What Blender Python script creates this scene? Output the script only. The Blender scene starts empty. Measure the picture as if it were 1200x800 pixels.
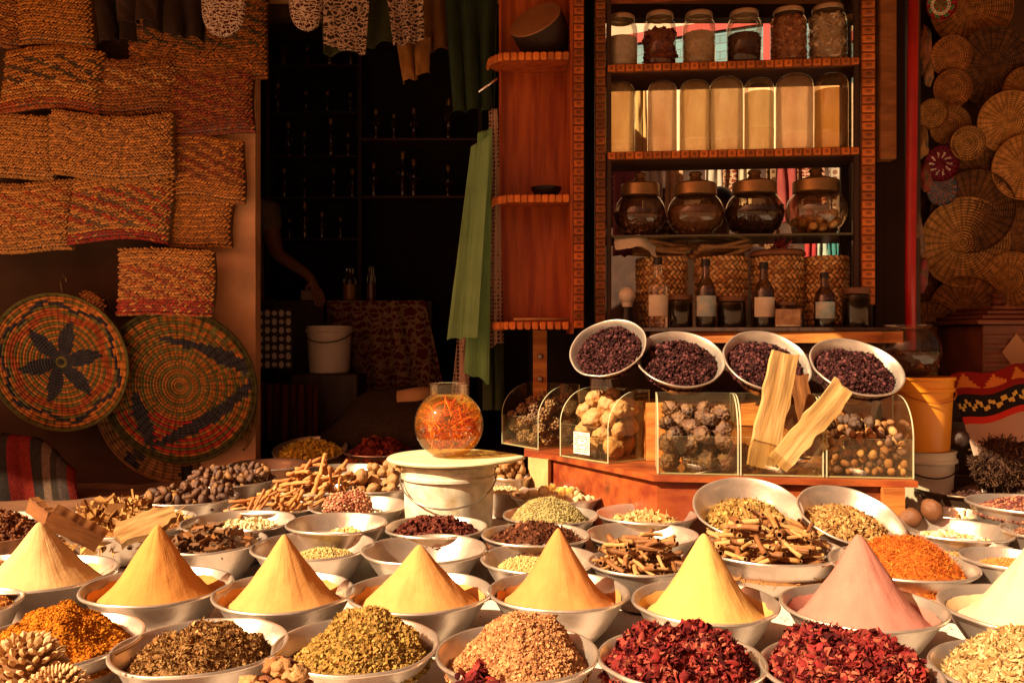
import bpy, math, random
import numpy as np
from mathutils import Vector, Matrix, Euler

R = math.radians
rng = np.random.default_rng(7)
random.seed(7)
scene = bpy.context.scene
COL = scene.collection

# ------------------------------------------------------------------ camera
CAMZ = 1.30
cam_d = bpy.data.cameras.new("camera")
cam = bpy.data.objects.new("camera", cam_d)
COL.objects.link(cam)
cam.location = (0, 0, CAMZ)
cam.rotation_euler = (R(90), 0, 0)
cam_d.sensor_width = 36
cam_d.lens = 30.0
cam_d.clip_end = 500
cam_d.clip_start = 0.05
scene.camera = cam

# ------------------------------------------------------------------ light
SUN_DIR = Vector((-0.64, -0.45, 0.62)).normalized()      # from the scene towards the sun
el = math.asin(SUN_DIR.z)
az = math.atan2(SUN_DIR.x, SUN_DIR.y)
w = bpy.data.worlds.new("World")
scene.world = w
w.use_nodes = True
nt = w.node_tree
bg = nt.nodes["Background"]
sky = nt.nodes.new("ShaderNodeTexSky")
sky.sky_type = 'NISHITA'
sky.sun_disc = False
sky.sun_elevation = el
sky.sun_rotation = az
sky.dust_density = 6.0
sky.air_density = 1.0
tintn = nt.nodes.new("ShaderNodeMix")
tintn.data_type = 'RGBA'
tintn.blend_type = 'MULTIPLY'
tintn.inputs[0].default_value = 1.0
nt.links.new(sky.outputs[0], tintn.inputs[6])
tintn.inputs[7].default_value = (1.0, 0.40, 0.20, 1)      # warm colour grade put on the sky light
nt.links.new(tintn.outputs[2], bg.inputs[0])
bg.inputs[1].default_value = 0.05
sl = bpy.data.lights.new("sun", 'SUN')
sun = bpy.data.objects.new("sun", sl)
COL.objects.link(sun)
sl.energy = 5.0
sl.angle = R(0.5)
sl.color = (1.0, 0.78, 0.47)
sun.rotation_euler = SUN_DIR.to_track_quat('Z', 'Y').to_euler()
sun.location = (-4, -2, 6)
vs = scene.view_settings
vs.view_transform = 'Standard'
vs.look = 'None'
vs.gamma = 1
vs.exposure = 1.15
vs.use_curve_mapping = False
cy = scene.cycles
cy.use_denoising = True
cy.max_bounces = 8
cy.diffuse_bounces = 3
cy.glossy_bounces = 4
cy.transmission_bounces = 6
cy.transparent_max_bounces = 24
cy.caustics_reflective = False
cy.caustics_refractive = False
cy.sample_clamp_indirect = 6


# ------------------------------------------------------------------ pixel helpers (photo is 1200 x 800)
def at(px, py, Y):
    return Vector(((px - 600) / 1000 * Y, Y, CAMZ - (py - 400) / 1000 * Y))


def on_z(px, py, z):
    Y = (CAMZ - z) * 1000 / (py - 400)
    return Vector(((px - 600) / 1000 * Y, Y, z))


# ------------------------------------------------------------------ noise
def _hash(ix, iy, iz, seed):
    n = (ix * 374761393 + iy * 668265263 + iz * 2147483647 + seed * 974634777) & 0xffffffff
    n = ((n ^ (n >> 13)) * 1274126177) & 0xffffffff
    return ((n ^ (n >> 16)) & 0xffff) / 65535.0


def vnoise(p, freq=1.0, seed=0):
    p = np.asarray(p, float) * freq + 100.0
    i = np.floor(p).astype(np.int64)
    f = p - i
    f = f * f * (3 - 2 * f)
    out = 0
    for dx in (0, 1):
        for dy in (0, 1):
            for dz in (0, 1):
                h = _hash(i[:, 0] + dx, i[:, 1] + dy, i[:, 2] + dz, seed)
                out = out + h * (f[:, 0] if dx else 1 - f[:, 0]) * (f[:, 1] if dy else 1 - f[:, 1]) * (f[:, 2] if dz else 1 - f[:, 2])
    return out * 2 - 1


def fbm(p, freq=1.0, seed=0, octv=3):
    s = 0
    a = 1.0
    t = 0
    for k in range(octv):
        s = s + a * vnoise(p, freq * 2 ** k, seed + k)
        t += a
        a *= 0.5
    return s / t


# ------------------------------------------------------------------ mesh builder
class MB:
    def __init__(self):
        self.v = []
        self.f = []          # list of (array (M,k), colour (M,3), material index, smooth)
        self.n = 0

    def add(self, v, f, col=(1, 1, 1), mi=0, smooth=True):
        v = np.asarray(v, float).reshape(-1, 3)
        groups = {}
        if isinstance(f, np.ndarray):
            groups[f.shape[1]] = f
            cols = {f.shape[1]: np.asarray(col, float)}
        else:
            cols = {}
            for q in f:
                groups.setdefault(len(q), []).append(q)
            groups = {k: np.array(g) for k, g in groups.items()}
            cols = {k: np.asarray(col, float) for k in groups}
        for k, g in groups.items():
            c = cols[k]
            if c.ndim == 1:
                c = np.tile(c, (len(g), 1))
            self.f.append((g + self.n, c, mi, smooth))
        self.v.append(v)
        self.n += len(v)
        return self

    def xform(self, M):
        M = np.array(M)
        for i, v in enumerate(self.v):
            self.v[i] = v @ M[:3, :3].T + M[:3, 3]
        return self

    def box(self, x0, y0, z0, x1, y1, z1, col=(1, 1, 1), mi=0, bev=0.0):
        if bev <= 0:
            v = [(x0, y0, z0), (x1, y0, z0), (x1, y1, z0), (x0, y1, z0), (x0, y0, z1), (x1, y0, z1), (x1, y1, z1), (x0, y1, z1)]
            f = [(0, 3, 2, 1), (4, 5, 6, 7), (0, 1, 5, 4), (1, 2, 6, 5), (2, 3, 7, 6), (3, 0, 4, 7)]
            return self.add(v, f, col, mi, False)
        b = min(bev, (x1 - x0) * .4, (y1 - y0) * .4, (z1 - z0) * .4)
        # chamfered box: 24 verts
        v = []
        idx = {}
        X = (x0, x1)
        Yv = (y0, y1)
        Z = (z0, z1)
        for a in (0, 1):
            for c in (0, 1):
                for d in (0, 1):
                    sx = b if a == 0 else -b
                    sy = b if c == 0 else -b
                    sz = b if d == 0 else -b
                    idx[(a, c, d, 0)] = len(v); v.append((X[a], Yv[c] + sy, Z[d] + sz))
                    idx[(a, c, d, 1)] = len(v); v.append((X[a] + sx, Yv[c], Z[d] + sz))
                    idx[(a, c, d, 2)] = len(v); v.append((X[a] + sx, Yv[c] + sy, Z[d]))
        f = []
        for a in (0, 1):
            q = [idx[(a, 0, 0, 0)], idx[(a, 1, 0, 0)], idx[(a, 1, 1, 0)], idx[(a, 0, 1, 0)]]
            f.append(q if a else q[::-1])
            q = [idx[(0, a, 0, 1)], idx[(1, a, 0, 1)], idx[(1, a, 1, 1)], idx[(0, a, 1, 1)]]
            f.append(q[::-1] if a else q)
            q = [idx[(0, 0, a, 2)], idx[(1, 0, a, 2)], idx[(1, 1, a, 2)], idx[(0, 1, a, 2)]]
            f.append(q if a else q[::-1])
            for d in (0, 1):
                f.append([idx[(0, a, d, 1)], idx[(1, a, d, 1)], idx[(1, a, d, 2)], idx[(0, a, d, 2)]])
                f.append([idx[(a, 0, d, 0)], idx[(a, 1, d, 0)], idx[(a, 1, d, 2)], idx[(a, 0, d, 2)]])
                f.append([idx[(a, d, 0, 0)], idx[(a, d, 1, 0)], idx[(a, d, 1, 1)], idx[(a, d, 0, 1)]])
                for e in (0, 1):
                    pass
        for a in (0, 1):
            for c in (0, 1):
                for d in (0, 1):
                    f.append([idx[(a, c, d, 0)], idx[(a, c, d, 1)], idx[(a, c, d, 2)]])
        return self.add(v, f, col, mi, False)

    def lathe(self, prof, seg=48, col=(1, 1, 1), mi=0, wob=0.0, c=(0, 0, 0), seed=0, smooth=True):
        prof = np.array(prof, float)
        out = [prof[0]]
        for k in range(1, len(prof) - 1):      # hold corners sharp: support points close to each bend
            a, b, c_ = prof[k - 1], prof[k], prof[k + 1]
            u, w_ = b - a, c_ - b
            lu, lw = np.hypot(*u), np.hypot(*w_)
            if lu > 1e-6 and lw > 1e-6 and np.dot(u, w_) / (lu * lw) < .88:
                out += [b - u / lu * min(.0012, lu * .3), b, b + w_ / lw * min(.0012, lw * .3)]
            else:
                out.append(b)
        out.append(prof[-1])
        prof = np.array(out)
        n = len(prof)
        th = np.linspace(0, 2 * np.pi, seg, endpoint=False)
        v = np.zeros((n, seg, 3))
        w1 = 1 + wob * np.sin(2 * th + seed) + wob * .6 * np.sin(3 * th + seed * 2.3) + wob * .3 * np.sin(7 * th + seed * 1.3)
        v[..., 0] = prof[:, 0:1] * np.cos(th) * w1
        v[..., 1] = prof[:, 0:1] * np.sin(th) * w1
        v[..., 2] = prof[:, 1:2] + wob * .05 * np.sin(3 * th + seed) * (prof[:, 0:1] / max(prof[:, 0].max(), 1e-6))
        v = v.reshape(-1, 3) + np.array(c)
        i = np.arange(n - 1)[:, None] * seg
        j = np.arange(seg)[None, :]
        j2 = (j + 1) % seg
        f = np.stack([i + j, i + j2, i + seg + j2, i + seg + j], -1).reshape(-1, 4)
        return self.add(v, f, col, mi, smooth)

    def tube(self, pts, rad, seg=8, col=(1, 1, 1), mi=0, cap=True):
        pts = [Vector(p) for p in pts]
        n = len(pts)
        if not hasattr(rad, '__len__'):
            rad = [rad] * n
        v = []
        prev = None
        for k in range(n):
            t = (pts[min(k + 1, n - 1)] - pts[max(k - 1, 0)]).normalized()
            if prev is None:
                a = t.orthogonal().normalized()
            else:
                a = (prev - t * prev.dot(t)).normalized()
            prev = a
            b = t.cross(a)
            for s in range(seg):
                th = 2 * math.pi * s / seg
                v.append(pts[k] + (a * math.cos(th) + b * math.sin(th)) * rad[k])
        f = []
        for k in range(n - 1):
            for s in range(seg):
                s2 = (s + 1) % seg
                f.append((k * seg + s, k * seg + s2, (k + 1) * seg + s2, (k + 1) * seg + s))
        if cap:
            v.append(pts[0]); v.append(pts[-1])
            for s in range(seg):
                s2 = (s + 1) % seg
                f.append((len(v) - 2, s2, s))
                f.append((len(v) - 1, (n - 1) * seg + s, (n - 1) * seg + s2))
        return self.add([tuple(p) for p in v], f, col, mi)

    def prism(self, poly, z0, z1, col=(1, 1, 1), mi=0):
        n = len(poly)
        v = [(x, y, z0) for x, y in poly] + [(x, y, z1) for x, y in poly]
        f = [tuple(range(n - 1, -1, -1)), tuple(range(n, 2 * n))]
        for i in range(n):
            j = (i + 1) % n
            f.append((i, j, n + j, n + i))
        return self.add(v, f, col, mi, False)

    def scatter(self, tv, tf, pos, rot, scl, col, mi=0, smooth=False):
        tv = np.asarray(tv, float)
        tf = np.asarray(tf)
        N = len(pos)
        scl = np.asarray(scl, float)
        if scl.ndim == 1:
            scl = scl[:, None] * np.ones(3)
        v = tv[None] * scl[:, None, :]
        v = np.einsum('nij,nvj->nvi', rot, v) + np.asarray(pos)[:, None, :]
        V = len(tv)
        f = (tf[None] + (np.arange(N) * V)[:, None, None]).reshape(-1, tf.shape[1])
        c = np.repeat(np.asarray(col, float), len(tf), axis=0)
        return self.add(v.reshape(-1, 3), f, c, mi, smooth)

    def build(self, name, mats, parent=None, loc=None, rot=None):
        me = bpy.data.meshes.new(name)
        v = np.concatenate(self.v)
        me.vertices.add(len(v))
        me.vertices.foreach_set('co', v.astype(np.float32).ravel())
        li, st, mi, sm, cc = [], [], [], [], []
        o = 0
        for g, c, m, s in self.f:
            k = g.shape[1]
            li.append(g.ravel())
            st.append(o + np.arange(len(g)) * k)
            o += g.size
            mi.append(np.full(len(g), m))
            sm.append(np.full(len(g), s))
            cc.append(np.repeat(c, k, axis=0))
        li = np.concatenate(li).astype(np.int32)
        st = np.concatenate(st).astype(np.int32)
        me.loops.add(len(li))
        me.loops.foreach_set('vertex_index', li)
        me.polygons.add(len(st))
        me.polygons.foreach_set('loop_start', st)
        me.update(calc_edges=True)
        me.polygons.foreach_set('material_index', np.concatenate(mi).astype(np.int32))
        me.polygons.foreach_set('use_smooth', np.concatenate(sm))
        cc = np.concatenate(cc)
        ca = me.color_attributes.new('Col', 'FLOAT_COLOR', 'CORNER')
        ca.data.foreach_set('color', np.concatenate([cc, np.ones((len(cc), 1))], 1).astype(np.float32).ravel())
        me.validate()
        if not isinstance(mats, (list, tuple)):
            mats = [mats]
        for m in mats:
            me.materials.append(m)
        ob = bpy.data.objects.new(name, me)
        COL.objects.link(ob)
        if parent:
            ob.parent = parent
        if loc is not None:
            ob.location = loc
        if rot is not None:
            ob.rotation_euler = rot
        return ob


def tag(o, label=None, cat=None, group=None, kind=None):
    if label: o['label'] = label
    if cat: o['category'] = cat
    if group: o['group'] = group
    if kind: o['kind'] = kind
    return o


def empty(name, loc=(0, 0, 0), rot=(0, 0, 0)):
    o = bpy.data.objects.new(name, None)
    COL.objects.link(o)
    o.location = loc
    o.rotation_euler = rot
    o.empty_display_size = 0.05
    return o


def copy_tree(o, parent=None):
    c = o.copy()
    COL.objects.link(c)
    c.parent = parent
    for ch in [x for x in bpy.data.objects if x.parent == o]:
        copy_tree(ch, c)
    return c


def rand_rot(n, flat=0.0, r=rng):
    """n random rotation matrices; flat=1 keeps the local z up"""
    q = r.normal(size=(n, 4))
    if flat > 0:
        yaw = r.uniform(0, 2 * np.pi, n)
        tilt = r.normal(size=(n, 2)) * (1 - flat) * 1.2
        q = np.stack([np.cos(yaw / 2), tilt[:, 0] * .5, tilt[:, 1] * .5, np.sin(yaw / 2)], 1)
    q /= np.linalg.norm(q, axis=1, keepdims=True)
    a, b, c, d = q.T
    M = np.empty((n, 3, 3))
    M[:, 0, 0] = 1 - 2 * (c * c + d * d); M[:, 0, 1] = 2 * (b * c - a * d); M[:, 0, 2] = 2 * (b * d + a * c)
    M[:, 1, 0] = 2 * (b * c + a * d); M[:, 1, 1] = 1 - 2 * (b * b + d * d); M[:, 1, 2] = 2 * (c * d - a * b)
    M[:, 2, 0] = 2 * (b * d - a * c); M[:, 2, 1] = 2 * (c * d + a * b); M[:, 2, 2] = 1 - 2 * (b * b + c * c)
    return M


# ------------------------------------------------------------------ materials
def mat(name, color=(.5, .5, .5), rough=.7, vc=False, var=0.0, vscale=20.0, bump=0.0, bscale=60.0, metal=0.0,
        spec=0.4, stretch=None, color2=None, stain=0.0, stainc=(.1, .05, .02), coat=0.0, trans=0.0, sss=0.0):
    m = bpy.data.materials.new(name)
    m.use_nodes = True
    t = m.node_tree
    N, L = t.nodes, t.links
    b = N['Principled BSDF']
    b.inputs['Roughness'].default_value = rough
    b.inputs['Metallic'].default_value = metal
    b.inputs['Specular IOR Level'].default_value = spec
    if coat:
        b.inputs['Coat Weight'].default_value = coat
        b.inputs['Coat Roughness'].default_value = .15
    tc = N.new('ShaderNodeTexCoord')
    mp = N.new('ShaderNodeMapping')
    if stretch:
        mp.inputs['Scale'].default_value = stretch
    L.new(tc.outputs['Object'], mp.inputs[0])
    rgb = N.new('ShaderNodeRGB')
    rgb.outputs[0].default_value = (*color, 1)
    cur = rgb.outputs[0]

    def mix(a, bb, fac, mode='MIX'):
        mx = N.new('ShaderNodeMix')
        mx.data_type = 'RGBA'
        mx.blend_type = mode
        if isinstance(fac, (int, float)):
            mx.inputs[0].default_value = fac
        else:
            L.new(fac, mx.inputs[0])
        for s, k in ((a, 6), (bb, 7)):
            if isinstance(s, tuple):
                mx.inputs[k].default_value = (*s, 1)
            else:
                L.new(s, mx.inputs[k])
        return mx.outputs[2]

    def noise(scale, det=4, lo=.35, hi=.65):
        n = N.new('ShaderNodeTexNoise')
        n.inputs['Scale'].default_value = scale
        n.inputs['Detail'].default_value = det
        L.new(mp.outputs[0], n.inputs['Vector'])
        mr = N.new('ShaderNodeMapRange')
        mr.inputs[1].default_value = lo
        mr.inputs[2].default_value = hi
        L.new(n.outputs[0], mr.inputs[0])
        return mr.outputs[0]
    if vc:
        at_ = N.new('ShaderNodeAttribute')
        at_.attribute_name = 'Col'
        cur = mix(cur, at_.outputs['Color'], 1.0, 'MULTIPLY')
    if color2:
        cur = mix(cur, color2, noise(vscale))
    elif var:
        v = noise(vscale)
        c1 = tuple([1 - var] * 3)
        c2 = tuple([1 + var * .6] * 3)
        cur = mix(cur, mix(c1, c2, v), 1.0, 'MULTIPLY')
    if stain:
        s = noise(vscale * .37 + 1.3, 6, .55, .7)
        mm = N.new('ShaderNodeMath')
        mm.operation = 'MULTIPLY'
        mm.inputs[1].default_value = stain
        L.new(s, mm.inputs[0])
        cur = mix(cur, stainc, mm.outputs[0])
    L.new(cur, b.inputs['Base Color'])
    if bump:
        bn = N.new('ShaderNodeBump')
        bn.inputs['Strength'].default_value = min(1, bump)
        bn.inputs['Distance'].default_value = .004 * max(1, bump)
        L.new(noise(bscale, 5, 0, 1), bn.inputs['Height'])
        L.new(bn.outputs[0], b.inputs['Normal'])
    if trans:
        out = N['Material Output']
        tr = N.new('ShaderNodeBsdfTranslucent')
        L.new(cur, tr.inputs[0])
        ms = N.new('ShaderNodeMixShader')
        ms.inputs[0].default_value = trans
        L.new(b.outputs[0], ms.inputs[1])
        L.new(tr.outputs[0], ms.inputs[2])
        L.new(ms.outputs[0], out.inputs[0])
    return m


def glass(name, tintc=(.95, .93, .88), refl=0.5, rough=.03, dirt=0.05, dirt_glow_c=(.7, .6, .45), top=.6):
    """thin pane: light passes straight, gloss by Fresnel, a little diffuse dust, or amber glow for the water"""
    m = bpy.data.materials.new(name)
    m.use_nodes = True
    t = m.node_tree
    N, L = t.nodes, t.links
    for n in list(N):
        N.remove(n)
    out = N.new('ShaderNodeOutputMaterial')
    tr = N.new('ShaderNodeBsdfTransparent')
    tr.inputs[0].default_value = (*tintc, 1)
    gl = N.new('ShaderNodeBsdfGlossy')
    gl.inputs['Roughness'].default_value = rough
    gl.inputs[0].default_value = (1, 1, 1, 1)
    lw = N.new('ShaderNodeLayerWeight')
    lw.inputs[0].default_value = refl
    mr = N.new('ShaderNodeMapRange')
    mr.inputs[3].default_value = .03
    mr.inputs[4].default_value = top
    L.new(lw.outputs['Fresnel'], mr.inputs[0])
    m1 = N.new('ShaderNodeMixShader')
    L.new(mr.outputs[0], m1.inputs[0])
    L.new(tr.outputs[0], m1.inputs[1])
    L.new(gl.outputs[0], m1.inputs[2])
    df = N.new('ShaderNodeBsdfDiffuse')
    df.inputs[0].default_value = (*dirt_glow_c, 1)
    tc = N.new('ShaderNodeTexCoord')
    n = N.new('ShaderNodeTexNoise')
    n.inputs['Scale'].default_value = 14
    n.inputs['Detail'].default_value = 6
    L.new(tc.outputs['Object'], n.inputs['Vector'])
    m2r = N.new('ShaderNodeMapRange')
    m2r.inputs[1].default_value = .35
    m2r.inputs[2].default_value = .75
    m2r.inputs[3].default_value = dirt * .4
    m2r.inputs[4].default_value = dirt * 1.8
    L.new(n.outputs[0], m2r.inputs[0])
    m2 = N.new('ShaderNodeMixShader')
    L.new(m2r.outputs[0], m2.inputs[0])
    L.new(m1.outputs[0], m2.inputs[1])
    L.new(df.outputs[0], m2.inputs[2])
    L.new(m2.outputs[0], out.inputs[0])
    return m


M = {}
M['bowl'] = mat('bowl_metal', (.72, .60, .52), .36, var=.22, vscale=8, bump=.5, bscale=20, metal=.78, stain=.7, stainc=(.34, .20, .14))
M['grain'] = mat('grain', (1, 1, 1), .8, vc=True, var=.12, vscale=90, spec=.15)
M['jar_grain'] = mat('jar_grain', (1, 1, 1), .8, vc=True, var=.12, vscale=60, spec=.15, trans=.35)
M['powder'] = mat('powder', (1, 1, 1), .95, vc=True, var=.08, vscale=30, bump=.22, bscale=320, spec=.05, stain=.10, stainc=(.45, .22, .06))
M['clump'] = mat('clump', (1, 1, 1), .95, vc=True, var=.3, vscale=60, bump=.9, bscale=170, spec=.1)
M['nut'] = mat('nut', (1, 1, 1), .45, vc=True, var=.35, vscale=60, bump=.4, bscale=160, spec=.5)
M['straw'] = mat('straw', (1, 1, 1), .45, vc=True, var=.25, vscale=45, spec=.55, bump=.3, bscale=220)
M['tray'] = mat('tray', (1, 1, 1), .8, vc=True, var=.3, vscale=30, spec=.15, bump=.6, bscale=120, stretch=(1, 1, 1))
M['wood_red'] = mat('wood_red', (.32, .05, .010), .42, color2=(.52, .12, .025), vscale=5, stretch=(7, 7, .7), bump=.35, bscale=14, spec=.45, stain=.4, stainc=(.07, .012, .005))
M['wood_trim'] = mat('wood_trim', (.68, .19, .034), .5, vc=True, var=.3, vscale=12, bump=.5, bscale=70)
M['wood_dark'] = mat('wood_dark', (.045, .018, .009), .6, var=.4, vscale=9, stretch=(5, 5, .6), bump=.3, bscale=20)
M['wood_orange'] = mat('wood_orange', (.62, .26, .055), .55, color2=(.36, .10, .02), vscale=5, stretch=(.8, 6, 6), bump=.5, bscale=16, stain=.75, stainc=(.14, .04, .012))
M['wood_bench'] = mat('wood_bench', (.19, .026, .008), .45, color2=(.36, .085, .018), vscale=5, stretch=(1.2, 4, 3), bump=.6, bscale=16, stain=.85, stainc=(.045, .016, .010))
M['wood_pale'] = mat('wood_pale', (.62, .40, .17), .75, color2=(.44, .25, .08), vscale=6, stretch=(.8, 9, 9), bump=.5, bscale=14, stain=.8, stainc=(.16, .075, .025))
M['block'] = mat('block', (.27, .10, .024), .7, color2=(.17, .055, .012), vscale=9, stretch=(1, 5, 5), bump=.5, bscale=30)
M['plaster'] = mat('plaster', (.66, .34, .18), .85, var=.2, vscale=5, bump=.5, bscale=22, stain=.6, stainc=(.22, .11, .06))
M['wall_brown'] = mat('wall_brown', (.06, .025, .011), .9, var=.4, vscale=3, bump=.6, bscale=12)
M['wall_white'] = mat('wall_white', (.80, .74, .66), .85, var=.08, vscale=3)
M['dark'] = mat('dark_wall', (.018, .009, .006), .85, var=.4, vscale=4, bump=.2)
M['dirt'] = mat('dirt_ground', (.16, .085, .045), .95, var=.35, vscale=3, bump=.8, bscale=18)
M['cloth_white'] = mat('cloth_white', (.74, .68, .62), .9, var=.05, vscale=5, bump=.2, bscale=40, stain=.25, stainc=(.5, .36, .25))
M['plastic_white'] = mat('plastic_white', (.72, .66, .52), .4, var=.08, vscale=7, stain=.35, stainc=(.35, .22, .1))
M['plastic_orange'] = mat('plastic_orange', (.90, .34, .02), .35, var=.06, vscale=6, stain=.12, stainc=(.4, .15, .03), trans=.15)
M['paint_pail'] = mat('paint_pail', (.72, .64, .50), .4, var=.25, vscale=26, stain=.85, stainc=(.36, .22, .07))
M['lid_cream'] = mat('lid_cream', (.78, .70, .45), .6, var=.12, vscale=9, stain=.4, stainc=(.5, .36, .1))
M['acrylic'] = glass('acrylic', (.98, .96, .88), .22, .02, .012, (.8, .62, .35), .35)
M['acrylic_edge'] = mat('acrylic_edge', (.72, .74, .50), .25, trans=.4)
M['glass'] = glass('glass', (.97, .94, .88), .35, .02, .010, (.8, .6, .35), .5)
M['glass_jar'] = glass('glass_jar', (.98, .94, .88), .28, .04, .012)
M['glass_dark'] = glass('glass_dark', (.45, .33, .24), .42, .06, .05, (.3, .2, .1))
M['glass_bulb'] = glass('glass_bulb', (.86, .74, .60), .35, .05, .02, (.4, .28, .16))
M['water'] = glass('honey_water', (1.0, .84, .50), .10, .03, .07, (1.0, .50, .10), .15)  # amber diffuse share stands in for light glowing through the water
M['lid_brass'] = mat('lid_brass', (.36, .20, .08), .35, metal=.7, var=.2, vscale=15)
M['lid_tin'] = mat('lid_tin', (.55, .42, .28), .35, metal=.6, var=.2, vscale=15)
M['black'] = mat('black_plastic', (.015, .010, .008), .4)
M['paper'] = mat('paper', (.75, .68, .56), .8, var=.1, vscale=20)
M['label_blue'] = mat('label_blue', (.28, .48, .55), .6, color2=(.62, .62, .55), vscale=26)
M['white_cer'] = mat('white_bulb', (.75, .68, .58), .3)
M['red_paint'] = mat('red_paint', (.38, .012, .012), .4, var=.2, vscale=8)
M['skin'] = mat('skin', (.15, .06, .028), .55, var=.08, vscale=12)
M['hair'] = mat('hair', (.012, .008, .006), .6, bump=.6, bscale=90)
M['shirt'] = mat('shirt', (.8, .76, .7), .85, bump=.2, bscale=20)
M['shirt_dark'] = mat('shirt_dark', (.03, .018, .014), .9)
M['metal_dark'] = mat('metal_dark', (.35, .3, .26), .3, metal=.8)


def liquid_mat(name, c, tr=.45):
    """cloudy liquid: partly clear and tinted, partly milky"""
    m = mat(name, tuple(.35 * a_ + .65 * b_ for a_, b_ in zip(c, (.95, .84, .66))), .3, var=.28, vscale=14, spec=.3, trans=.45, stretch=(1, 1, .4))
    t = m.node_tree
    N, L = t.nodes, t.links
    out = N['Material Output']
    old = out.inputs[0].links[0].from_socket
    tp_ = N.new('ShaderNodeBsdfTransparent')
    tp_.inputs[0].default_value = (.94, min(.94, .56 + c[1] * .50), min(.9, .44 + c[2] * .85), 1)
    ms = N.new('ShaderNodeMixShader')
    ms.inputs[0].default_value = .45
    L.new(tp_.outputs[0], ms.inputs[1])
    L.new(old, ms.inputs[2])
    L.new(ms.outputs[0], out.inputs[0])
    return m


def cloth_mat(name, c, c2=None, kind=None, s=30, trans=.12):
    m = mat(name, c, .9, var=.12, vscale=8, bump=.25, bscale=300, spec=.1, trans=trans)
    if kind:
        t = m.node_tree
        N, L = t.nodes, t.links
        b = N['Principled BSDF']
        old = b.inputs['Base Color'].links[0].from_socket
        tc = N.new('ShaderNodeTexCoord')
        mp = N.new('ShaderNodeMapping')
        L.new(tc.outputs['Object'], mp.inputs[0])
        if kind == 'paisley':
            n = N.new('ShaderNodeTexVoronoi'); n.feature = 'DISTANCE_TO_EDGE'
            n.inputs['Scale'].default_value = s
            L.new(mp.outputs[0], n.inputs['Vector'])
            n2 = N.new('ShaderNodeTexWave'); n2.wave_type = 'RINGS'
            n2.inputs['Scale'].default_value = s * .5
            n2.inputs['Distortion'].default_value = 9
            n2.inputs['Detail Scale'].default_value = 2
            L.new(mp.outputs[0], n2.inputs['Vector'])
            a = N.new('ShaderNodeMath'); a.operation = 'LESS_THAN'; a.inputs[1].default_value = .05
            L.new(n.outputs[0], a.inputs[0])
            c_ = N.new('ShaderNodeMath'); c_.operation = 'GREATER_THAN'; c_.inputs[1].default_value = .72
            L.new(n2.outputs[1], c_.inputs[0])
            d = N.new('ShaderNodeMath'); d.operation = 'MAXIMUM'
            L.new(a.outputs[0], d.inputs[0]); L.new(c_.outputs[0], d.inputs[1])
            fac = d.outputs[0]
        elif kind == 'dots':
            n = N.new('ShaderNodeTexVoronoi'); n.inputs['Scale'].default_value = s
            n.inputs['Randomness'].default_value = .15
            L.new(mp.outputs[0], n.inputs['Vector'])
            a = N.new('ShaderNodeMath'); a.operation = 'LESS_THAN'; a.inputs[1].default_value = .38
            L.new(n.outputs[0], a.inputs[0])
            fac = a.outputs[0]
        elif kind == 'stripes':
            sx = N.new('ShaderNodeSeparateXYZ'); L.new(mp.outputs[0], sx.inputs[0])
            a = N.new('ShaderNodeMath'); a.operation = 'MULTIPLY'; a.inputs[1].default_value = s
            L.new(sx.outputs[0], a.inputs[0])
            c_ = N.new('ShaderNodeMath'); c_.operation = 'SINE'; L.new(a.outputs[0], c_.inputs[0])
            d = N.new('ShaderNodeMath'); d.operation = 'GREATER_THAN'; d.inputs[1].default_value = 0.2
            L.new(c_.outputs[0], d.inputs[0])
            fac = d.outputs[0]
        mx = N.new('ShaderNodeMix'); mx.data_type = 'RGBA'
        L.new(fac, mx.inputs[0]); L.new(old, mx.inputs[6])
        mx.inputs[7].default_value = (*c2, 1)
        L.new(mx.outputs[2], b.inputs['Base Color'])
    return m


# ================================================================== THE SETTING
TABLE_Z = .675
RIM_Z = .78

tag(MB().box(-60, -20, -.3, 60, 100, 0).build('ground', mat('sand_street', (.26, .15, .08), .95, var=.2, vscale=2, bump=.6, bscale=14)), kind='structure')
# raised floor of the shop behind the stall, and the mud ledge at its left
tag(MB().box(-4.2, 3.92, .002, .30, 6.0, .62).build('floor', M['dirt']), kind='structure')
lb = MB()
nx, ny = 60, 14
gx, gy = np.meshgrid(np.linspace(-3.6, -.2, nx), np.linspace(3.64, 3.92, ny))
p = np.stack([gx.ravel(), gy.ravel(), np.zeros(gx.size)], 1)
z = .655 + .02 * fbm(p, 4, 3) + .008 * fbm(p, 18, 5) - .05 * np.clip((3.70 - p[:, 1]) / .05, 0, 1)
p[:, 2] = z
i = (np.arange(ny - 1)[:, None] * nx + np.arange(nx - 1)[None]).reshape(-1, 1)
lb.add(p, np.concatenate([i, i + 1, i + nx + 1, i + nx], 1))
lb.box(-3.6, 3.665, .002, -.2, 3.915, .60)
tag(lb.build('mud_ledge', mat('mud', (.20, .10, .05), .95, var=.4, vscale=6, bump=.9, bscale=25)),
    'brown mud ledge behind the table under the round woven trays', 'ledge')
tag(MB().box(.302, 3.92, .002, 3.6, 9, .30).build('path', M['dirt']), kind='structure')

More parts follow.
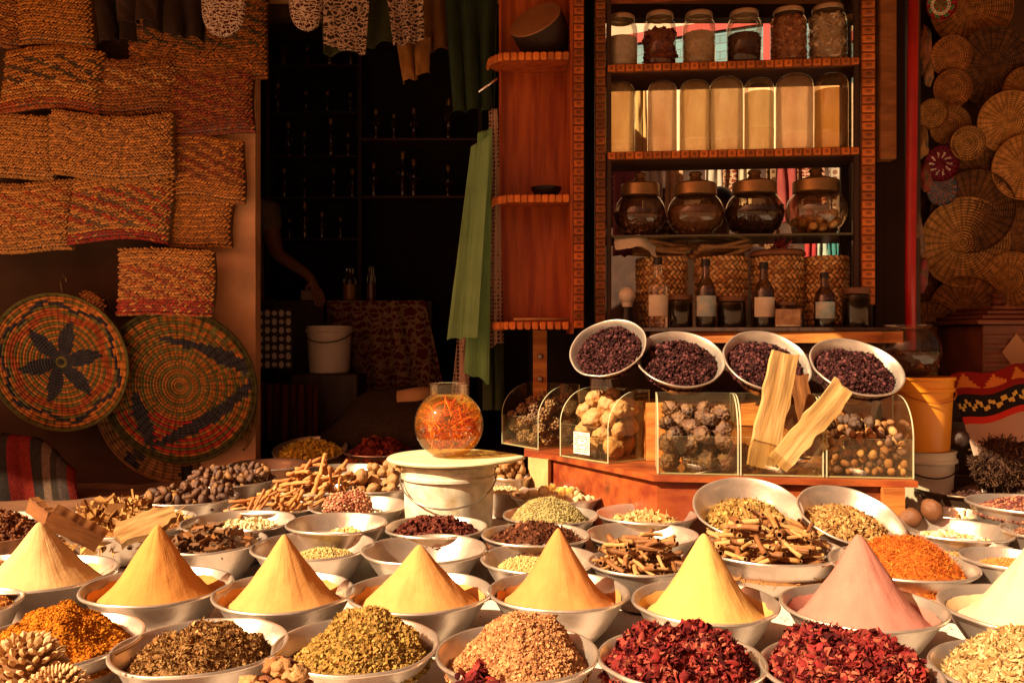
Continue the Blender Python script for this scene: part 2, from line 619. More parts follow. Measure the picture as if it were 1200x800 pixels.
# left wall with the hanging baskets, its plaster end post
wl = MB().box(-4.2, 3.90, .60, -1.42, 4.05, 3.2)
tag(wl.build('shop_wall', M['wall_brown']), 'dark brown wall behind the woven baskets at the left', 'wall')
pp = MB()
zz = np.linspace(.60, 3.2, 40)
prof_l = -1.40 + .0 * zz
for k in range(39):
    pass
nx, nz = 10, 60
gx, gz = np.meshgrid(np.linspace(-1.40, -1.155, nx), np.linspace(.60, 3.2, nz))
p = np.stack([gx.ravel(), np.full(gx.size, 3.84), gz.ravel()], 1)
p[:, 1] += .006 * fbm(p, 12, 9)
i = (np.arange(nz - 1)[:, None] * nx + np.arange(nx - 1)[None]).reshape(-1, 1)
pp.add(p, np.concatenate([i, i + 1, i + nx + 1, i + nx], 1))
pp.box(-1.398, 3.852, .60, -1.158, 3.93, 3.2)
tag(pp.build('plaster_post', M['plaster']), 'worn pinkish plaster post at the edge of the dark doorway', 'post')

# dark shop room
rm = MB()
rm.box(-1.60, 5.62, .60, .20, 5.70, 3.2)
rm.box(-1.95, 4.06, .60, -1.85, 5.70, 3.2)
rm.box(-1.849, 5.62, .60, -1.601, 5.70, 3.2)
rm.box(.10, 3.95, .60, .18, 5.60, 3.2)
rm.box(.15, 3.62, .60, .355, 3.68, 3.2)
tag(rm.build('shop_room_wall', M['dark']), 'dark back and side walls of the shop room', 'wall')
tag(MB().box(-4.2, 3.80, 3.202, .22, 5.75, 3.30).build('shop_roof', M['wood_dark']), 'dark wooden roof over the shop room', 'roof')

# unseen awning over the stall, its stepped edge shaped to shade the cabinet
aw = MB()
aw.prism([(-6, 1.90), (-3.75, 1.90), (-3.6, 2.12), (-2.75, 2.12), (-2.4, 2.00), (-.44, 1.98), (-.38, 1.40), (3.0, 1.38), (3.0, 3.95), (-6, 3.95)], 2.86, 2.875)
tag(aw.build('shade_awning', mat('awning', (.50, .26, .11), .9, trans=.16)), 'unseen brown cloth awning, edge stepped to shade the back of the stall', 'awning')
# timber frame of the awning along its back edge
tag(MB().box(-4.2, 3.955, 2.80, 3.2, 4.03, 2.92).build('awning_beam', M['wood_dark']), 'dark timber beam along the back of the cloth awning', 'beam')

# lane wall seen through the cabinet
tile = mat('tile_blue', (.13, .30, .34), .5)
t = tile.node_tree; N, L = t.nodes, t.links
br = N.new('ShaderNodeTexBrick'); tc = N.new('ShaderNodeTexCoord')
mp = N.new('ShaderNodeMapping'); mp.inputs['Rotation'].default_value = (R(90), 0, 0)
L.new(tc.outputs['Object'], mp.inputs[0]); L.new(mp.outputs[0], br.inputs['Vector'])
br.inputs['Color1'].default_value = (.08, .22, .26, 1); br.inputs['Color2'].default_value = (.05, .15, .19, 1)
br.inputs['Mortar'].default_value = (.03, .04, .04, 1); br.inputs['Scale'].default_value = 4.0
br.inputs['Mortar Size'].default_value = .012
L.new(br.outputs[0], N['Principled BSDF'].inputs['Base Color'])
lw = empty('lane_wall', (1.9, 6.5, .3), (0, 0, R(-25)))
tag(lw, 'blue tiled lane wall with red bands seen behind the glass cabinet', 'wall')


def part(mb, name, m, parent):
    Mi = Matrix.Translation(-parent.location)
    mb.xform(Mi)
    return mb.build(name, m, parent)


MB().box(-2.8, 0, 3.08, 1.9, .15, 3.41).build('tile_panel', tile, lw)
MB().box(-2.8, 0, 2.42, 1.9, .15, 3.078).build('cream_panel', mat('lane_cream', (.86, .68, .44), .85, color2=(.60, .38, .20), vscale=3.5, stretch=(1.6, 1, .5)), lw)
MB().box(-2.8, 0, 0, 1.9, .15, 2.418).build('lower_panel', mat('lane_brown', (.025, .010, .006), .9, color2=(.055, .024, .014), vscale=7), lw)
MB().box(-2.8, -.02, 3.412, 1.9, .15, 3.49).build('red_band', mat('band_red', (.30, .02, .015), .6), lw)
MB().box(.02, -.05, 3.08, .11, -.022, 3.56).build('red_pillar', mat('pillar_red', (.30, .02, .015), .6), lw)
MB().box(-2.8, 0, 3.492, 1.9, .15, 4.6).build('sky_band', mat('lane_sky', (.50, .42, .34), .85, var=.2, vscale=4), lw)  # white panel added in place of the bright sky above the lane

# right wall that carries the trays
tag(MB().box(1.50, 3.75, .002, 4.4, 3.88, 3.3).build('tray_wall', M['wall_brown']), 'brown wall behind the round coiled trays at the right', 'wall')

# ------------------------------------------------------------------ table
tb = empty('display_table', (0, 2.3, 0))
tag(tb, 'long wooden table that carries all the spice bowls', 'table')
part(MB().box(-2.9, .98, .63, 2.9, 3.62, .664), 'table_top', mat('table_brown', (.17, .07, .03), .8, var=.4, vscale=5, bump=.6), tb)
for sx in (-2.7, 2.7):
    for sy in (1.1, 3.5):
        part(MB().box(sx - .04, sy - .04, .002, sx + .04, sy + .04, .628), 'leg', M['wood_dark'], tb)
nx, ny = 160, 90
gx, gy = np.meshgrid(np.linspace(-2.95, 2.95, nx), np.linspace(.90, 3.16, ny))
p = np.stack([gx.ravel(), gy.ravel(), np.zeros(gx.size)], 1)
p[:, 2] = TABLE_Z - .004 + .004 * fbm(p, 3, 21) + .0015 * fbm(p, 14, 31)
front = np.clip((.99 - p[:, 1]) / .09, 0, 1)
p[:, 2] -= front * .30
p[:, 1] += front * (.05 + .012 * np.sin(p[:, 0] * 17))
i = (np.arange(ny - 1)[:, None] * nx + np.arange(nx - 1)[None]).reshape(-1, 1)
tag(MB().add(p, np.concatenate([i, i + 1, i + nx + 1, i + nx], 1)).build('tablecloth', M['cloth_white']),
    'white cloth spread over the table under the bowls', 'tablecloth')

# ================================================================== BOWLS
BR = .15
bowl_meshes = []
prof = [(.0001, -.105), (.060, -.105), (.072, -.103), (.080, -.096), (.104, -.070), (.126, -.036), (.142, -.008), (.1455, -.004), (.1505, -.0045),
        (.1530, -.001), (.1515, .0030), (.1475, .0030), (.1435, -.001), (.138, -.012), (.122, -.040), (.100, -.071), (.076, -.093), (.066, -.099), (.0001, -.100)]
for k in range(5):
    b = MB().lathe(prof, 72, wob=.010 + .006 * (k % 3), seed=k * 1.7 + 1)
    vv = b.v[0]
    vv[:, :] += (fbm(vv, 14, 40 + k, 2) * .0026)[:, None] * np.array([1, 1, .4])
    o = b.build('spice_bowl', M['bowl'])
    bowl_meshes.append(o.data)
    bpy.data.objects.remove(o)

BOWLS = []


def place_bowl(px, py, wpx, label, tilt=0, roll=0, z=RIM_Z, Y=None, group='metal spice bowls on the table'):
    if Y is None:
        c = on_z(px, py, z)
    else:
        c = at(px, py, Y)
    r = wpx * c.y / 2000
    s = r / .152
    o = bpy.data.objects.new('spice_bowl', bowl_meshes[len(BOWLS) % 5])
    COL.objects.link(o)
    o.location = c
    zs = s
    if not tilt and not roll:
        zs = min(1.15, max(.75, (c.z - TABLE_Z - .001) / .105)) if Y is None else s
    o.scale = (s, s, zs)
    rz = random.uniform(0, 6.28) if not tilt else 0
    o.rotation_euler = Euler((R(tilt), R(roll), rz), 'XYZ')
    tag(o, label, 'bowl', group)
    BOWLS.append((c, r, label))
    return c, s, Euler((R(tilt), R(roll), 0), 'XYZ')


# ---- grain templates
def ico(sub=1):
    import bmesh
    bm = bmesh.new()
    bmesh.ops.create_icosphere(bm, subdivisions=sub, radius=1)
    v = np.array([x.co[:] for x in bm.verts])
    f = np.array([[q.index for q in fa.verts] for fa in bm.faces])
    bm.free()
    return v, f


OCT = (np.array([(1, 0, 0), (-1, 0, 0), (0, 1, 0), (0, -1, 0), (0, 0, 1), (0, 0, -1)], float),
       np.array([(0, 2, 4), (2, 1, 4), (1, 3, 4), (3, 0, 4), (2, 0, 5), (1, 2, 5), (3, 1, 5), (0, 3, 5)]))
ICO1 = ico(1)
ICO2 = ico(2)
ICO3 = ico(3)
ICO4 = ico(4)
CUBE = (np.array([(-1, -1, -1), (1, -1, -1), (1, 1, -1), (-1, 1, -1), (-1, -1, 1), (1, -1, 1), (1, 1, 1), (-1, 1, 1)], float) *
        np.array([1, .9, .8]) + rng.normal(0, .30, (8, 3)),
        np.array([(0, 3, 2, 1), (4, 5, 6, 7), (0, 1, 5, 4), (1, 2, 6, 5), (2, 3, 7, 6), (3, 0, 4, 7)]))


def petal_template(seed):
    r = np.random.default_rng(seed)
    g = np.linspace(-1, 1, 4)
    X, Yg = np.meshgrid(g, g)
    wdt = np.array([.35, .9, 1, .45])[:, None]
    v = np.stack([X * wdt, Yg * 1.1, .55 * np.sin(X * 2 + r.uniform(0, 6)) + .45 * np.cos(Yg * 2.4 + r.uniform(0, 6)) + r.normal(0, .16, X.shape)], -1).reshape(-1, 3)
    f = []
    for a in range(3):
        for b in range(3):
            q = a * 4 + b
            f.append((q, q + 1, q + 5, q + 4))
    return v, np.array(f)


PETALS = [petal_template(s) for s in range(5)]


def flower_template(seed):
    """a dried calyx: curled pointed ribbons around one base"""
    r = np.random.default_rng(seed + 70)
    V, F = [], []
    for k in range(5):
        a = 2 * np.pi * k / 5 + r.normal(0, .25)
        d = np.array([np.cos(a), np.sin(a), 0]); sd = np.array([-np.sin(a), np.cos(a), 0])
        L_ = r.uniform(.8, 1.3); cu = r.uniform(.8, 2.4)
        b = len(V)
        for t_ in np.linspace(0, 1, 5):
            an = cu * t_ * 1.3
            p = d * L_ * np.sin(an) / cu * 1.1 + np.array([0, 0, 1]) * L_ * (1 - np.cos(an)) / cu * 1.4 + r.normal(0, .05, 3)
            w_ = .34 * (1 - t_) ** .6 + .02
            for q_, lift in ((-1, .12), (0, 0), (1, .12)):
                V.append(p + sd * w_ * q_ + np.array([0, 0, lift * (1 - t_)]))
        for m_ in range(4):
            for q_ in range(2):
                i_ = b + m_ * 3 + q_
                F.append((i_, i_ + 1, i_ + 4, i_ + 3))
    return np.array(V), np.array(F)


FLOWERS = [flower_template(s) for s in range(6)]
TWIG = (np.array([(-1, -.1, -.09), (-1, .1, -.06), (-1, 0, .12), (.0, -.1, .02), (.0, .1, .06), (.0, 0, .2), (1, -.08, -.1), (1, .08, -.12), (1, 0, .08)], float),
        np.array([(0, 3, 5, 2), (1, 2, 5, 4), (0, 1, 4, 3), (3, 6, 8, 5), (4, 5, 8, 7), (3, 4, 7, 6)]))
FLAKE = (np.array([(-1, -.6, 0), (0, -.8, .35), (1, -.4, 0), (-1, .5, .1), (0, .8, .3), (1, .6, -.2)], float),
         np.array([(0, 1, 4, 3), (1, 2, 5, 4)]))


def grains(mb, kind, pos, size, pal, r, jit=.25, flat=0.0, smooth=False):
    n = len(pos)
    pal = np.asarray(pal, float)
    col = pal[r.integers(0, len(pal), n)] * (1 + r.uniform(-jit, jit, (n, 1)))
    rot = rand_rot(n, flat, r)
    sc = size * r.uniform(.6, 1.3, n)
    if kind == 'oct':
        mb.scatter(*OCT, pos, rot, sc[:, None] * np.array([1, .8, .7]), col)
    elif kind == 'seed':
        mb.scatter(*OCT, pos, rot, sc[:, None] * np.array([1.5, .5, .5]), col, smooth=True)
    elif kind == 'chunk':
        mb.scatter(*CUBE, pos, rot, sc[:, None] * np.array([1, .8, .5]) * r.uniform(.6, 1.2, (n, 3)), col)
    elif kind == 'petal':
        k = n // len(PETALS) + 1
        for i_, P_ in enumerate(PETALS):
            s_ = slice(i_ * k, (i_ + 1) * k)
            if len(pos[s_]):
                mb.scatter(*P_, pos[s_], rot[s_], sc[s_, None] * r.uniform(.6, 1.2, (len(pos[s_]), 3)), col[s_], smooth=True)
    elif kind == 'flower':
        k = n // len(FLOWERS) + 1
        for i_, P_ in enumerate(FLOWERS):
            s_ = slice(i_ * k, (i_ + 1) * k)
            if len(pos[s_]):
                mb.scatter(*P_, pos[s_], rot[s_], sc[s_, None] * r.uniform(.7, 1.2, (len(pos[s_]), 3)), col[s_], smooth=True)
    elif kind == 'twig':
        mb.scatter(*TWIG, pos, rot, sc[:, None] * np.array([1.8, 1, 1]) * r.uniform(.6, 1.3, (n, 3)), col)
    elif kind == 'flake':
        mb.scatter(*FLAKE, pos, rot, sc[:, None] * r.uniform(.6, 1.2, (n, 3)), col)
    elif kind == 'berry':
        v, f = ICO1
        v = v * (1 + .25 * vnoise(v, 2.5, 3))[:, None]
        mb.scatter(v, f, pos, rot, sc[:, None] * r.uniform(.75, 1.1, (n, 3)), col, smooth=True)


def heap(c, s, eul, label, kinds, pal, Rf=.125, z0=-.022, H=.05, shape='dome', n=2500, size=.004, cx=0., cy=0., lump=.006, basepal=None,
         m='grain', jit=.25, seed=None, cat='spice heap', name='spice_heap', flat=0, group='spice heaps in metal bowls'):
    seed = seed if seed is not None else int(abs(c[0] * 1000 + c[1] * 377)) + 11
    r = np.random.default_rng(seed)
    pal = np.asarray(pal, float)

    def height(x, y):
        rr = np.sqrt(x * x + y * y) / Rf
        e = np.clip(1 - rr, 0, 1)
        d = np.sqrt((x - cx) ** 2 + (y - cy) ** 2) / Rf
        if shape == 'dome':
            g = np.clip(1 - d ** 2, 0, 1) ** 1.1
        elif shape == 'peak':
            g = np.clip(1 - d, 0, 1) ** .95
        elif shape == 'flat':
            g = np.clip(1 - d ** 6, 0, 1)
        else:
            g = np.clip(1 - d ** 3, 0, 1)
        P_ = np.stack([x, y, np.full_like(x, seed * .37 % 9)], 1)
        lm = lump * .9 * fbm(P_, 30, seed % 50, 3) + lump * 1.5 * fbm(P_, 12, seed % 50 + 9, 2)
        return z0 + H * g * np.clip(e * 5, 0, 1) ** .6 + lm * np.clip(e * 6, 0, 1) - .012 * np.clip(rr - .92, 0, 1) * 8
    mb = MB()
    nr, nt_ = 26, 72
    rr = np.linspace(0, 1, nr) ** .9 * Rf
    th = np.linspace(0, 2 * np.pi, nt_, endpoint=False)
    Rg, Tg = np.meshgrid(rr, th, indexing='ij')
    X, Yg = (Rg * np.cos(Tg)).ravel(), (Rg * np.sin(Tg)).ravel()
    v = np.stack([X, Yg, height(X, Yg)], 1)
    i_ = np.arange(nr - 1)[:, None] * nt_
    j_ = np.arange(nt_)[None]
    j2 = (j_ + 1) % nt_
    f = np.stack([i_ + j_, i_ + nt_ + j_, i_ + nt_ + j2, i_ + j2], -1).reshape(-1, 4)
    bc = np.mean(pal, 0) * .8 if basepal is None else np.asarray(basepal)
    mb.add(v, f, bc * (1 + r.uniform(-.15, .15, (len(f), 1))))
    kinds = kinds if isinstance(kinds, (list, tuple)) else [kinds]
    for k_, kd in enumerate(kinds):
        kd, frac = kd if isinstance(kd, tuple) else (kd, 1 / len(kinds))
        nn = int(n * frac)
        a = r.uniform(0, 2 * np.pi, nn)
        q = np.sqrt(r.uniform(0, 1, nn)) * Rf * 1.0
        x, y = q * np.cos(a), q * np.sin(a)
        zz_ = height(x, y) + size * r.uniform(-.3, .8, nn)
        grains(mb, kd, np.stack([x, y, zz_], 1), size, pal, r, jit, flat)
    o = mb.build(name, M[m])
    o.location = c
    o.scale = (s, s, s)
    o.rotation_euler = eul
    tag(o, label, cat, group)
    return o


def cone(c, s, label, apex_py, colr, dark=None, Rf=.121, z0=-.026, apex_dx=0.0, base_cx=0.0, streak=.0003, pw=1.25):
    apex_z = CAMZ - (apex_py - 400) / 1000 * c.y
    pw = pw + random.uniform(-.10, .14)
    H = apex_z - c.z - z0 * s
    seed = int(abs(c.x) * 997) + 3
    mb = MB()
    nr, nt_ = 90, 180
    t_ = np.linspace(0, 1, nr)
    th = np.linspace(0, 2 * np.pi, nt_, endpoint=False)
    T, TH = np.meshgrid(t_, th, indexing='ij')
    tip = random.uniform(.05, .085)
    tt = np.sqrt(T ** 2 + tip ** 2) - tip
    zc = H * (1 - tt / tt.max()) ** pw
    ang = np.stack([np.cos(TH).ravel() * 3, np.sin(TH).ravel() * 3, T.ravel() * .25], 1)
    sk = fbm(ang, 6.5, seed, 3).reshape(T.shape) * streak * s * np.clip(T * 3, 0, 1) * 1.4
    edge = 1 + .012 * np.sin(3 * TH + seed) + .01 * np.sin(5 * TH + 2 * seed)
    X = (T * Rf * s * edge + sk) * np.cos(TH) + apex_dx * (1 - T) ** 1
    Yg = (T * Rf * s * edge + sk) * np.sin(TH)
    P_ = np.stack([X.ravel(), Yg.ravel(), zc.ravel()], 1)
    slump = fbm(np.stack([np.cos(TH).ravel() * 1.5, np.sin(TH).ravel() * 1.5, T.ravel() * 2.5], 1), 1.3, seed + 9, 2) * .0032 * s * np.clip(T.ravel() * 2.2, 0, 1) * 1.5
    P_[:, 0] += slump * np.cos(TH).ravel(); P_[:, 1] += slump * np.sin(TH).ravel() - .006 * s
    P_[:, 2] += z0 * s + sk.ravel() * .6 + .0004 * fbm(P_, 120, seed + 4, 2)
    i_ = np.arange(nr - 1)[:, None] * nt_
    j_ = np.arange(nt_)[None]
    j2 = (j_ + 1) % nt_
    f = np.stack([i_ + j_, i_ + nt_ + j_, i_ + nt_ + j2, i_ + j2], -1).reshape(-1, 4)
    mb.add(P_, f, np.array(colr))
    # film on the bowl's inner wall, uneven upper edge: powder plus bounced light as colour
    a_ = np.linspace(0, 2 * np.pi, 120, endpoint=False)
    top_ = -.012 + .007 * fbm(np.stack([np.cos(a_) * 2, np.sin(a_) * 2, a_ * 0 + seed], 1), 2.2, seed, 3)
    rings_ = []
    for q in np.linspace(0, 1, 6):
        zq = -.052 * (1 - q) + top_ * q
        rq = np.interp(zq, [-.071, -.040, -.012, -.001], [.100, .122, .138, .1435]) - .0022 - .0006 * (1 - q)
        rings_.append(np.stack([rq * np.cos(a_), rq * np.sin(a_), zq], 1) * s)
    Vf = np.concatenate(rings_)
    i_ = np.arange(5)[:, None] * 120
    j_ = np.arange(120)[None]
    j2 = (j_ + 1) % 120
    mb.add(Vf, np.stack([i_ + j_, i_ + j2, i_ + 120 + j2, i_ + 120 + j_], -1).reshape(-1, 4), np.array(colr) * .9)
    # crumbs
    r = np.random.default_rng(seed)
    n = 130
    a = r.uniform(0, 2 * np.pi, n); q = r.uniform(.1, 1.0, n)
    k = np.stack([q * Rf * s * np.cos(a), q * Rf * s * np.sin(a), H * (1 - q) ** pw + z0 * s], 1)
    k[:, 0] += apex_dx * (1 - q)
    grains(mb, 'oct', k, .0011, [np.array(colr) * .45, np.array(colr) * .8], r, .3)
    o = mb.build('powder_cone', M['powder'])
    o.location = c
    tag(o, label, 'powder cone', 'tall powder cones in bowls')
    return o


# ---- ballistic packing of countable pieces
def pack(n, rad, inside, floor, r, cand=30, bias=None, settled=None, zmax=None):
    pts = [] if settled is None else settled
    out = []
    for k in range(n):
        rk = rad * r.uniform(.82, 1.15)
        best = None
        for _ in range(cand):
            x, y = inside(r, rk)
            z = floor(x, y) + rk
            for (X, Yq, Z, rq) in pts:
                d2 = (x - X) ** 2 + (y - Yq) ** 2
                R2 = (rk + rq) ** 2 * .88
                if d2 < R2:
                    z = max(z, Z + math.sqrt(R2 - d2))
            sc = z + (bias(x, y) if bias else 0)
            if best is None or sc < best[0]:
                best = (sc, x, y, z)
        if zmax and best[3] > zmax(best[1], best[2]):
            continue
        pts.append((best[1], best[2], best[3], rk))
        out.append((best[1], best[2], best[3], rk))
    return out


def proto_meshes(name, m, builder, k):
    res = []
    for i_ in range(k):
        o = builder(i_).build(name, m)
        res.append(o.data)
        bpy.data.objects.remove(o)
    return res


def lump_mb(seed, base=ICO3, amp=.25, freq=1.6, sc=(1, 1, 1), col=(.5, .3, .15), fine=.05, col2=None):
    v, f = base
    P_ = v.copy()
    d = 1 + amp * fbm(P_ + seed * 7.3, freq, seed, 2) + fine * fbm(P_ + seed, 7, seed + 3, 2)
    mb = MB()
    c_ = np.array(col)
    fc = c_[None] * (1 + .12 * vnoise(P_[f[:, 0]], 3, seed))[:, None]
    if col2 is not None:
        k = np.clip(vnoise(P_[f[:, 0]] + seed, 2, seed + 5) * 2, 0, 1)[:, None]
        fc = fc * (1 - k) + np.array(col2) * k
    mb.add(v * d[:, None] * np.array(sc), f, fc)
    return mb


def cluster_mb(seed, nb=34, br=.30, col=((.26, .13, .055), (.40, .24, .11), (.14, .06, .03))):
    """knobbly cluster: a ball covered in small beads"""
    r = np.random.default_rng(seed)
    mb = MB()
    v, f = ICO2
    mb.add(v * .75, f, np.array(col[2]))
    k = np.arange(nb) + .5
    ph = np.arccos(1 - 2 * k / nb); th = np.pi * (1 + 5 ** .5) * k
    pos = np.stack([np.cos(th) * np.sin(ph), np.sin(th) * np.sin(ph), np.cos(ph)], 1) * r.uniform(.66, .86, (nb, 1))
    pc = np.array(col)[r.integers(0, len(col), nb)]
    mb.scatter(*ICO1, pos, rand_rot(nb, 0, r), br * r.uniform(.7, 1.15, (nb, 3)), pc, smooth=True)
    return mb


def put(mesh, name, loc, rot, sc, label, cat, group):
    o = bpy.data.objects.new(name, mesh)
    COL.objects.link(o)
    o.location = loc
    o.rotation_euler = rot
    o.scale = (sc, sc, sc) if not hasattr(sc, '__len__') else sc
    tag(o, label, cat, group)
    return o


def rr3(r):
    return tuple(r.uniform(0, 6.28, 3))


def bowl_pack(c, s, eul, n, rad, meshes, name, label, cat, group, seed=1, Rf=.118, z0=-.085, aspect=False, bias=None, cx=0, cy=0):
    r = np.random.default_rng(seed)
    Rm = Rf * s

    def inside(r_, rk):
        a = r_.uniform(0, 6.283); q = math.sqrt(r_.uniform(0, 1)) * (Rm - rk)
        return q * math.cos(a) + cx, q * math.sin(a) + cy

    def floor(x, y):
        q = math.hypot(x, y) / (.15 * s)
        return z0 * s + .09 * s * max(0, q - .35) ** 1.6
    Mx = Matrix.Translation(c) @ eul.to_matrix().to_4x4()
    for (x, y, z, rk) in pack(n, rad, inside, floor, r, bias=bias):
        put(meshes[r.integers(0, len(meshes))], name, Mx @ Vector((x, y, z)), rr3(r), rk, label, cat, group)


# ---- cinnamon quills and sticks
def quill_mb(seed, L_=1.0, rad=.1, col=(.50, .22, .07), thick=.18, turns=1.15):
    """a bark scroll, length along x, unit length"""
    r = np.random.default_rng(seed)
    mb = MB()
    na, nl = 22, 7
    a = np.linspace(0, 2 * np.pi * turns, na)
    ro = rad * (1 - .22 * a / a[-1])
    xs = np.linspace(-.5, .5, nl) * L_
    P_o, P_i = [], []
    ph = r.uniform(0, 6)
    for k, x in enumerate(xs):
        bend = .04 * math.sin(x * 3 + ph)
        sc = 1 + .10 * math.sin(x * 9 + ph)
        P_o.append(np.stack([np.full(na, x) + .012 * np.sin(a * 2 + ph) * (abs(x) > .45 * L_), ro * np.cos(a) * sc, ro * np.sin(a) * sc + bend], 1))
        ri = ro - rad * thick
        P_i.append(np.stack([np.full(na, x), ri * np.cos(a) * sc, ri * np.sin(a) * sc + bend], 1))
    V = np.concatenate([np.concatenate(P_o), np.concatenate(P_i)])
    O = na * nl
    f, fc = [], []
    c_ = np.array(col)
    for k in range(nl - 1):
        for j in range(na - 1):
            q = k * na + j
            f.append((q, q + na, q + na + 1, q + 1)); fc.append(c_ * (1 + r.uniform(-.12, .12)))
            f.append((O + q, O + q + 1, O + q + na + 1, O + q + na)); fc.append(c_ * .6)
        for j in (0, na - 1):
            q = k * na + j
            f.append((q, O + q, O + q + na, q + na)); fc.append(c_ * 1.1)
    for k in (0, nl - 1):
        for j in range(na - 1):
            q = k * na + j
            f.append((q, q + 1, O + q + 1, O + q)); fc.append(c_ * 1.2)
    mb.add(V, np.array(f), np.array(fc))
    return mb


def stick_mb(seed, rad=.05, col=(.62, .34, .14), knob=.3):
    r = np.random.default_rng(seed)
    n = 7
    pts = [(x, .05 * math.sin(x * 3 + seed), .04 * math.cos(x * 4 + seed * 2)) for x in np.linspace(-.5, .5, n)]
    rads = [rad * (1 + r.uniform(-knob, knob)) for _ in range(n)]
    mb = MB().tube(pts, rads, 7, col=col)
    mb.f = [(g, c_ * (1 + r.uniform(-.15, .15, (len(g), 1))), m_, s_) for g, c_, m_, s_ in mb.f]
    return mb


def sticks_on(c, s, eul, n, length, meshes, name, label, cat, group, seed=1, Rf=.10, zb=-.055, H=.07, up=.25, aim=None, cx=0, cy=0, lift=0, fan=.5):
    r = np.random.default_rng(seed)
    Mx = Matrix.Translation(c) @ eul.to_matrix().to_4x4()
    for k in range(n):
        a = r.uniform(0, 6.283); q = math.sqrt(r.uniform(0, 1)) * Rf * s
        x, y = q * math.cos(a) + cx, q * math.sin(a) + cy
        lay = (k / n)
        z = zb * s + H * s * (1 - (q / (Rf * s)) ** 2) * lay + .012 * lay + lift
        yaw = r.uniform(0, 6.283) if aim is None else aim + r.normal(0, fan)
        pit = -abs(r.normal(0, up)) if aim is not None else r.normal(0, up)
        ln = length * r.uniform(.75, 1.2)
        put(meshes[r.integers(0, len(meshes))], name, Mx @ Vector((x, y, z)), Euler((r.uniform(0, 6.28), pit, yaw), 'XYZ'), ln, label, cat, group)


# ------------------------------------------------------------------ cone row
CREAM = (.74, .46, .21); ORANGE = (.62, .27, .075); AMBER = (.66, .325, .11); YEL = (.80, .5, .15)
cones = [
    (50, 671, 166, 611, CREAM, 'pale cream powder cone farthest left', -.004),
    (185, 686, 168, 614, ORANGE, 'dark orange powder cone between the cream cone and the woven-tray side', .002),
    (334, 693, 166, 625, AMBER, 'yellow-orange powder cone third from the left', .0),
    (492, 693, 170, 637, AMBER, 'small amber powder cone right of the yellow-orange one', .0),
    (655, 692, 163, 618, (.62, .26, .085), 'brownish orange powder cone in the middle of the row', -.002),
    (826, 704, 172, 624, (.70, .40, .13), 'bright lemon yellow powder cone beside the pink cone', -.003),
    (1010, 710, 184, 625, (.48, .19, .15), 'salmon pink powder cone', -.01),
    (1206, 714, 196, 628, (.78, .56, .34), 'very pale ivory powder cone cut by the right edge', .012),
]
for (px, py, wp, ap, colr, lab, dx) in cones:
    c, s, e = place_bowl(px, py, wp, 'metal bowl under the ' + lab, tilt=0)
    cone(c, s, lab, ap, colr, apex_dx=dx)

# ------------------------------------------------------------------ front row
c, s, e = place_bowl(64, 750, 198, 'metal bowl under the clumpy orange turmeric heap')
heap(c, s, e, 'clumpy bright orange turmeric heap in the left front bowl', ['oct'], [(.56, .19, .015), (.70, .27, .02), (.40, .11, .01)], H=.115, z0=-.03, shape='peak', n=6500, size=.0026, lump=.020, m='clump', basepal=(.52, .17, .015), Rf=.138)
c, s, e = place_bowl(236, 757, 198, 'metal bowl under the brown fibrous herb heap')
heap(c, s, e, 'brown fibrous dried herb heap in the front row', [('twig', .5), ('flake', .5)], [(.26, .12, .04), (.38, .20, .065), (.16, .065, .02), (.44, .25, .09)], H=.060, z0=-.03, n=6500, size=.0042, shape='dome', lump=.018, Rf=.128, cx=.015)
c, s, e = place_bowl(418, 755, 196, 'metal bowl under the green-yellow herb granule heap')
heap(c, s, e, 'green-yellow herb granule heap in the front row', [('oct', .5), ('chunk', .5)], [(.34, .21, .05), (.46, .29, .08), (.20, .11, .022), (.40, .21, .055)], H=.088, z0=-.03, n=6000, size=.0042, shape='dome', lump=.017, Rf=.134, cx=.015)
c, s, e = place_bowl(606, 764, 192, 'metal bowl under the pinkish tan granule heap')
heap(c, s, e, 'pinkish tan coarse granule heap in the front row', [('oct', .6), ('chunk', .4)], [(.48, .22, .09), (.58, .31, .14), (.28, .10, .04), (.52, .26, .11)], H=.092, z0=-.03, n=7000, size=.0034, shape='dome', lump=.014, Rf=.134, cx=.008)
HIB = [(.19, .015, .014), (.27, .04, .03), (.10, .008, .010), (.38, .10, .06), (.05, .005, .006), (.21, .02, .02)]
c, s, e = place_bowl(798, 772, 192, 'metal bowl under the left of the two dark red hibiscus heaps')
heap(c, s, e, 'dark red dried hibiscus heap below the yellow cone', [('flower', .42), ('petal', .5)], HIB, H=.078, z0=-.03, n=2600, size=.0088, shape='flatdome', lump=.022, Rf=.138, jit=.35)
c, s, e = place_bowl(995, 784, 206, 'metal bowl under the right of the two dark red hibiscus heaps')
heap(c, s, e, 'dark red dried hibiscus heap below the pink cone', [('flower', .42), ('petal', .5)], HIB, H=.082, z0=-.03, n=2800, size=.0088, shape='flatdome', lump=.022, Rf=.138, jit=.35)
c, s, e = place_bowl(1200, 786, 205, 'metal bowl under the pale seed heap at the right front corner')
heap(c, s, e, 'pale greenish tan seed pod heap at the right front corner', [('seed', .8), ('flake', .2)], [(.48, .34, .15), (.60, .45, .22), (.36, .22, .08), (.26, .14, .05)], H=.10, z0=-.035, n=2600, size=.0058, shape='dome', lump=.010, Rf=.138)
c, s, e = place_bowl(-38, 706, 118, 'small metal bowl cut by the left edge beside the turmeric heap')
heap(c, s, e, 'orange brown flake heap in the small bowl at the left edge', 'flake', [(.6, .24, .05), (.4, .13, .03)], H=.03, n=900, size=.005)
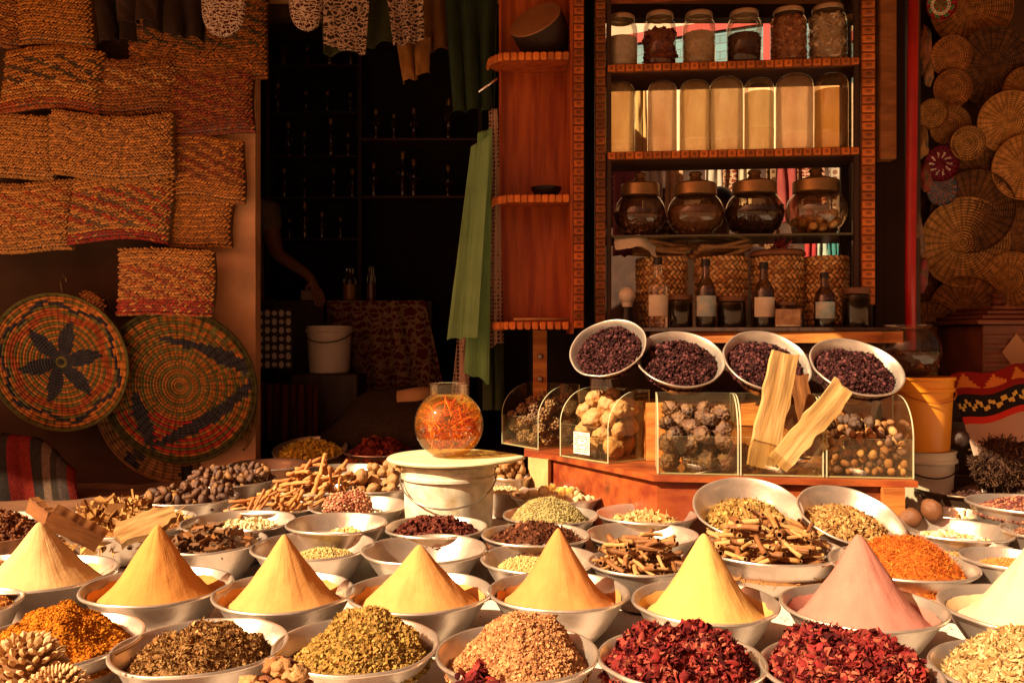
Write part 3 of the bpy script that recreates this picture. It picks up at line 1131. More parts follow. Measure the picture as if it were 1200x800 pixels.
# bowl in front for the knobbly cone pieces, below the frame
def scale_cone_mb(seed):
    r = np.random.default_rng(seed)
    mb = MB()
    v, f = ICO2
    mb.add(v * np.array([.72, .72, .85]), f, np.array((.22, .10, .04)))
    nb = 200
    k = np.arange(nb) + .5
    ph = np.arccos(1 - 2 * k / nb); th = np.pi * (1 + 5 ** .5) * k
    d = np.stack([np.cos(th) * np.sin(ph), np.sin(th) * np.sin(ph), np.cos(ph)], 1)
    rot = []
    for q in d:
        zq = Vector(q); rot.append(np.array(zq.to_track_quat('Z', 'Y').to_matrix()))
    mb.scatter(*ICO1, d * np.array([.82, .82, .95]), np.array(rot), np.array([.095, .065, .15]) * r.uniform(.75, 1.2, (nb, 3)),
               np.array([(.62, .38, .18), (.72, .47, .25), (.5, .28, .12)])[r.integers(0, 3, nb)])
    return mb


SC = proto_meshes('seed_cone', M['grain'], scale_cone_mb, 2)
for k, (px, py, Y, s_, lab) in enumerate([(28, 792, 1.24, .075, 'knobbly tan seed cone, the upper left one in the bottom left corner'),
                                          (66, 812, 1.20, .05, 'knobbly tan seed cone, the lower right one in the bottom left corner')]):
    put(SC[k], 'seed_cone', at(px, py, Y), (0.4, .5 + k, k), s_ * .85, lab, 'seed cone', 'knobbly seed cones at the bottom left')
mb = MB()
r_ = np.random.default_rng(12)
for k in range(26):
    d = r_.normal(size=3); d /= np.linalg.norm(d)
    t_ = lump_mb(k, ICO3, .45, 2.2, (.017, .015, .013), [(.36, .15, .06), (.22, .08, .04), (.50, .26, .11)][k % 3], .3)
    t_.xform(Matrix.Translation(Vector(d * np.array([.036, .03, .022]))))
    for (g, c_, mi_, s_) in t_.f:
        mb.f.append((g + mb.n, c_, mi_, s_))
    mb.v += t_.v
    mb.n += t_.n
o = mb.build('resin_lump', M['clump'], loc=at(322, 800, 1.24))
tag(o, 'rough reddish brown resin lump at the bottom edge between the herb bowls', 'lump')
mb = MB(); r_ = np.random.default_rng(3)
grains(mb, 'petal', r_.normal(0, .012, (60, 3)) * np.array([1, 1, .7]), .009, HIB, r_, .3)
o = mb.build('hibiscus_clump', M['grain'], loc=at(559, 797, 1.28))
tag(o, 'small dark red clump of petals at the bottom edge before the pinkish heap', 'petals')

mb = MB(); r_ = np.random.default_rng(33)
n = 1400
P_ = np.stack([r_.uniform(-.95, 1.05, n), r_.uniform(1.28, 2.35, n), np.full(n, TABLE_Z + .0012)], 1)
keep = vnoise(P_, 5, 3) > -.1
P_ = P_[keep]
grains(mb, 'flake', P_[::2], .0028, [(.5, .2, .05), (.3, .05, .03), (.6, .4, .15), (.2, .08, .03)], r_, .3, .9)
grains(mb, 'oct', P_[1::2], .0016, [(.6, .3, .08), (.4, .15, .04)], r_, .3)
tag(mb.build('spice_crumbs', M['grain']), 'spilled spice crumbs on the white cloth between the front bowls', 'crumbs', kind='stuff')

# ------------------------------------------------------------------ rows behind the cones
c, s, e = place_bowl(-18, 662, 90, 'metal bowl cut by the left edge behind the cream cone')
heap(c, s, e, 'reddish brown chip heap at the left edge behind the cream cone', 'flake', [(.5, .2, .06), (.36, .12, .04)], H=.03, n=900, size=.005)
# left woven basket with brown seeds
bk = MB().lathe([(.001, -.10), (.12, -.10), (.16, -.03), (.165, 0), (.155, .0), (.15, -.03), (.001, -.05)], 48, wob=.01)
o = bk.build('round_basket', mat('basket_dark', (.18, .07, .03), .8, var=.4, vscale=30, bump=.9, bscale=70), loc=on_z(-8, 622, .77))
tag(o, 'dark woven basket cut by the left edge below the striped blanket', 'basket')
c = on_z(-8, 622, .77)
heap(c, 1.1, Euler((0, 0, 0)), 'dark reddish brown pod heap in the woven basket at the left edge', ['berry', 'flake'], [(.20, .07, .03), (.34, .13, .05), (.12, .04, .02)], H=.06, n=1500, size=.007)

# bark bowl with the two wood blocks
c, s, e = place_bowl(152, 612, 160, 'wide metal bowl of bark pieces behind the orange powder cone')
heap(c, s, e, 'tan ridged bark piece heap behind the orange cone', [('chunk', .3), ('twig', 1.0), ('flake', .5)], [(.56, .32, .11), (.42, .21, .065), (.24, .10, .03)], H=.05, n=380, size=.015, lump=.01, cx=-.05, cy=.03)


def slab_mb(L_, W_, T_, seed=0, bend=0.0, rough=.004, seg=40, taper=0.0):
    nx_, ny_ = seg, 14
    mb = MB()
    u, v_ = np.meshgrid(np.linspace(0, 1, nx_), np.linspace(-.5, .5, ny_), indexing='ij')
    edge = rough * 1.6 * vnoise(np.stack([u.ravel() * 9, np.sign(v_).ravel(), np.full(u.size, seed)], 1), 1.0, seed).reshape(u.shape)
    X = (u - .5) * L_
    Yg = v_ * W_ * (1 - taper * u) + edge * (np.abs(v_) * 2) ** 2
    B = bend * (np.cos((u - .5) * 3.1) - 1) + bend * .5 * np.sin(u * 7 + seed)
    P0 = np.stack([X.ravel(), Yg.ravel(), B.ravel() + T_ / 2], 1)
    P0[:, 2] += rough * .5 * fbm(P0 * np.array([.5, 3, 1]), 22, seed, 3)
    P0[:, 0] += rough * 2 * vnoise(P0 * np.array([0, 1, 0]), 40, seed) * (np.abs(u.ravel() - .5) > .49)
    P1 = P0.copy(); P1[:, 2] -= T_
    nn = nx_ * ny_
    f = []
    for a in range(nx_ - 1):
        for b in range(ny_ - 1):
            q = a * ny_ + b
            f.append((q, q + ny_, q + ny_ + 1, q + 1)); f.append((nn + q, nn + q + 1, nn + q + ny_ + 1, nn + q + ny_))
        for b in (0, ny_ - 1):
            q = a * ny_ + b
            f.append((q, nn + q, nn + q + ny_, q + ny_) if b == 0 else (q, q + ny_, nn + q + ny_, nn + q))
    for b in range(ny_ - 1):
        for a in (0, nx_ - 1):
            q = a * ny_ + b
            f.append((q, q + 1, nn + q + 1, nn + q))
    mb.add(np.concatenate([P0, P1]), np.array(f), (1, 1, 1), 0, False)
    return mb


M['bark'] = mat('bark_tan', (.58, .34, .13), .85, color2=(.40, .21, .07), vscale=16, stain=.5, stainc=(.18, .08, .025), stretch=(1, 3, 3), bump=.5, bscale=30)


def block_at(p0, p1, W_, T_, name, m, label, cat, group=None, roll=0.0, seed=0, bend=0, rough=.0015, taper=0):
    p0, p1 = Vector(p0), Vector(p1)
    d = p1 - p0
    o = slab_mb(d.length, W_, T_, seed, bend, rough, taper=taper).build(name, m)
    x = d.normalized()
    fw = Vector((0, -1, 0))
    z = (fw - x * fw.dot(x)).normalized()
    y = z.cross(x)
    Mr = Matrix((x, y, z)).transposed().to_4x4()
    o.matrix_world = Matrix.Translation((p0 + p1) / 2) @ Mr @ Matrix.Rotation(R(roll), 4, 'X')
    tag(o, label, cat, group)
    return o


block_at(at(37, 591, 2.28), at(59, 607, 2.24), .042, .024, 'wood_block', M['block'], 'small brown wood block, the left one behind the cream cone', 'wood block', 'wood blocks behind the cream cone', roll=8, seed=2)
block_at(at(60, 604, 2.12), at(120, 634, 2.16), .050, .035, 'wood_block', M['block'], 'larger brown wood block, the right one behind the cream cone', 'wood block', 'wood blocks behind the cream cone', roll=12, seed=3)
block_at(at(138, 626, 2.17), at(207, 603, 2.24), .066, .055, 'bark_wedge', M['bark'], 'large tan bark wedge lying in the bowl behind the orange cone', 'bark', roll=-20, seed=5, rough=.006, taper=.5)

c, s, e = place_bowl(279, 611, 130, 'metal bowl of pale flakes behind the dark bark sticks', z=.785)
heap(c, s, e, 'pale cream flake heap behind the dark bark pieces', 'flake', [(.86, .72, .45), (.74, .58, .32)], Rf=.12, H=.03, z0=-.03, n=1300, size=.006, cx=.02)
BARKD = proto_meshes('bark_piece', M['nut'], lambda i_: MB().scatter(*CUBE, np.zeros((1, 3)), np.eye(3)[None], np.array([[.5, .17, .12]]), np.array([(.17 + .10 * (i_ % 2), .075 + .03 * (i_ % 2), .026)])), 4)
c, s, e = place_bowl(248, 634, 127, 'metal bowl holding the dark brown bark pieces')
sticks_on(c, s, e, 130, .032, BARKD, 'bark_piece', 'short dark brown bark piece in the bowl right of the orange cone', 'bark piece', 'dark bark pieces right of the orange cone', 5, zb=-.02, H=.055, up=.4, Rf=.118)
c, s, e = place_bowl(367, 639, 143, 'wide metal bowl of tan seeds behind the third powder cone')
heap(c, s, e, 'small tan seed heap behind the third powder cone', 'seed', [(.62, .46, .18), (.72, .56, .25), (.5, .34, .12)], Rf=.112, H=.03, z0=-.045, n=3500, size=.0034, cx=.03)
c, s, e = place_bowl(395, 613, 118, 'metal bowl with a few pale chips behind the tan seed bowl', z=.79)
heap(c, s, e, 'small pale yellow chip heap behind the tan seed bowl', 'chunk', [(.80, .62, .30), (.70, .48, .18)], Rf=.08, H=.025, z0=-.05, n=260, size=.0075, cx=.03)
c, s, e = place_bowl(498, 643, 144, 'nearly empty metal bowl with seeds behind the fourth powder cone')
heap(c, s, e, 'shallow tan seed heap at the bottom of the nearly empty bowl', 'seed', [(.62, .46, .16), (.72, .54, .22)], Rf=.09, H=.02, z0=-.062, n=2400, size=.0034, cx=.015)
c, s, e = place_bowl(511, 617, 121, 'metal bowl holding the dark red seed pods before the water pail', z=.78)
heap(c, s, e, 'dark red-brown pod heap just before the white pail', ['flake', 'petal'], [(.13, .028, .018), (.20, .055, .03), (.08, .016, .012)], H=.055, z0=-.03, n=1500, size=.0068, Rf=.135)
c, s, e = place_bowl(628, 626, 124, 'metal bowl holding the dark brown clove heap')
heap(c, s, e, 'dark brown clove heap behind the middle powder cone', ['twig', 'flake'], [(.13, .040, .018), (.21, .075, .034), (.07, .02, .01)], H=.055, z0=-.025, n=1900, size=.0062, Rf=.14)
c, s, e = place_bowl(632, 654, 139, 'metal bowl of tan seeds directly behind the middle powder cone', z=.775)
heap(c, s, e, 'tan seed heap directly behind the middle powder cone', 'seed', [(.60, .42, .15), (.70, .52, .22)], Rf=.115, H=.03, z0=-.035, n=3000, size=.0034, cx=-.03)
c, s, e = place_bowl(645, 603, 112, 'metal bowl holding the pale green fennel heap')
heap(c, s, e, 'pale green fennel seed heap beside the white pail', 'seed', [(.42, .33, .13), (.30, .23, .08), (.52, .43, .20)], H=.085, z0=-.03, n=4500, size=.004, Rf=.135, shape='dome', cx=-.005)
c, s, e = place_bowl(652, 580, 106, 'metal bowl of pale nuts behind the green fennel heap', z=.775)
heap(c, s, e, 'pale cream nut heap behind the green fennel heap', 'berry', [(.82, .66, .40), (.70, .50, .26)], H=.03, n=100, size=.017, Rf=.125)
c, s, e = place_bowl(757, 602, 116, 'metal bowl of short pale sticks before the red bench')
heap(c, s, e, 'short pale stick heap in the bowl before the red bench', ['twig', 'chunk'], [(.56, .36, .15), (.44, .26, .09), (.64, .44, .2)], H=.025, z0=-.035, n=420, size=.010, Rf=.115)
c, s, e = place_bowl(752, 626, 131, 'metal bowl of pale seeds behind the quill bowl', z=.775)
heap(c, s, e, 'pale tan seed heap behind the cinnamon quills', 'seed', [(.72, .56, .28), (.6, .42, .18)], H=.02, z0=-.04, n=1800, size=.004, Rf=.115)
QUILL = proto_meshes('cinnamon_stick', M['nut'], lambda i_: quill_mb(i_ + 3, 1, .072 + .012 * (i_ % 3), col=[(.44, .20, .06), (.58, .31, .11), (.28, .11, .035)][i_ % 3]), 6)
c, s, e = place_bowl(752, 658, 126, 'metal bowl holding the small cinnamon sticks')
heap(c, s, e, 'bed of cinnamon crumbs under the small cinnamon sticks', 'twig', [(.3, .12, .04), (.42, .2, .07)], H=.03, z0=-.04, n=400, size=.009, Rf=.12)
sticks_on(c, s, e, 85, .068, QUILL, 'cinnamon_stick', 'cinnamon stick in the bowl left of the yellow cone', 'cinnamon stick', 'cinnamon sticks left of the yellow cone', 8, zb=-.005, H=.075, up=.30, Rf=.112)
# tilted bowls at the bench
c, s, e = place_bowl(876, 594, 124, 'tilted metal bowl of yellowish herbs leaning on the red bench', tilt=24, roll=-4, Y=2.38)
heap(c, s, e, 'yellowish brown herb heap in the tilted bowl at the red bench', ['twig', 'flake'], [(.42, .25, .07), (.54, .35, .12), (.28, .14, .035)], H=.04, z0=-.05, n=1500, size=.0075, Rf=.112, cy=-.01)
c, s, e = place_bowl(996, 603, 124, 'tilted metal bowl of pale pods leaning on the right end of the red bench', tilt=22, roll=6, Y=2.34)
heap(c, s, e, 'pale brown pod heap in the tilted bowl at the right bench end', ['chunk', 'seed'], [(.48, .29, .11), (.36, .19, .06), (.24, .11, .035)], H=.045, z0=-.045, n=1300, size=.0075, Rf=.118, cy=-.01)
c, s, e = place_bowl(903, 642, 165, 'wide metal bowl holding the large cinnamon sticks', z=.78)
heap(c, s, e, 'bed of bark crumbs under the large cinnamon sticks', 'twig', [(.3, .12, .04), (.42, .2, .07)], H=.03, z0=-.04, n=400, size=.01, Rf=.12)
sticks_on(c, s, e, 110, .078, QUILL, 'cinnamon_stick', 'cinnamon stick in the wide bowl between the yellow and the pink cone', 'cinnamon stick', 'cinnamon sticks between the yellow and pink cones', 9, zb=-.005, H=.085, up=.28, Rf=.118)
c, s, e = place_bowl(1056, 659, 166, 'wide metal bowl holding the red-orange shred heap')
heap(c, s, e, 'vivid red-orange safflower shred heap behind the pink cone', 'twig', [(.50, .10, .012), (.62, .16, .018), (.34, .05, .01), (.66, .24, .035)], H=.078, z0=-.03, n=6000, size=.0042, Rf=.136, shape='dome')
c, s, e = place_bowl(1118, 620, 126, 'metal bowl of pale cream chips at the right', z=.78)
heap(c, s, e, 'pale cream chip heap at the right behind the safflower', 'flake', [(.84, .68, .42), (.72, .52, .26)], H=.02, z0=-.04, n=600, size=.008, Rf=.11)
c, s, e = place_bowl(1128, 643, 118, 'metal bowl of brown seeds between the cream chips and the ivory cone', z=.775)
heap(c, s, e, 'brown seed heap between the cream chips and the ivory cone', 'seed', [(.46, .24, .08), (.58, .34, .13)], H=.02, z0=-.04, n=1500, size=.004, Rf=.11)
c, s, e = place_bowl(1188, 655, 112, 'metal bowl of rust-coloured seeds behind the ivory cone', z=.79)
heap(c, s, e, 'rust-coloured seed heap behind the ivory cone', 'seed', [(.58, .19, .04), (.7, .29, .08)], H=.03, z0=-.035, n=1900, size=.004, Rf=.12)
c, s, e = place_bowl(1202, 590, 126, 'raised metal bowl of dark berries at the right edge', z=.83)
heap(c, s, e, 'dark purple-red berry heap in the raised bowl at the right edge', 'berry', [(.11, .03, .025), (.2, .06, .05), (.42, .17, .09)], H=.035, z0=-.025, n=1500, size=.005, Rf=.132)
c, s, e = place_bowl(1222, 622, 92, 'small metal bowl cut by the right edge below the berry bowl', z=.79)
heap(c, s, e, 'dark seed heap cut by the right edge below the berry bowl', 'berry', [(.14, .05, .03), (.3, .14, .08)], H=.03, z0=-.03, n=700, size=.005)
c, s, e = place_bowl(1118, 601, 72, 'small plate-like metal bowl of tan lumps below the stacked pails', z=.77)
TANL = proto_meshes('nut', M['nut'], lambda i_: lump_mb(i_ + 31, ICO2, .3, 1.5, (1, .8, .7), (.78, .52, .24)), 3)
bowl_pack(c, s, e, 22, .011, TANL, 'dried_fig', 'tan dried fig in the small bowl below the stacked pails', 'dried fruit', 'tan dried figs below the stacked pails', 4, z0=-.06)
NUTB = proto_meshes('coconut', M['nut'], lambda i_: lump_mb(i_ + 61, ICO3, .12, 1.5, (1.1, 1, .85), (.20, .075, .03)), 2)
for k, (px, py, lab) in enumerate([(1066, 606, 'dull brown round nut at the foot of the stacked pails, left'), (1092, 598, 'dull brown round nut at the foot of the stacked pails, right')]):
    put(NUTB[k], 'round_nut', at(px, py, 2.50), (.3, k, .5), .034, lab, 'nut', 'large brown nuts below the pails')

# ------------------------------------------------------------------ back left rows
NUTM = proto_meshes('nut', M['nut'], lambda i_: lump_mb(i_ + 11, ICO2, .16, 1.4, (1.25, .8, .72),
                    [(.12, .042, .016), (.19, .075, .024), (.075, .026, .014), (.32, .14, .035), (.10, .035, .02)][i_ % 5], col2=(.14, .055, .02)), 5)
c, s, e = place_bowl(221, 582, 113, 'metal bowl of brown nuts, the front one of the two nut bowls')
bowl_pack(c, s, e, 200, .0158, NUTM, 'brown_nut', 'brown nut heaped in the front nut bowl at the back left', 'nut', 'brown nuts in the front nut bowl', 5, Rf=.142, z0=-.075)
c, s, e = place_bowl(272, 562, 104, 'metal bowl of brown nuts, the rear one of the two nut bowls', z=.785)
bowl_pack(c, s, e, 200, .0158, NUTM, 'brown_nut', 'brown nut heaped in the rear nut bowl at the back left', 'nut', 'brown nuts in the rear nut bowl', 6, Rf=.142, z0=-.065)
c, s, e = place_bowl(317, 544, 97, 'empty bright metal bowl behind the ginger root bowls')
ROOT = proto_meshes('root_stick', M['nut'], lambda i_: stick_mb(i_ + 1, .055, [(.62, .27, .075), (.52, .19, .05), (.74, .43, .16)][i_ % 3], .35), 5)
c, s, e = place_bowl(322, 592, 106, 'metal bowl of orange roots, the front one of two')
sticks_on(c, s, e, 46, .10, ROOT, 'root_stick', 'orange root stick in the front root bowl', 'root', 'orange root sticks in the front bowl', 12, zb=-.01, H=.06, up=.55, Rf=.12, aim=.4, fan=.9)
c, s, e = place_bowl(372, 571, 104, 'metal bowl of orange roots, the rear one of two', z=.79)
sticks_on(c, s, e, 48, .12, ROOT, 'root_stick', 'orange root stick poking up from the rear root bowl', 'root', 'orange root sticks in the rear bowl', 13, zb=-.01, H=.08, up=.65, Rf=.12, aim=.3, fan=.7)
c, s, e = place_bowl(406, 550, 94, 'metal bowl lined with white paper behind the root bowls')
mb = MB().add(*(lambda v, f: (v * np.array([.05, .04, .016]) * (1 + .3 * fbm(v, 2, 8))[:, None], f))(*ICO3))
o = mb.build('white_paper', M['paper'], loc=c + Vector((.02, 0, -.03)))
tag(o, 'crumpled white paper in the bowl behind the root bowls', 'paper')
BALL = proto_meshes('crusted_ball', M['nut'], lambda i_: cluster_mb(i_ + 5, 260, .085, ((.52, .20, .10), (.66, .38, .20), (.40, .12, .06))), 2)
c, s, e = place_bowl(420, 592, 113, 'metal bowl holding two crusted reddish balls and white salt')
for k, dx in enumerate((-.055, .0)):
    put(BALL[k], 'crusted_ball', c + Vector((dx, -.03 + .02 * k, .002)), (1, k, 0), (.062, .055, .045),
        ['reddish seed-crusted ball, the left one in the bowl before the pail', 'reddish seed-crusted ball, the right one in the bowl before the pail'][k], 'spice ball', 'seed-crusted balls')
heap(c, s, e, 'white coarse salt heap beside the crusted balls', 'oct', [(.9, .82, .7), (.8, .7, .55)], H=.03, z0=-.045, n=1200, size=.004, Rf=.09, cx=.05, cy=.01)
c, s, e = place_bowl(440, 571, 78, 'metal bowl with walnuts beside the white pail', z=.785)
WAL = proto_meshes('walnut', M['nut'], lambda i_: lump_mb(i_ + 41, ICO3, .18, 3.0, (1.1, .9, .85), (.46, .23, .085), .16), 3)
bowl_pack(c, s, e, 16, .024, WAL, 'walnut', 'walnut in the bowl touching the left side of the white pail', 'walnut', 'walnuts left of the white pail', 7, z0=-.06, Rf=.12)
c, s, e = place_bowl(455, 556, 62, 'small metal bowl of tan nuts behind the walnut bowl', z=.785)
bowl_pack(c, s, e, 26, .020, WAL, 'walnut', 'walnut in the small bowl behind the pail, left of the lid', 'walnut', 'walnuts behind the left edge of the pail lid', 8, z0=-.06, Rf=.13)
c, s, e = place_bowl(598, 558, 52, 'small metal bowl of tan nuts right of the pail, behind', z=.80)
bowl_pack(c, s, e, 24, .017, WAL, 'walnut', 'walnut in the small bowl right of the pail', 'walnut', 'walnuts right of the white pail', 9, z0=-.05, Rf=.12)
c, s, e = place_bowl(592, 574, 58, 'metal bowl of cream pods squeezed between pail and fennel heap', z=.77)
heap(c, s, e, 'cream pod heap squeezed between pail and fennel heap', 'berry', [(.72, .52, .28), (.6, .38, .18)], H=.03, n=160, size=.012)
c, s, e = place_bowl(364, 526, 88, 'shaded metal bowl of yellow petals, the left one of two at the back', tilt=13, z=.80)
heap(c, s, e, 'yellow petal heap in the left bowl at the shaded back', ['chunk', 'flake'], [(.66, .44, .06), (.52, .30, .04), (.78, .56, .10)], H=.05, z0=-.03, n=900, size=.010, Rf=.135)
c, s, e = place_bowl(417, 514, 66, 'shaded metal bowl of yellow petals, the right one of two at the back', tilt=13, z=.80)
heap(c, s, e, 'yellow petal heap in the right bowl at the shaded back', ['chunk', 'flake'], [(.62, .42, .06), (.48, .28, .04), (.72, .5, .10)], H=.05, z0=-.03, n=900, size=.010, Rf=.135)
c, s, e = place_bowl(446, 529, 88, 'shaded metal bowl of dark red fruit left of the glass fishbowl', z=.79)
heap(c, s, e, 'dark red dried fruit heap left of the glass fishbowl', ['berry', 'petal'], [(.24, .035, .02), (.14, .02, .015), (.34, .07, .03)], H=.07, z0=-.03, n=420, size=.017, Rf=.135)
heap(on_z(490, 519, .79), 1.1, Euler((0, 0, 0)), 'dark brown dried pepper heap behind the glass fishbowl', ['petal', 'twig'], [(.13, .03, .02), (.2, .06, .03)], H=.10, z0=-.09, n=800, size=.015, Rf=.15)

# ================================================================== PAIL WITH LID AND FISHBOWL
pc = on_z(526, 534, .94)
pail = empty('paint_pail', (pc.x, pc.y, TABLE_Z + .001))
tag(pail, 'old white plastic pail with yellow stains under the glass fishbowl', 'pail')
hP = .94 - TABLE_Z - .022
MB().lathe([(.001, 0), (.118, 0), (.124, .006), (.140, hP - .05), (.141, hP - .045), (.150, hP - .044), (.150, hP - .034), (.143, hP - .032), (.144, hP - .012), (.151, hP - .010), (.151, hP), (.143, hP), (.136, .02), (.001, .018)], 64).build('pail_body', M['paint_pail'], pail)
hp = [(.150 * math.cos(a), .150 * math.sin(a) - .012, hP - .035 - .085 * math.sin((a - math.pi) / math.pi * math.pi) * 1) for a in np.linspace(math.pi, 2 * math.pi, 20)]
hp = [(x, y - .004, hP - .035 - .08 * math.sin(k / 19 * math.pi)) for k, (x, y, z) in enumerate(hp)]
MB().tube(hp, .0028, 6).build('handle', M['metal_dark'], pail)
lid = MB().lathe([(.001, -.018), (.180, -.015), (.193, -.012), (.196, -.006), (.191, -.001), (.001, .003)], 72, wob=.006, seed=2)
v = lid.v[0]
k = (v[:, 0] > .16) & (np.abs(v[:, 1]) < .11)
v[k, 0] += (.045) * (1 - np.abs(v[k, 1]) / .11)
o = lid.build('round_board', M['lid_cream'], loc=(pc.x, pc.y + .025, .94 - .003))
tag(o, 'cream round board with a pointed end on top of the white pail', 'board')

fb = empty('glass_fishbowl', (pc.x + .0, pc.y, .9375))
tag(fb, 'round glass fishbowl of amber water with red saffron threads', 'fishbowl')
Rb = .109
pr = [(.001, .003), (.045, .003)]
for a in np.linspace(-62, 52, 26):
    pr.append((Rb * math.cos(R(a)), .102 + Rb * math.sin(R(a))))
pr += [(.0595, .193), (.0595, .225), (.062, .229), (.059, .231)]
MB().lathe(pr, 64).build('glass_shell', M['glass'], fb)
pw_ = [(.001, .006), (.044, .006)]
for a in np.linspace(-60, 40, 20):
    pw_.append(((Rb - .004) * math.cos(R(a)), .102 + (Rb - .004) * math.sin(R(a))))
pw_ += [(.001, .102 + (Rb - .004) * math.sin(R(40)))]
MB().lathe(pw_, 48).build('amber_water', M['water'], fb)
r_ = np.random.default_rng(5)
mb = MB()
n = 620
d = r_.normal(size=(n, 3)); d /= np.linalg.norm(d, axis=1, keepdims=True)
q = d * (r_.uniform(.25, 1, (n, 1)) ** .5) * .084
dens = vnoise(q, 32, 5) * 1.0 + (q[:, 2] < .01) * .35 - (q[:, 2] > .045) * .35
q = q[dens > .12]
q[:, 2] = np.clip(q[:, 2], -.080, .060) + .102
grains(mb, 'twig', q, .0135, [(.85, .14, .012), (.95, .30, .02), (.70, .06, .01), (.95, .50, .08)], r_, .2)
mb.build('saffron_threads', mat('saffron', (1, 1, 1), .6, vc=True, trans=.35), fb)

# ================================================================== RED BENCH, STEP, LEDGE
bench = empty('red_bench', (.6, 2.85, TABLE_Z + .001))
tag(bench, 'red-orange wooden bench that carries the clear bins', 'bench')
part(MB().prism([(.045, 3.17), (.130, 3.10), (.432, 2.60), (1.185, 2.49), (1.19, 3.2), (.05, 3.36)], .874, .892), 'bench_top', M['wood_bench'], bench)
part(MB().prism([(.075, 3.17), (.145, 3.11), (.445, 2.62), (1.15, 2.515), (1.155, 3.19), (.08, 3.34)], TABLE_Z + .002, .873), 'bench_front', M['wood_bench'], bench)
part(MB().box(1.085, 2.492, TABLE_Z + .002, 1.148, 2.512, .873), 'end_post', M['wood_orange'], bench)
part(MB().prism([(.060, 3.155), (.130, 3.085), (.142, 3.10), (.070, 3.17)], TABLE_Z + .002, .873), 'corner_post', mat('post_cream', (.62, .38, .16), .6, var=.2), bench)

step = empty('rear_step', (.8, 3.0, .893))
tag(step, 'orange wooden step behind the clear bins under the tilted bowls', 'step')
part(MB().prism([(.46, 2.915), (1.19, 2.83), (1.20, 3.17), (.46, 3.17)], .893, 1.09), 'step_block', M['wood_orange'], step)
part(MB().prism([(.505, 3.10), (1.375, 3.00), (1.38, 3.05), (.505, 3.165)], 1.295, 1.335), 'ledge_board', M['wood_orange'], step)
part(MB().box(.085, 3.43, .70, .14, 3.46, 1.345), 'bolted_post', M['wood_orange'], step)
part(MB().prism([(.30, 3.215), (1.36, 3.10), (1.36, 3.20), (.30, 3.30)], 1.092, 1.293), 'back_riser', M['wood_dark'], step)
for k in range(3):
    part(MB().lathe([(.001, .012), (.008, .012), (.012, .006), (.012, 0)], 12).xform(Matrix.Translation((.1125, 3.429, 1.06 + k * .09)) @ Matrix.Rotation(R(90), 4, 'X')), 'bolt', M['metal_dark'], step)

# ---- clear bins
BW, BD, BHF, BHB = .244, .20, .117, .240


def clear_bin(corner, yaw, label, W_=BW):
    o = empty('clear_bin', (corner[0], corner[1], .893), (0, 0, R(yaw)))
    tag(o, label, 'clear bin', 'clear acrylic bins on the red bench')
    T_ = .004

    def panel(name, pts_front, offset, axis):
        """extruded outline; pts (a,b), thickness along axis; edges use the bright edge material"""
        n = len(pts_front)
        mb = MB()

        def P(a, b, t_):
            return (t_, a, b) if axis == 'x' else (a, t_, b) if axis == 'y' else (a, b, t_)
        v = [P(a, b, offset) for a, b in pts_front] + [P(a, b, offset + T_) for a, b in pts_front]
        mb.add(v, [tuple(range(n)), tuple(range(2 * n - 1, n - 1, -1))], (1, 1, 1), 0, False)
        mb.add(v, [(i_, (i_ + 1) % n, n + (i_ + 1) % n, n + i_) for i_ in range(n)], (1, 1, 1), 1, False)
        return mb.build(name, [M['acrylic'], M['acrylic_edge']], o)
    arc = [(0, .001), (BD, .001), (BD, BHB)]
    for a in np.linspace(0, 90, 12):
        arc.append((BD * .72 - (BD * .72) * math.sin(R(a)), BHF + (BHB - BHF) * math.cos(R(a))))
    arc = [(a, b) for a, b in arc]
    panel('side_panel', arc, 0, 'x')
    panel('side_panel', arc, W_ - T_, 'x')
    panel('front_panel', [(T_ + .0005, .001), (W_ - T_ - .0005, .001), (W_ - T_ - .0005, BHF), (T_ + .0005, BHF)], -.0005, 'y')
    panel('back_panel', [(T_ + .0005, .001), (W_ - T_ - .0005, .001), (W_ - T_ - .0005, BHB), (T_ + .0005, BHB)], BD - T_, 'y')
    panel('bottom_panel', [(T_ + .001, T_ + .001), (W_ - T_ - .001, T_ + .001), (W_ - T_ - .001, BD - T_ - .001), (T_ + .001, BD - T_ - .001)], .001, 'z')
    return o


def fill_bin(o, n, rad, meshes, name, label, cat, group, seed, hmax=.19, W_=BW, back=.0, sq=(1, 1, 1)):
    r = np.random.default_rng(seed)

    def inside(r_, rk):
        g = .006 + rk
        return r_.uniform(g, W_ - g), r_.uniform(g, BD - g)
    Mx = Matrix.Translation(o.location) @ o.rotation_euler.to_matrix().to_4x4()
    for (x, y, z, rk) in pack(n, rad, inside, lambda x, y: .006, r, cand=24, bias=lambda x, y: -back * y, zmax=lambda x, y: .112 + (hmax - .112) * min(1, y / (BD * .55))):
        put(meshes[r.integers(0, len(meshes))], name, Mx @ Vector((x, y, z)), rr3(r), tuple(rk * q_ for q_ in sq), label, cat, group)


b3d = Vector((math.cos(R(-8)), math.sin(R(-8))))
bins = []
yaw12 = -60
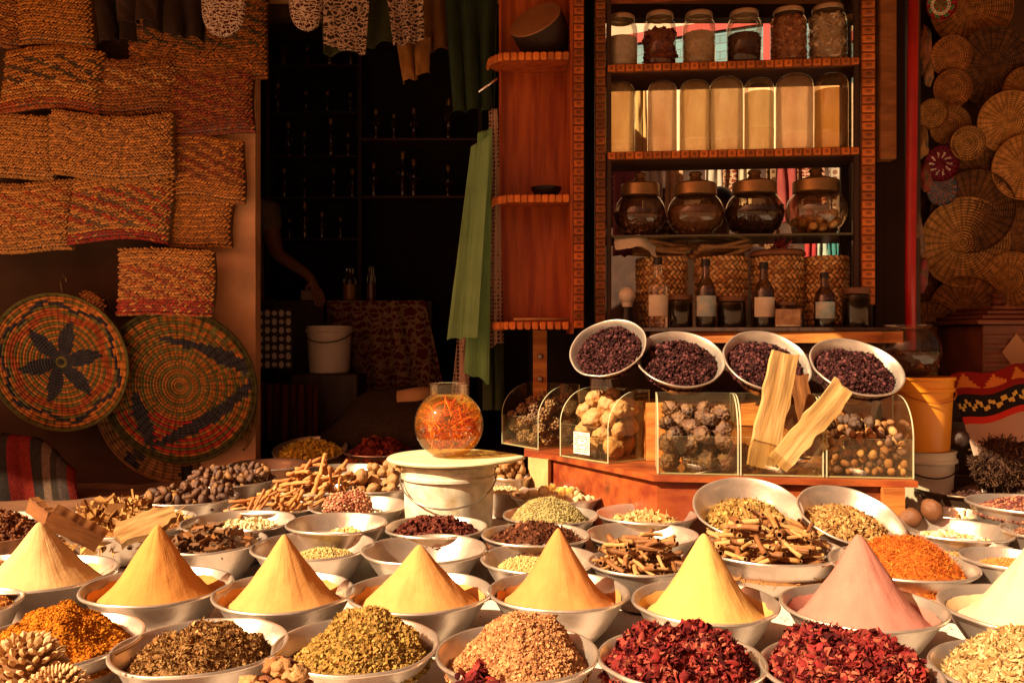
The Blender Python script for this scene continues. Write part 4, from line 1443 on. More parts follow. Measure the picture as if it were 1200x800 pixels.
# two turned bins
bin1 = clear_bin((.099 - .244 * math.cos(R(-55)), 3.20 - .244 * math.sin(R(-55))), -55, 'clear bin of knobbly brown clusters, farthest left on the bench')
bin2 = clear_bin((.32 - .244 * math.cos(R(-52)), 2.835 - .244 * math.sin(R(-52))), -52, 'clear bin of large pale stones, turned sideways')
p3 = Vector((.446, 2.622))
bin3 = clear_bin(p3, -8, 'clear bin of dark bumpy balls in the middle of the bench')
p4 = p3 + b3d * .248
bin4 = clear_bin(p4, -8, 'clear bin with two wooden slabs standing in it')
p5 = p4 + b3d * .250
bin5 = clear_bin(p5, -8, 'clear bin of small brown nuts at the right end of the bench', .25)

CL = proto_meshes('knobbly_cluster', M['nut'], lambda i_: cluster_mb(i_ + 1, 46, .27), 3)
fill_bin(bin1, 90, .026, CL, 'knobbly_cluster', 'knobbly brown cluster in the leftmost clear bin', 'seed cluster', 'knobbly clusters in the leftmost bin', 3, back=.35)
ST = proto_meshes('pale_stone', M['nut'], lambda i_: lump_mb(i_ + 21, ICO4, .30, 1.3, (1, .95, .9), (.56, .31, .12), .13, col2=(.42, .19, .06)), 5)
fill_bin(bin2, 80, .033, ST, 'alum_stone', 'large pale tan stone in the sideways clear bin', 'stone', 'pale stones in the sideways bin', 4, back=.75, hmax=.215)
DB = proto_meshes('bumpy_ball', M['nut'], lambda i_: lump_mb(i_ + 29, ICO4, .22, 1.6, (1.05, .95, .9), [(.13, .055, .026), (.20, .095, .042), (.08, .035, .018)][i_], .34, col2=(.22, .11, .045)), 3)
fill_bin(bin3, 90, .0275, DB, 'bumpy_ball', 'dark brown bumpy ball in the middle clear bin', 'seed ball', 'bumpy balls in the middle bin', 5, back=.40)
NM5 = proto_meshes('small_nut', M['nut'], lambda i_: lump_mb(i_ + 51, ICO2, .22, 1.4, (1.1, .85, .75),
                   [(.44, .21, .07), (.32, .13, .04), (.54, .30, .11), (.38, .17, .055), (.15, .065, .035)][i_ % 5], .04), 5)
fill_bin(bin5, 300, .0145, NM5, 'small_nut', 'small brown nut in the rightmost clear bin', 'nut', 'small nuts in the rightmost bin', 6, back=.35, W_=.25, hmax=.155)
DD = proto_meshes('dark_pod', M['nut'], lambda i_: lump_mb(i_ + 71, ICO3, .3, 2.4, (1.1, .9, .8), (.10, .05, .03), .2), 2)
Mx5 = Matrix.Translation(bin5.location) @ bin5.rotation_euler.to_matrix().to_4x4()
r_ = np.random.default_rng(17)
for k in range(15):
    put(DD[k % 2], 'dark_pod', Mx5 @ Vector((r_.uniform(.03, .17), r_.uniform(.07, .16), .148 + r_.uniform(0, .02))), rr3(r_), .0165,
        'dark wrinkled pod on top of the small nuts in the rightmost bin', 'pod', 'dark pods on the small nuts')

# sticker on bin 2
mb = MB()
r_ = np.random.default_rng(2)
mb.box(.075, -.0022, .02, .155, -.0014, .095, (1, 1, 1))
for k in range(9):
    zq = .027 + k * .0075
    x0 = .08
    while x0 < .148:
        ww = r_.uniform(.004, .014)
        if r_.uniform() < .8:
            mb.box(x0, -.0030, zq, min(x0 + ww, .152), -.0023, zq + .0035, (.55, .22, .12))
        x0 += ww + .003
sk = mb.build('paper_sticker', mat('sticker', (.85, .80, .74), .7, vc=True), bin2)

# slabs in bin 4
zf = .90
Mx4 = Matrix.Translation(bin4.location) @ bin4.rotation_euler.to_matrix().to_4x4()
block_at(at(892, 546, 2.60), at(921, 412, 2.60), .085, .016, 'wooden_slab', M['wood_pale'], 'pale upright wooden slab leaning in the fourth clear bin, the left one', 'wooden slab', 'pale wooden slabs in the fourth bin', seed=3, rough=.003, bend=.003, roll=6)
block_at(at(912, 543, 2.585), at(990, 452, 2.46), .066, .018, 'wooden_slab', M['wood_pale'], 'pale slanted wooden slab reaching out of the fourth clear bin, the right one', 'wooden slab', 'pale wooden slabs in the fourth bin', seed=8, rough=.003, bend=.008, roll=-10)
block_at(at(950, 532, 2.70), at(937, 438, 2.72), .055, .012, 'wooden_slab', M['block'], 'brown wooden slab in shade behind the two pale ones', 'wooden slab', 'pale wooden slabs in the fourth bin', seed=11, rough=.004)
BKP = proto_meshes('bark_chip', M['bark'], lambda i_: slab_mb(1, .32, .12, i_ + 3, .05, .03, 8), 3)
r_ = np.random.default_rng(23)
for k in range(16):
    put(BKP[k % 3], 'bark_chip', Mx4 @ Vector((r_.uniform(.04, .20), r_.uniform(.035, .17), .018 + .0035 * k)), Euler((r_.normal(0, .3), r_.normal(0, .25), r_.uniform(-.6, .6))), r_.uniform(.05, .085),
        'bark chip lying at the bottom of the fourth clear bin', 'bark chip', 'bark chips in the fourth bin')

# ---- tilted bowls of dark berries on the step
DK = [(.035, .009, .009), (.06, .016, .016), (.13, .04, .04), (.018, .005, .005)]
for k, (px, py, wp, ti, ro, Y, lab) in enumerate([
        (712, 407, 92, 41, -24, 2.96, 'farthest left of the four tilted bowls'),
        (797, 420, 103, 38, -2, 2.90, 'second from left of the four tilted bowls'),
        (899, 422, 104, 40, 4, 2.84, 'third of the four tilted bowls, behind the slab'),
        (1004, 429, 109, 36, 5, 2.76, 'rightmost of the four tilted bowls')]):
    c, s, e = place_bowl(px, py, wp, 'tilted metal bowl of dark berries, ' + lab, tilt=ti, roll=ro, Y=Y, group='tilted bowls of dark berries')
    heap(c, s, e, 'dark dried berry heap in the ' + lab, [('berry', .4), ('flower', .5), ('petal', .3)], DK, H=.022, z0=-.030, n=1900, size=.0072, Rf=.131, shape='flat', lump=.012, cy=-.006, group='dark berry heaps in the tilted bowls')

# ================================================================== ORANGE AND WHITE PAILS
px_ = (1078 - 600) / 1000
YP = 2.98
xp = .478 * YP - .012
z_top_w = CAMZ - .126 * YP
pw2 = empty('white_pail', (xp + .02, YP, TABLE_Z + .001))
tag(pw2, 'off-white plastic pail under the orange pail', 'pail', 'stacked pails at the right')
h = z_top_w - TABLE_Z - .002
MB().lathe([(.001, 0), (.085, 0), (.09, .005), (.103, h - .04), (.112, h - .039), (.112, h - .028), (.106, h - .026), (.106, h - .006), (.110, h - .004), (.110, h), (.001, h - .001)], 56).build('pail_body', M['plastic_white'], pw2)
MB().tube([(.110 * math.cos(a), .110 * math.sin(a) - .006, h - .034 - .05 * math.sin(k / 15 * math.pi)) for k, a in enumerate(np.linspace(math.pi * 1.05, math.pi * 1.9, 16))], .0028, 6).build('handle', M['wood_dark'], pw2)
po = empty('orange_pail', (xp, YP, z_top_w + .001))
tag(po, 'bright orange plastic pail stacked on the white one', 'pail', 'stacked pails at the right')
h2 = (CAMZ - .041 * YP) - z_top_w - .001
MB().lathe([(.001, 0), (.103, 0), (.106, .006), (.115, h2 - .05), (.121, h2 - .049), (.121, h2 - .038), (.117, h2 - .036), (.118, h2 - .012), (.124, h2 - .010), (.124, h2), (.119, h2), (.001, h2 - .002)], 56).build('pail_body', M['plastic_orange'], po)
MB().tube([(.122 * math.cos(a), .122 * math.sin(a) - .004, h2 - .04 - .045 * math.sin(k / 15 * math.pi)) for k, a in enumerate(np.linspace(math.pi * 1.15, math.pi * 1.95, 16))], .0025, 6).build('handle', mat('handle_orange', (.45, .12, .02), .5), po)
gb = empty('glass_bowl', (xp - .03, YP + .0, z_top_w + .001 + h2 + .001))
tag(gb, 'rounded glass bowl of dark leaves on top of the orange pail', 'glass bowl')
pr = [(.001, .001), (.06, .001)]
for a in np.linspace(-55, 52, 22):
    pr.append((.109 * math.cos(R(a)), .088 + .100 * math.sin(R(a))))
pr += [(.078, .176), (.08, .18), (.077, .181)]
MB().lathe(pr, 56).build('glass_shell', M['glass_jar'], gb)
o = heap(Vector((0, 0, 0)), .74, Euler((0, 0, 0)), None, ['flake', 'petal'], [(.10, .035, .015), (.2, .08, .03), (.05, .02, .01)], H=.05, z0=.06, n=1100, size=.010, Rf=.125, lump=.015, name='dark_leaves', cat=None, group=None)
vv = MB()
o.parent = gb
for key in ('label', 'category', 'group'):
    if key in o: del o[key]
vv.lathe([(.001, .004), (.058, .004), (.085, .03), (.098, .06), (.097, .075), (.001, .078)], 40, col=(.06, .025, .012)).build('leaf_core', M['grain'], gb)

# ================================================================== THE GLASS CABINET
CA = Vector((.322, 3.30)); CB = Vector((1.365, 3.20))
cd = (CB - CA).normalized(); cn = Vector((-cd.y, cd.x))       # cn points away from the camera
cyaw = math.atan2(cd.y, cd.x)


def cab_xy(px, off):
    """world XY where the ray of pixel column px meets the cabinet plane moved back by off"""
    o_ = CA + cn * off
    k = (px - 600) / 1000
    # point = o_ + t*cd ; x = k*y
    t_ = (k * o_.y - o_.x) / (cd.x - k * cd.y)
    return o_ + cd * t_


cab = empty('display_cabinet', (CA.x, CA.y, 1.337), (0, 0, cyaw))
tag(cab, 'tall wooden display cabinet with carved red edges and glass shelves', 'cabinet')
WC = 1.05
Zs = {1: 2.372, 2: 2.035, 3: 1.712, 4: 1.352}
ZT = 3.0
b0 = 1.337


def carved(mb, x0, x1, y0, y1, z0, z1, along='z', pitch=.032, col=(1, 1, 1)):
    """strip of small carved blocks"""
    L_ = (z1 - z0) if along == 'z' else (x1 - x0)
    n = max(1, int(L_ / pitch))
    mb.box(x0, y0 + .006, z0, x1, y1, z1, np.array(col) * .35)
    r = np.random.default_rng(int(abs(x0 * 100 + z0 * 10)) + 5)
    for k in range(n):
        c_ = np.array(col) * r.uniform(.6, 1.2)
        d = r.uniform(-.002, .002)
        if along == 'z':
            a, b = z0 + L_ * k / n + .003, z0 + L_ * (k + 1) / n - .003
            mb.box(x0 + .002, y0 + d, a, x1 - .002, y0 + .0075, b, c_, bev=.003)
            mb.box(x0 + (x1 - x0) * .3, y0 - .003 + d, a + (b - a) * .3, x0 + (x1 - x0) * .7, y0 + .001, b - (b - a) * .3, c_ * .5, bev=.002)
        else:
            a, b = x0 + L_ * k / n + .003, x0 + L_ * (k + 1) / n - .003
            mb.box(a, y0 + d, z0 + .002, b, y0 + .0075, z1 - .002, c_, bev=.003)
            mb.box(a + (b - a) * .3, y0 - .003 + d, z0 + (z1 - z0) * .3, b - (b - a) * .3, y0 + .001, z1 - (z1 - z0) * .3, c_ * .5, bev=.002)


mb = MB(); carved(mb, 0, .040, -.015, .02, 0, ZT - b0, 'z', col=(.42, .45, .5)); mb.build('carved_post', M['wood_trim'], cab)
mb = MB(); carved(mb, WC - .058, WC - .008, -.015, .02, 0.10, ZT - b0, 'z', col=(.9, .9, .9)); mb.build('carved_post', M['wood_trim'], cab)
for k, (x0, x1) in enumerate(((.042, .062), (WC - .08, WC - .060))):
    MB().box(x0, 0, 0, x1, .02, ZT - b0, bev=.003).build('inner_post', M['wood_dark'], cab)
for k, x0 in enumerate((.0, WC - .05)):
    MB().box(x0, .28, 0, x0 + .03, .31, ZT - b0, bev=.003).build('rear_post', M['wood_dark'], cab)
for k in (1, 2):
    mb = MB(); carved(mb, .045, WC - .06, -.004, .016, Zs[k] - b0 - .034, Zs[k] - b0 - .004, 'x', .034); mb.build('carved_edge', M['wood_trim'], cab)
    MB().box(.02, .018, Zs[k] - b0 - .022, WC - .03, .30, Zs[k] - b0 - .004).build('shelf_board', M['wood_dark'] if k == 9 else mat('shelf_dark', (.10, .04, .02), .5), cab)
MB().box(.03, .01, Zs[3] - b0 - .010, WC - .03, .30, Zs[3] - b0 - .002).build('glass_shelf', mat('shelf_glass', (.10, .09, .05), .15, spec=.6), cab)
MB().box(.0, -.20, .0, WC + .02, .32, Zs[4] - b0 - .002).build('base_board', M['wood_dark'], cab)
MB().box(.045, .005, 2.62 - b0, WC - .06, .05, 2.70 - b0, bev=.004).build('top_rail', M['wood_red'], cab)
MB().box(.0, -.01, 2.90 - b0, WC, .31, ZT - b0, bev=.004).build('cabinet_top', M['wood_red'], cab)
MB().box(-.004, .025, .02, -.001, .29, 2.88 - b0).build('side_glass', M['glass'], cab)
MB().box(WC - .008, .025, .02, WC - .005, .29, 2.88 - b0).build('side_glass', M['glass'], cab)
MB().box(.02, -.16, -.45, WC - .02, .30, -.004).build('lower_case', M['wood_dark'], cab)


def lathe_thing(parts, name, loc, label, cat, group, rz=0.0):
    o = empty(name, loc, (0, 0, rz))
    tag(o, label, cat, group)
    for nm, pr_, m_ in parts:
        MB().lathe(pr_, 36).build(nm, m_, o)
    return o


def jar_content(o, r0, h, kind, pal, seed=0):
    """solid body of the jar's contents with pieces at its surface"""
    r = np.random.default_rng(seed + 50)
    mb = MB()
    pal = np.asarray(pal, float)
    bc = pal.mean(0) * .9
    nseg = 40
    sz = {'berry': .0095, 'chunk': .010, 'petal': .011, 'oct': .004, 'flake': .008}.get(kind, 0)
    ri = r0 - sz * 1.0
    prf = [(.001, .004), (ri * .93, .004), (ri, .012), (ri, h * .85), (ri * .97, h), (ri * .5, h + .004), (.001, h + .006)]
    mb.lathe(prf, nseg, col=bc)
    if kind:
        n = 260 if kind in ('berry', 'chunk', 'petal') else 500
        sz = {'berry': .0095, 'chunk': .010, 'petal': .011, 'oct': .004, 'flake': .008}[kind]
        a = r.uniform(0, 2 * np.pi, n)
        zq = r.uniform(.01, h, n)
        pos = np.stack([np.cos(a) * (r0 - sz * .75), np.sin(a) * (r0 - sz * .75), zq], 1)
        grains(mb, kind, pos, sz, pal, r, .25)
        n2 = n // 4
        a = r.uniform(0, 2 * np.pi, n2); q = np.sqrt(r.uniform(0, 1, n2)) * r0 * .85
        grains(mb, kind, np.stack([q * np.cos(a), q * np.sin(a), np.full(n2, h) + sz * .3], 1), sz, pal, r, .25)
    ob = mb.build('jar_contents', M['jar_grain'], o)
    return ob


top_jars = [
    (728, 38, 62, 79, None, [(.92, .82, .74)], .62, 'white salt'),
    (773, 38, 64, 77, 'petal', [(.26, .05, .03), (.40, .11, .05)], .70, 'crumbled dark red peel'),
    (819, 38, 63, 76, 'oct', [(.80, .62, .42), (.86, .72, .52)], .66, 'cream powder with dark specks'),
    (872, 40, 63, 73, 'oct', [(.10, .04, .03), (.16, .06, .04)], .60, 'nearly black ground spice'),
    (924, 42, 64, 72, 'berry', [(.60, .26, .15), (.76, .42, .26), (.40, .15, .09)], .86, 'reddish nuts'),
    (970, 43, 66, 70, 'chunk', [(.92, .80, .64), (.82, .66, .48)], .86, 'white square chunks'),
]
for k, (px, wd, hh, pyb, kd, pal, fr, what) in enumerate(top_jars):
    P_ = cab_xy(px, .085)
    Y = P_.y
    rad = wd * Y / 2000
    H = hh * Y / 1000
    o = lathe_thing([
        ('glass_shell', [(.001, .002), (rad * .92, .002), (rad, .012), (rad, H * .70), (rad * .95, H * .80), (rad * .76, H * .90), (rad * .76, H * .93)], M['glass_jar']),
        ('jar_lid', [(rad * .80, H * .905), (rad * .83, H * .91), (rad * .83, H * .975), (rad * .78, H), (.001, H * .998)], M['lid_tin'])],
        'glass_jar', (P_.x, P_.y, Zs[1] + .001), 'lidded glass jar of ' + what + ' on the top cabinet shelf', 'jar', 'lidded jars on the top shelf')
    jar_content(o, rad * .965, H * fr * .92, kd, pal, k)
P_ = cab_xy(999, .19)
o = lathe_thing([('glass_shell', [(.001, .002), (.045, .002), (.05, .012), (.05, .16), (.036, .185), (.036, .20)], M['glass_jar']),
                 ('jar_lid', [(.040, .195), (.040, .215), (.001, .216)], M['lid_tin'])],
                'glass_jar', (P_.x, P_.y, Zs[1] + .001), 'empty glass jar at the back right corner of the top cabinet shelf', 'jar', 'lidded jars on the top shelf')

row2 = [
    (726, 36, 85, (.80, .52, .20), .14, 'yellowish oil, leftmost'),
    (776, 35, 85, (.78, .54, .34), .18, 'milky pink-beige oil'),
    (814.5, 37, 85, (.82, .56, .24), .16, 'cloudy golden oil between two paler jars'),
    (851, 40, 88, (.84, .60, .32), .15, 'cloudy beige oil with the tallest dome'),
    (889.5, 35, 86, (.86, .62, .28), .30, 'pale oil with a low bright line'),
    (931, 44, 90, (.76, .50, .30), .20, 'hazy rose-beige oil, the widest jar'),
    (974, 39, 90, (.78, .44, .08), .22, 'clear amber oil under a dark dome'),
]
for k, (px, wd, hh, colr, lv, what) in enumerate(row2):
    P_ = cab_xy(px, .08)
    Y = P_.y
    rad = wd * Y / 2000 * .985
    H = hh * Y / 1000
    o = empty('oil_jar', (P_.x, P_.y, Zs[2] + .001), (0, 0, 0))
    tag(o, 'dome-topped glass jar of ' + what + ', second cabinet shelf', 'jar', 'upturned oil jars on the second shelf')
    dome = [(rad * math.cos(R(a)) ** .62, H - rad * .85 + rad * .85 * math.sin(R(a))) for a in np.linspace(0, 89.5, 14)]
    body = [(.001, .001), (rad * .95, .001), (rad, .008)] + dome
    MB().lathe(body, 36).build('glass_shell', M['glass_jar'] if k < 6 else M['glass_bulb'], o)
    lm = liquid_mat('oil_%d' % k, colr, .5)
    hl = H - rad * .9
    q = rad * .97
    MB().lathe([(.001, .004), (q * .95, .004), (q, .010), (q, H * lv), (q * .995, H * lv + .001)], 36).build('lower_oil', liquid_mat('oil_low_%d' % k, tuple(c_ * .85 for c_ in colr), .4), o)
    top = hl * (1, 1, 1, 1, .97, 1, .95)[k]
    domed = k not in (4, 6)
    pr_ = [(q * .985, H * lv + .002), (q * .985, top)] + ([(q * .985 * math.cos(R(a)) ** .62, top + q * .80 * math.sin(R(a))) for a in np.linspace(5, 89.5, 10)] if domed else [(.001, top + .001)])
    MB().lathe(pr_, 36).build('upper_oil', lm, o)

row3 = [
    (750, 60, 48, 20, 'petal', [(.14, .06, .04), (.24, .12, .08)], .58, 'dark dried leaves'),
    (815, 66, 48, 21, 'flake', [(.34, .18, .10), (.50, .30, .18), (.18, .08, .04)], .70, 'brown flakes'),
    (884, 68, 49, 20, 'petal', [(.05, .02, .015), (.09, .04, .03)], .66, 'nearly black pods'),
    (956, 70, 50, 20, None, None, .5, 'small dried limes'),
]
LIME = proto_meshes('dried_lime', M['nut'], lambda i_: lump_mb(i_ + 81, ICO3, .06, 1.5, (1, 1, .95), [(.52, .26, .07), (.62, .38, .14)][i_ % 2], .03), 2)
for k, (px, wd, bh, lh, kd, pal, fr, what) in enumerate(row3):
    P_ = cab_xy(px, .12)
    Y = P_.y
    rad = wd * Y / 2000
    hb = bh * Y / 1000
    z0 = Zs[3] + .001
    prb = [(.001, .001), (rad * .55, .001)]
    for a in np.linspace(-50, 48, 18):
        prb.append((rad * math.cos(R(a)), hb * .54 + hb * .60 * math.sin(R(a)) + .004))
    nr = prb[-1][0]
    zt = prb[-1][1]
    lh_ = .042
    o = lathe_thing([
        ('glass_shell', prb, M['glass_bulb']),
        ('metal_lid', [(nr * 1.04, zt - .004), (nr * 1.12, zt), (nr * 1.12, zt + lh_), (nr * 1.06, zt + lh_ + .004), (nr * .62, zt + lh_ + .014), (nr * .34, zt + lh_ + .022), (nr * .27, zt + lh_ + .034), (nr * .36, zt + lh_ + .040), (nr * .30, zt + lh_ + .050), (.001, zt + lh_ + .052)], M['lid_brass'])],
        'bulb_jar', (P_.x, P_.y, z0), 'round-bellied glass jar with brass-coloured lid holding ' + what, 'jar', 'round-bellied jars on the third shelf')
    if kd:
        r = np.random.default_rng(k + 90)
        mb = MB()
        hf = hb * fr
        prs = [(.001, .005)] + [(x * .95, z) for x, z in prb[1:] if z < hf] + [(rad * .93, hf), (.001, hf + .008)]
        mb.lathe(prs, 40, col=np.mean(pal, 0) * .7)
        n = 420
        a = r.uniform(0, 2 * np.pi, n); ph = r.uniform(-50, 20, n)
        pos = np.stack([rad * .93 * np.cos(np.radians(ph)) * np.cos(a), rad * .93 * np.cos(np.radians(ph)) * np.sin(a), np.minimum(hb * .54 + hb * .57 * np.sin(np.radians(ph)), hf)], 1)
        grains(mb, kd, pos, .008, pal, r, .3)
        mb.build('jar_contents', M['grain'], o)
    else:
        r = np.random.default_rng(4)

        def ins(r_, rk):
            a = r_.uniform(0, 6.28); q = math.sqrt(r_.uniform()) * (rad - rk - .008)
            return q * math.cos(a), q * math.sin(a)
        for (x, y, z, rk) in pack(38, .0195, ins, lambda x, y: .004 + .05 * max(0, math.hypot(x, y) / rad - .5) ** 1.5, r):
            if z < hb * .92:
                put(LIME[int(r.integers(0, 2))], 'dried_lime', (P_.x + x * .95, P_.y + y * .95, z0 + z), rr3(r), rk, 'small dried lime inside the rightmost round-bellied jar', 'dried lime', 'dried limes in the round-bellied jar')

# woven baskets in the cabinet
STRAWP = np.array([(.62, .32, .10), (.76, .44, .16), (.48, .22, .07), (.84, .55, .24)])
WV = (np.array([(-1, 0, 0), (-.55, -.8, .35), (-.55, .8, .35), (.55, -.8, .35), (.55, .8, .35), (1, 0, 0), (0, 0, .75)], float),
      np.array([(0, 1, 6), (2, 0, 6), (1, 3, 6), (4, 2, 6), (3, 5, 6), (5, 4, 6)]))


def weave_cyl(mb, r0, r1, z0, z1, pal, r, pitch=.017):
    rows = max(2, int((z1 - z0) / (pitch * .8)))
    for j in range(rows):
        t_ = (j + .5) / rows
        rad = r0 + (r1 - r0) * t_ + .006 * math.sin(t_ * math.pi)
        n = int(2 * math.pi * rad / pitch)
        th = (np.arange(n) + .5 * (j % 2)) / n * 2 * np.pi
        pos = np.stack([rad * np.cos(th), rad * np.sin(th), np.full(n, z0 + (z1 - z0) * t_)], 1)
        sg = 1 if j % 2 else -1
        rot = np.zeros((n, 3, 3))
        for i_ in range(n):
            nrm = np.array([math.cos(th[i_]), math.sin(th[i_]), 0])
            tg = np.array([-math.sin(th[i_]), math.cos(th[i_]), 0])
            a = math.cos(R(38)) * tg + sg * math.sin(R(38)) * np.array([0, 0, 1])
            b = np.cross(nrm, a)
            rot[i_] = np.stack([a, b, nrm], 1)
        col = pal[r.integers(0, len(pal), n)] * r.uniform(.75, 1.15, (n, 1))
        mb.scatter(*WV, pos, rot, np.array([pitch * .68, pitch * .36, pitch * .5]) * np.ones((n, 3)), col)


row4 = [(775, 62, 62, 'sticks', 'with brown sticks laid on top'), (845, 64, 60, 'sticks2', 'with a bundle of cane on top'), (911, 62, 62, 'lid', 'closed by a flat brown lid'), (967, 54, 56, None, 'open and rightmost')]
for k, (px, wd, hh, topk, what) in enumerate(row4):
    P_ = cab_xy(px, .16)
    Y = P_.y
    rad = wd * Y / 2000
    H = .28
    o = empty('woven_basket', (P_.x, P_.y, Zs[4]), (0, 0, 0))
    tag(o, 'round straw basket ' + what + ' in the cabinet', 'basket', 'straw baskets at the bottom of the cabinet')
    mb = MB()
    r = np.random.default_rng(k + 3)
    mb.lathe([(.001, .003), (rad * .72, .003), (rad * .78, .02), (rad * .90, H), (rad * .84, H), (rad * .76, .1), (.001, .1)], 40, col=(.26, .12, .04))
    weave_cyl(mb, rad * .77, rad * .91, .01, H, STRAWP, r, .022)
    mb.build('basket_body', M['straw'], o)
    if topk == 'lid':
        MB().lathe([(.001, H + .035), (rad * .9, H + .028), (rad * 1.02, H + .018), (rad * 1.02, H + .006), (rad * .9, H + .002), (.001, H + .002)], 40).build('basket_lid', mat('lid_leather', (.26, .11, .05), .6, var=.3, vscale=14), o)
        mb = MB(); r = np.random.default_rng(6)
        grains(mb, 'twig', r.normal(0, .012, (60, 3)) * np.array([1.6, 1, .3]) + np.array([0, 0, .008]), .016, [(.5, .03, .04), (.62, .10, .10), (.3, .02, .03)], r)
        t_ = mb.build('chili_bunch', M['grain'], loc=(P_.x, P_.y - .03, Zs[4] + H + .036))
        tag(t_, 'small bunch of red chilies on the basket lid in the cabinet', 'chilies')
    elif topk:
        CS = proto_meshes('brown_stick', M['nut'], lambda i_: stick_mb(i_ + 7, .045, [(.44, .22, .09), (.56, .32, .14)][i_ % 2], .2), 2)
        r = np.random.default_rng(k + 40)
        for q_ in range(12):
            put(CS[q_ % 2], 'brown_stick', (P_.x + r.normal(0, .012), P_.y - .03 + r.uniform(-.04, .07), Zs[4] + H + .012 + .0045 * q_), Euler((0, r.normal(0, .08) + (.06 if k == 0 else -.13), r.normal(0, .18))), rad * 2 * r.uniform(.8, 1.1),
                'brown stick lying across the ' + ('leftmost' if k == 0 else 'second') + ' straw basket in the cabinet', 'stick', 'sticks on the ' + ('leftmost' if k == 0 else 'second') + ' straw basket')
MB_ = MB()
o = slab_mb(.17, .07, .002, 4, .02, .004).build('paper_sheet', M['paper'], loc=at(747, 284, 3.30), rot=(R(50), .15, .2))
tag(o, 'folded white paper hanging over the shelf edge above the left basket', 'paper')

# light bulb
P_ = cab_xy(735, .03)
lb_ = empty('light_bulb', (P_.x, P_.y, Zs[4]))
tag(lb_, 'unlit white light bulb standing at the left in the cabinet', 'light bulb')
pr = [(.018, .075)] + [(.034 * math.cos(R(a)), .125 + .034 * math.sin(R(a))) for a in np.linspace(-48, 89, 14)]
MB().lathe(pr, 28).build('bulb_glass', M['white_cer'], lb_)
MB().lathe([(.001, 0), (.026, 0), (.026, .04), (.021, .06), (.021, .082), (.001, .083)], 24).build('socket', M['black'], lb_)

# bottles in front of the baskets
bott = [(771, 23, 82, 'clear', 'brownish clear bottle with grey label in front of the leftmost straw basket', M['glass_jar'], M['paper']),
        (827, 23, 80, 'dark', 'dark bottle with white and blue label in front of the second straw basket', M['glass_dark'], M['label_blue']),
        (895, 24, 76, 'dark', 'dark bottle with pale label in front of the lidded straw basket', M['glass_dark'], M['paper']),
        (966, 23, 64, 'dark', 'dark bottle with light blue label in front of the rightmost straw basket', M['glass_dark'], M['label_blue'])]
for k, (px, wd, hh, kd, lab, gm, lm) in enumerate(bott):
    P_ = cab_xy(px, -.09)
    Y = P_.y
    rad = wd * Y / 2000
    H = hh * Y / 1000
    o = lathe_thing([
        ('bottle_glass', [(.001, .001), (rad * .95, .001), (rad, .008), (rad, H * .55), (rad * .85, H * .63), (rad * .42, H * .74), (rad * .38, H * .92)], gm),
        ('cap', [(rad * .45, H * .90), (rad * .45, H), (.001, H)], M['black'])],
        'bottle', (P_.x, P_.y, Zs[4]), lab, 'bottle', 'bottles in front of the straw baskets')
    if kd == 'dark':
        MB().lathe([(.001, .004), (rad * .93, .004), (rad * .93, H * .5), (.001, H * .5)], 24).build('dark_syrup', M['black'], o)
    a0 = np.linspace(R(195), R(345), 14)
    v = [(rad * 1.02 * math.cos(a), rad * 1.02 * math.sin(a), z) for z in (H * .16, H * .46) for a in a0]
    f = np.array([(i_, i_ + 1, 15 + i_, 14 + i_) for i_ in range(13)])
    MB().add(v, f).build('label_sticker', lm, o)
for k, (px, wd, hh, lab) in enumerate([(797, 29, 38, 'dark jar with a wooden lid between the first two bottles'), (857, 34, 36, 'dark jar with a wooden lid between the second and third bottles'),
                                       (921, 27, 30, 'small dark jar with a wooden lid left of the blue-label bottle'), (1003, 31, 46, 'dark block-like jar with a wooden lid at the right cabinet post')]):
    P_ = cab_xy(px, -.06)
    Y = P_.y
    rad = wd * Y / 2000; H = hh * Y / 1000
    lathe_thing([('jar_body', [(.001, .001), (rad * .96, .001), (rad, .01), (rad, H * .8), (rad * .9, H * .84), (.001, H * .84)], M['glass_dark']),
                 ('dark_filling', [(.001, .004), (rad * .92, .004), (rad * .92, H * .74), (.001, H * .74)], M['black']),
                 ('jar_lid', [(.001, H * .845), (rad * 1.0, H * .845), (rad * 1.02, H * .87), (rad * 1.0, H), (.001, H)], mat('lidwood%d' % k, (.16, .07, .03), .5))],
                'spice_jar', (P_.x, P_.y, Zs[4]), lab, 'jar', 'dark jars in front of the straw baskets')
P_ = cab_xy(924, -.155)
o = MB().box(-.045, 0, .001, .045, .012, .065, bev=.002).build('paper_card', mat('card', (.60, .42, .24), .8, color2=(.35, .2, .12), vscale=40), loc=(P_.x, P_.y, Zs[4]))
tag(o, 'worn beige paper card leaning before the small dark jar', 'card')

# ---- open red shelf unit left of the cabinet
sh = empty('open_shelf', (-.05, 3.28, 1.33))
tag(sh, 'open red wooden shelf unit with scalloped carved edges', 'shelf unit')
YS = 3.28


def PX(px, Y=YS):
    return (px - 600) / 1000 * Y


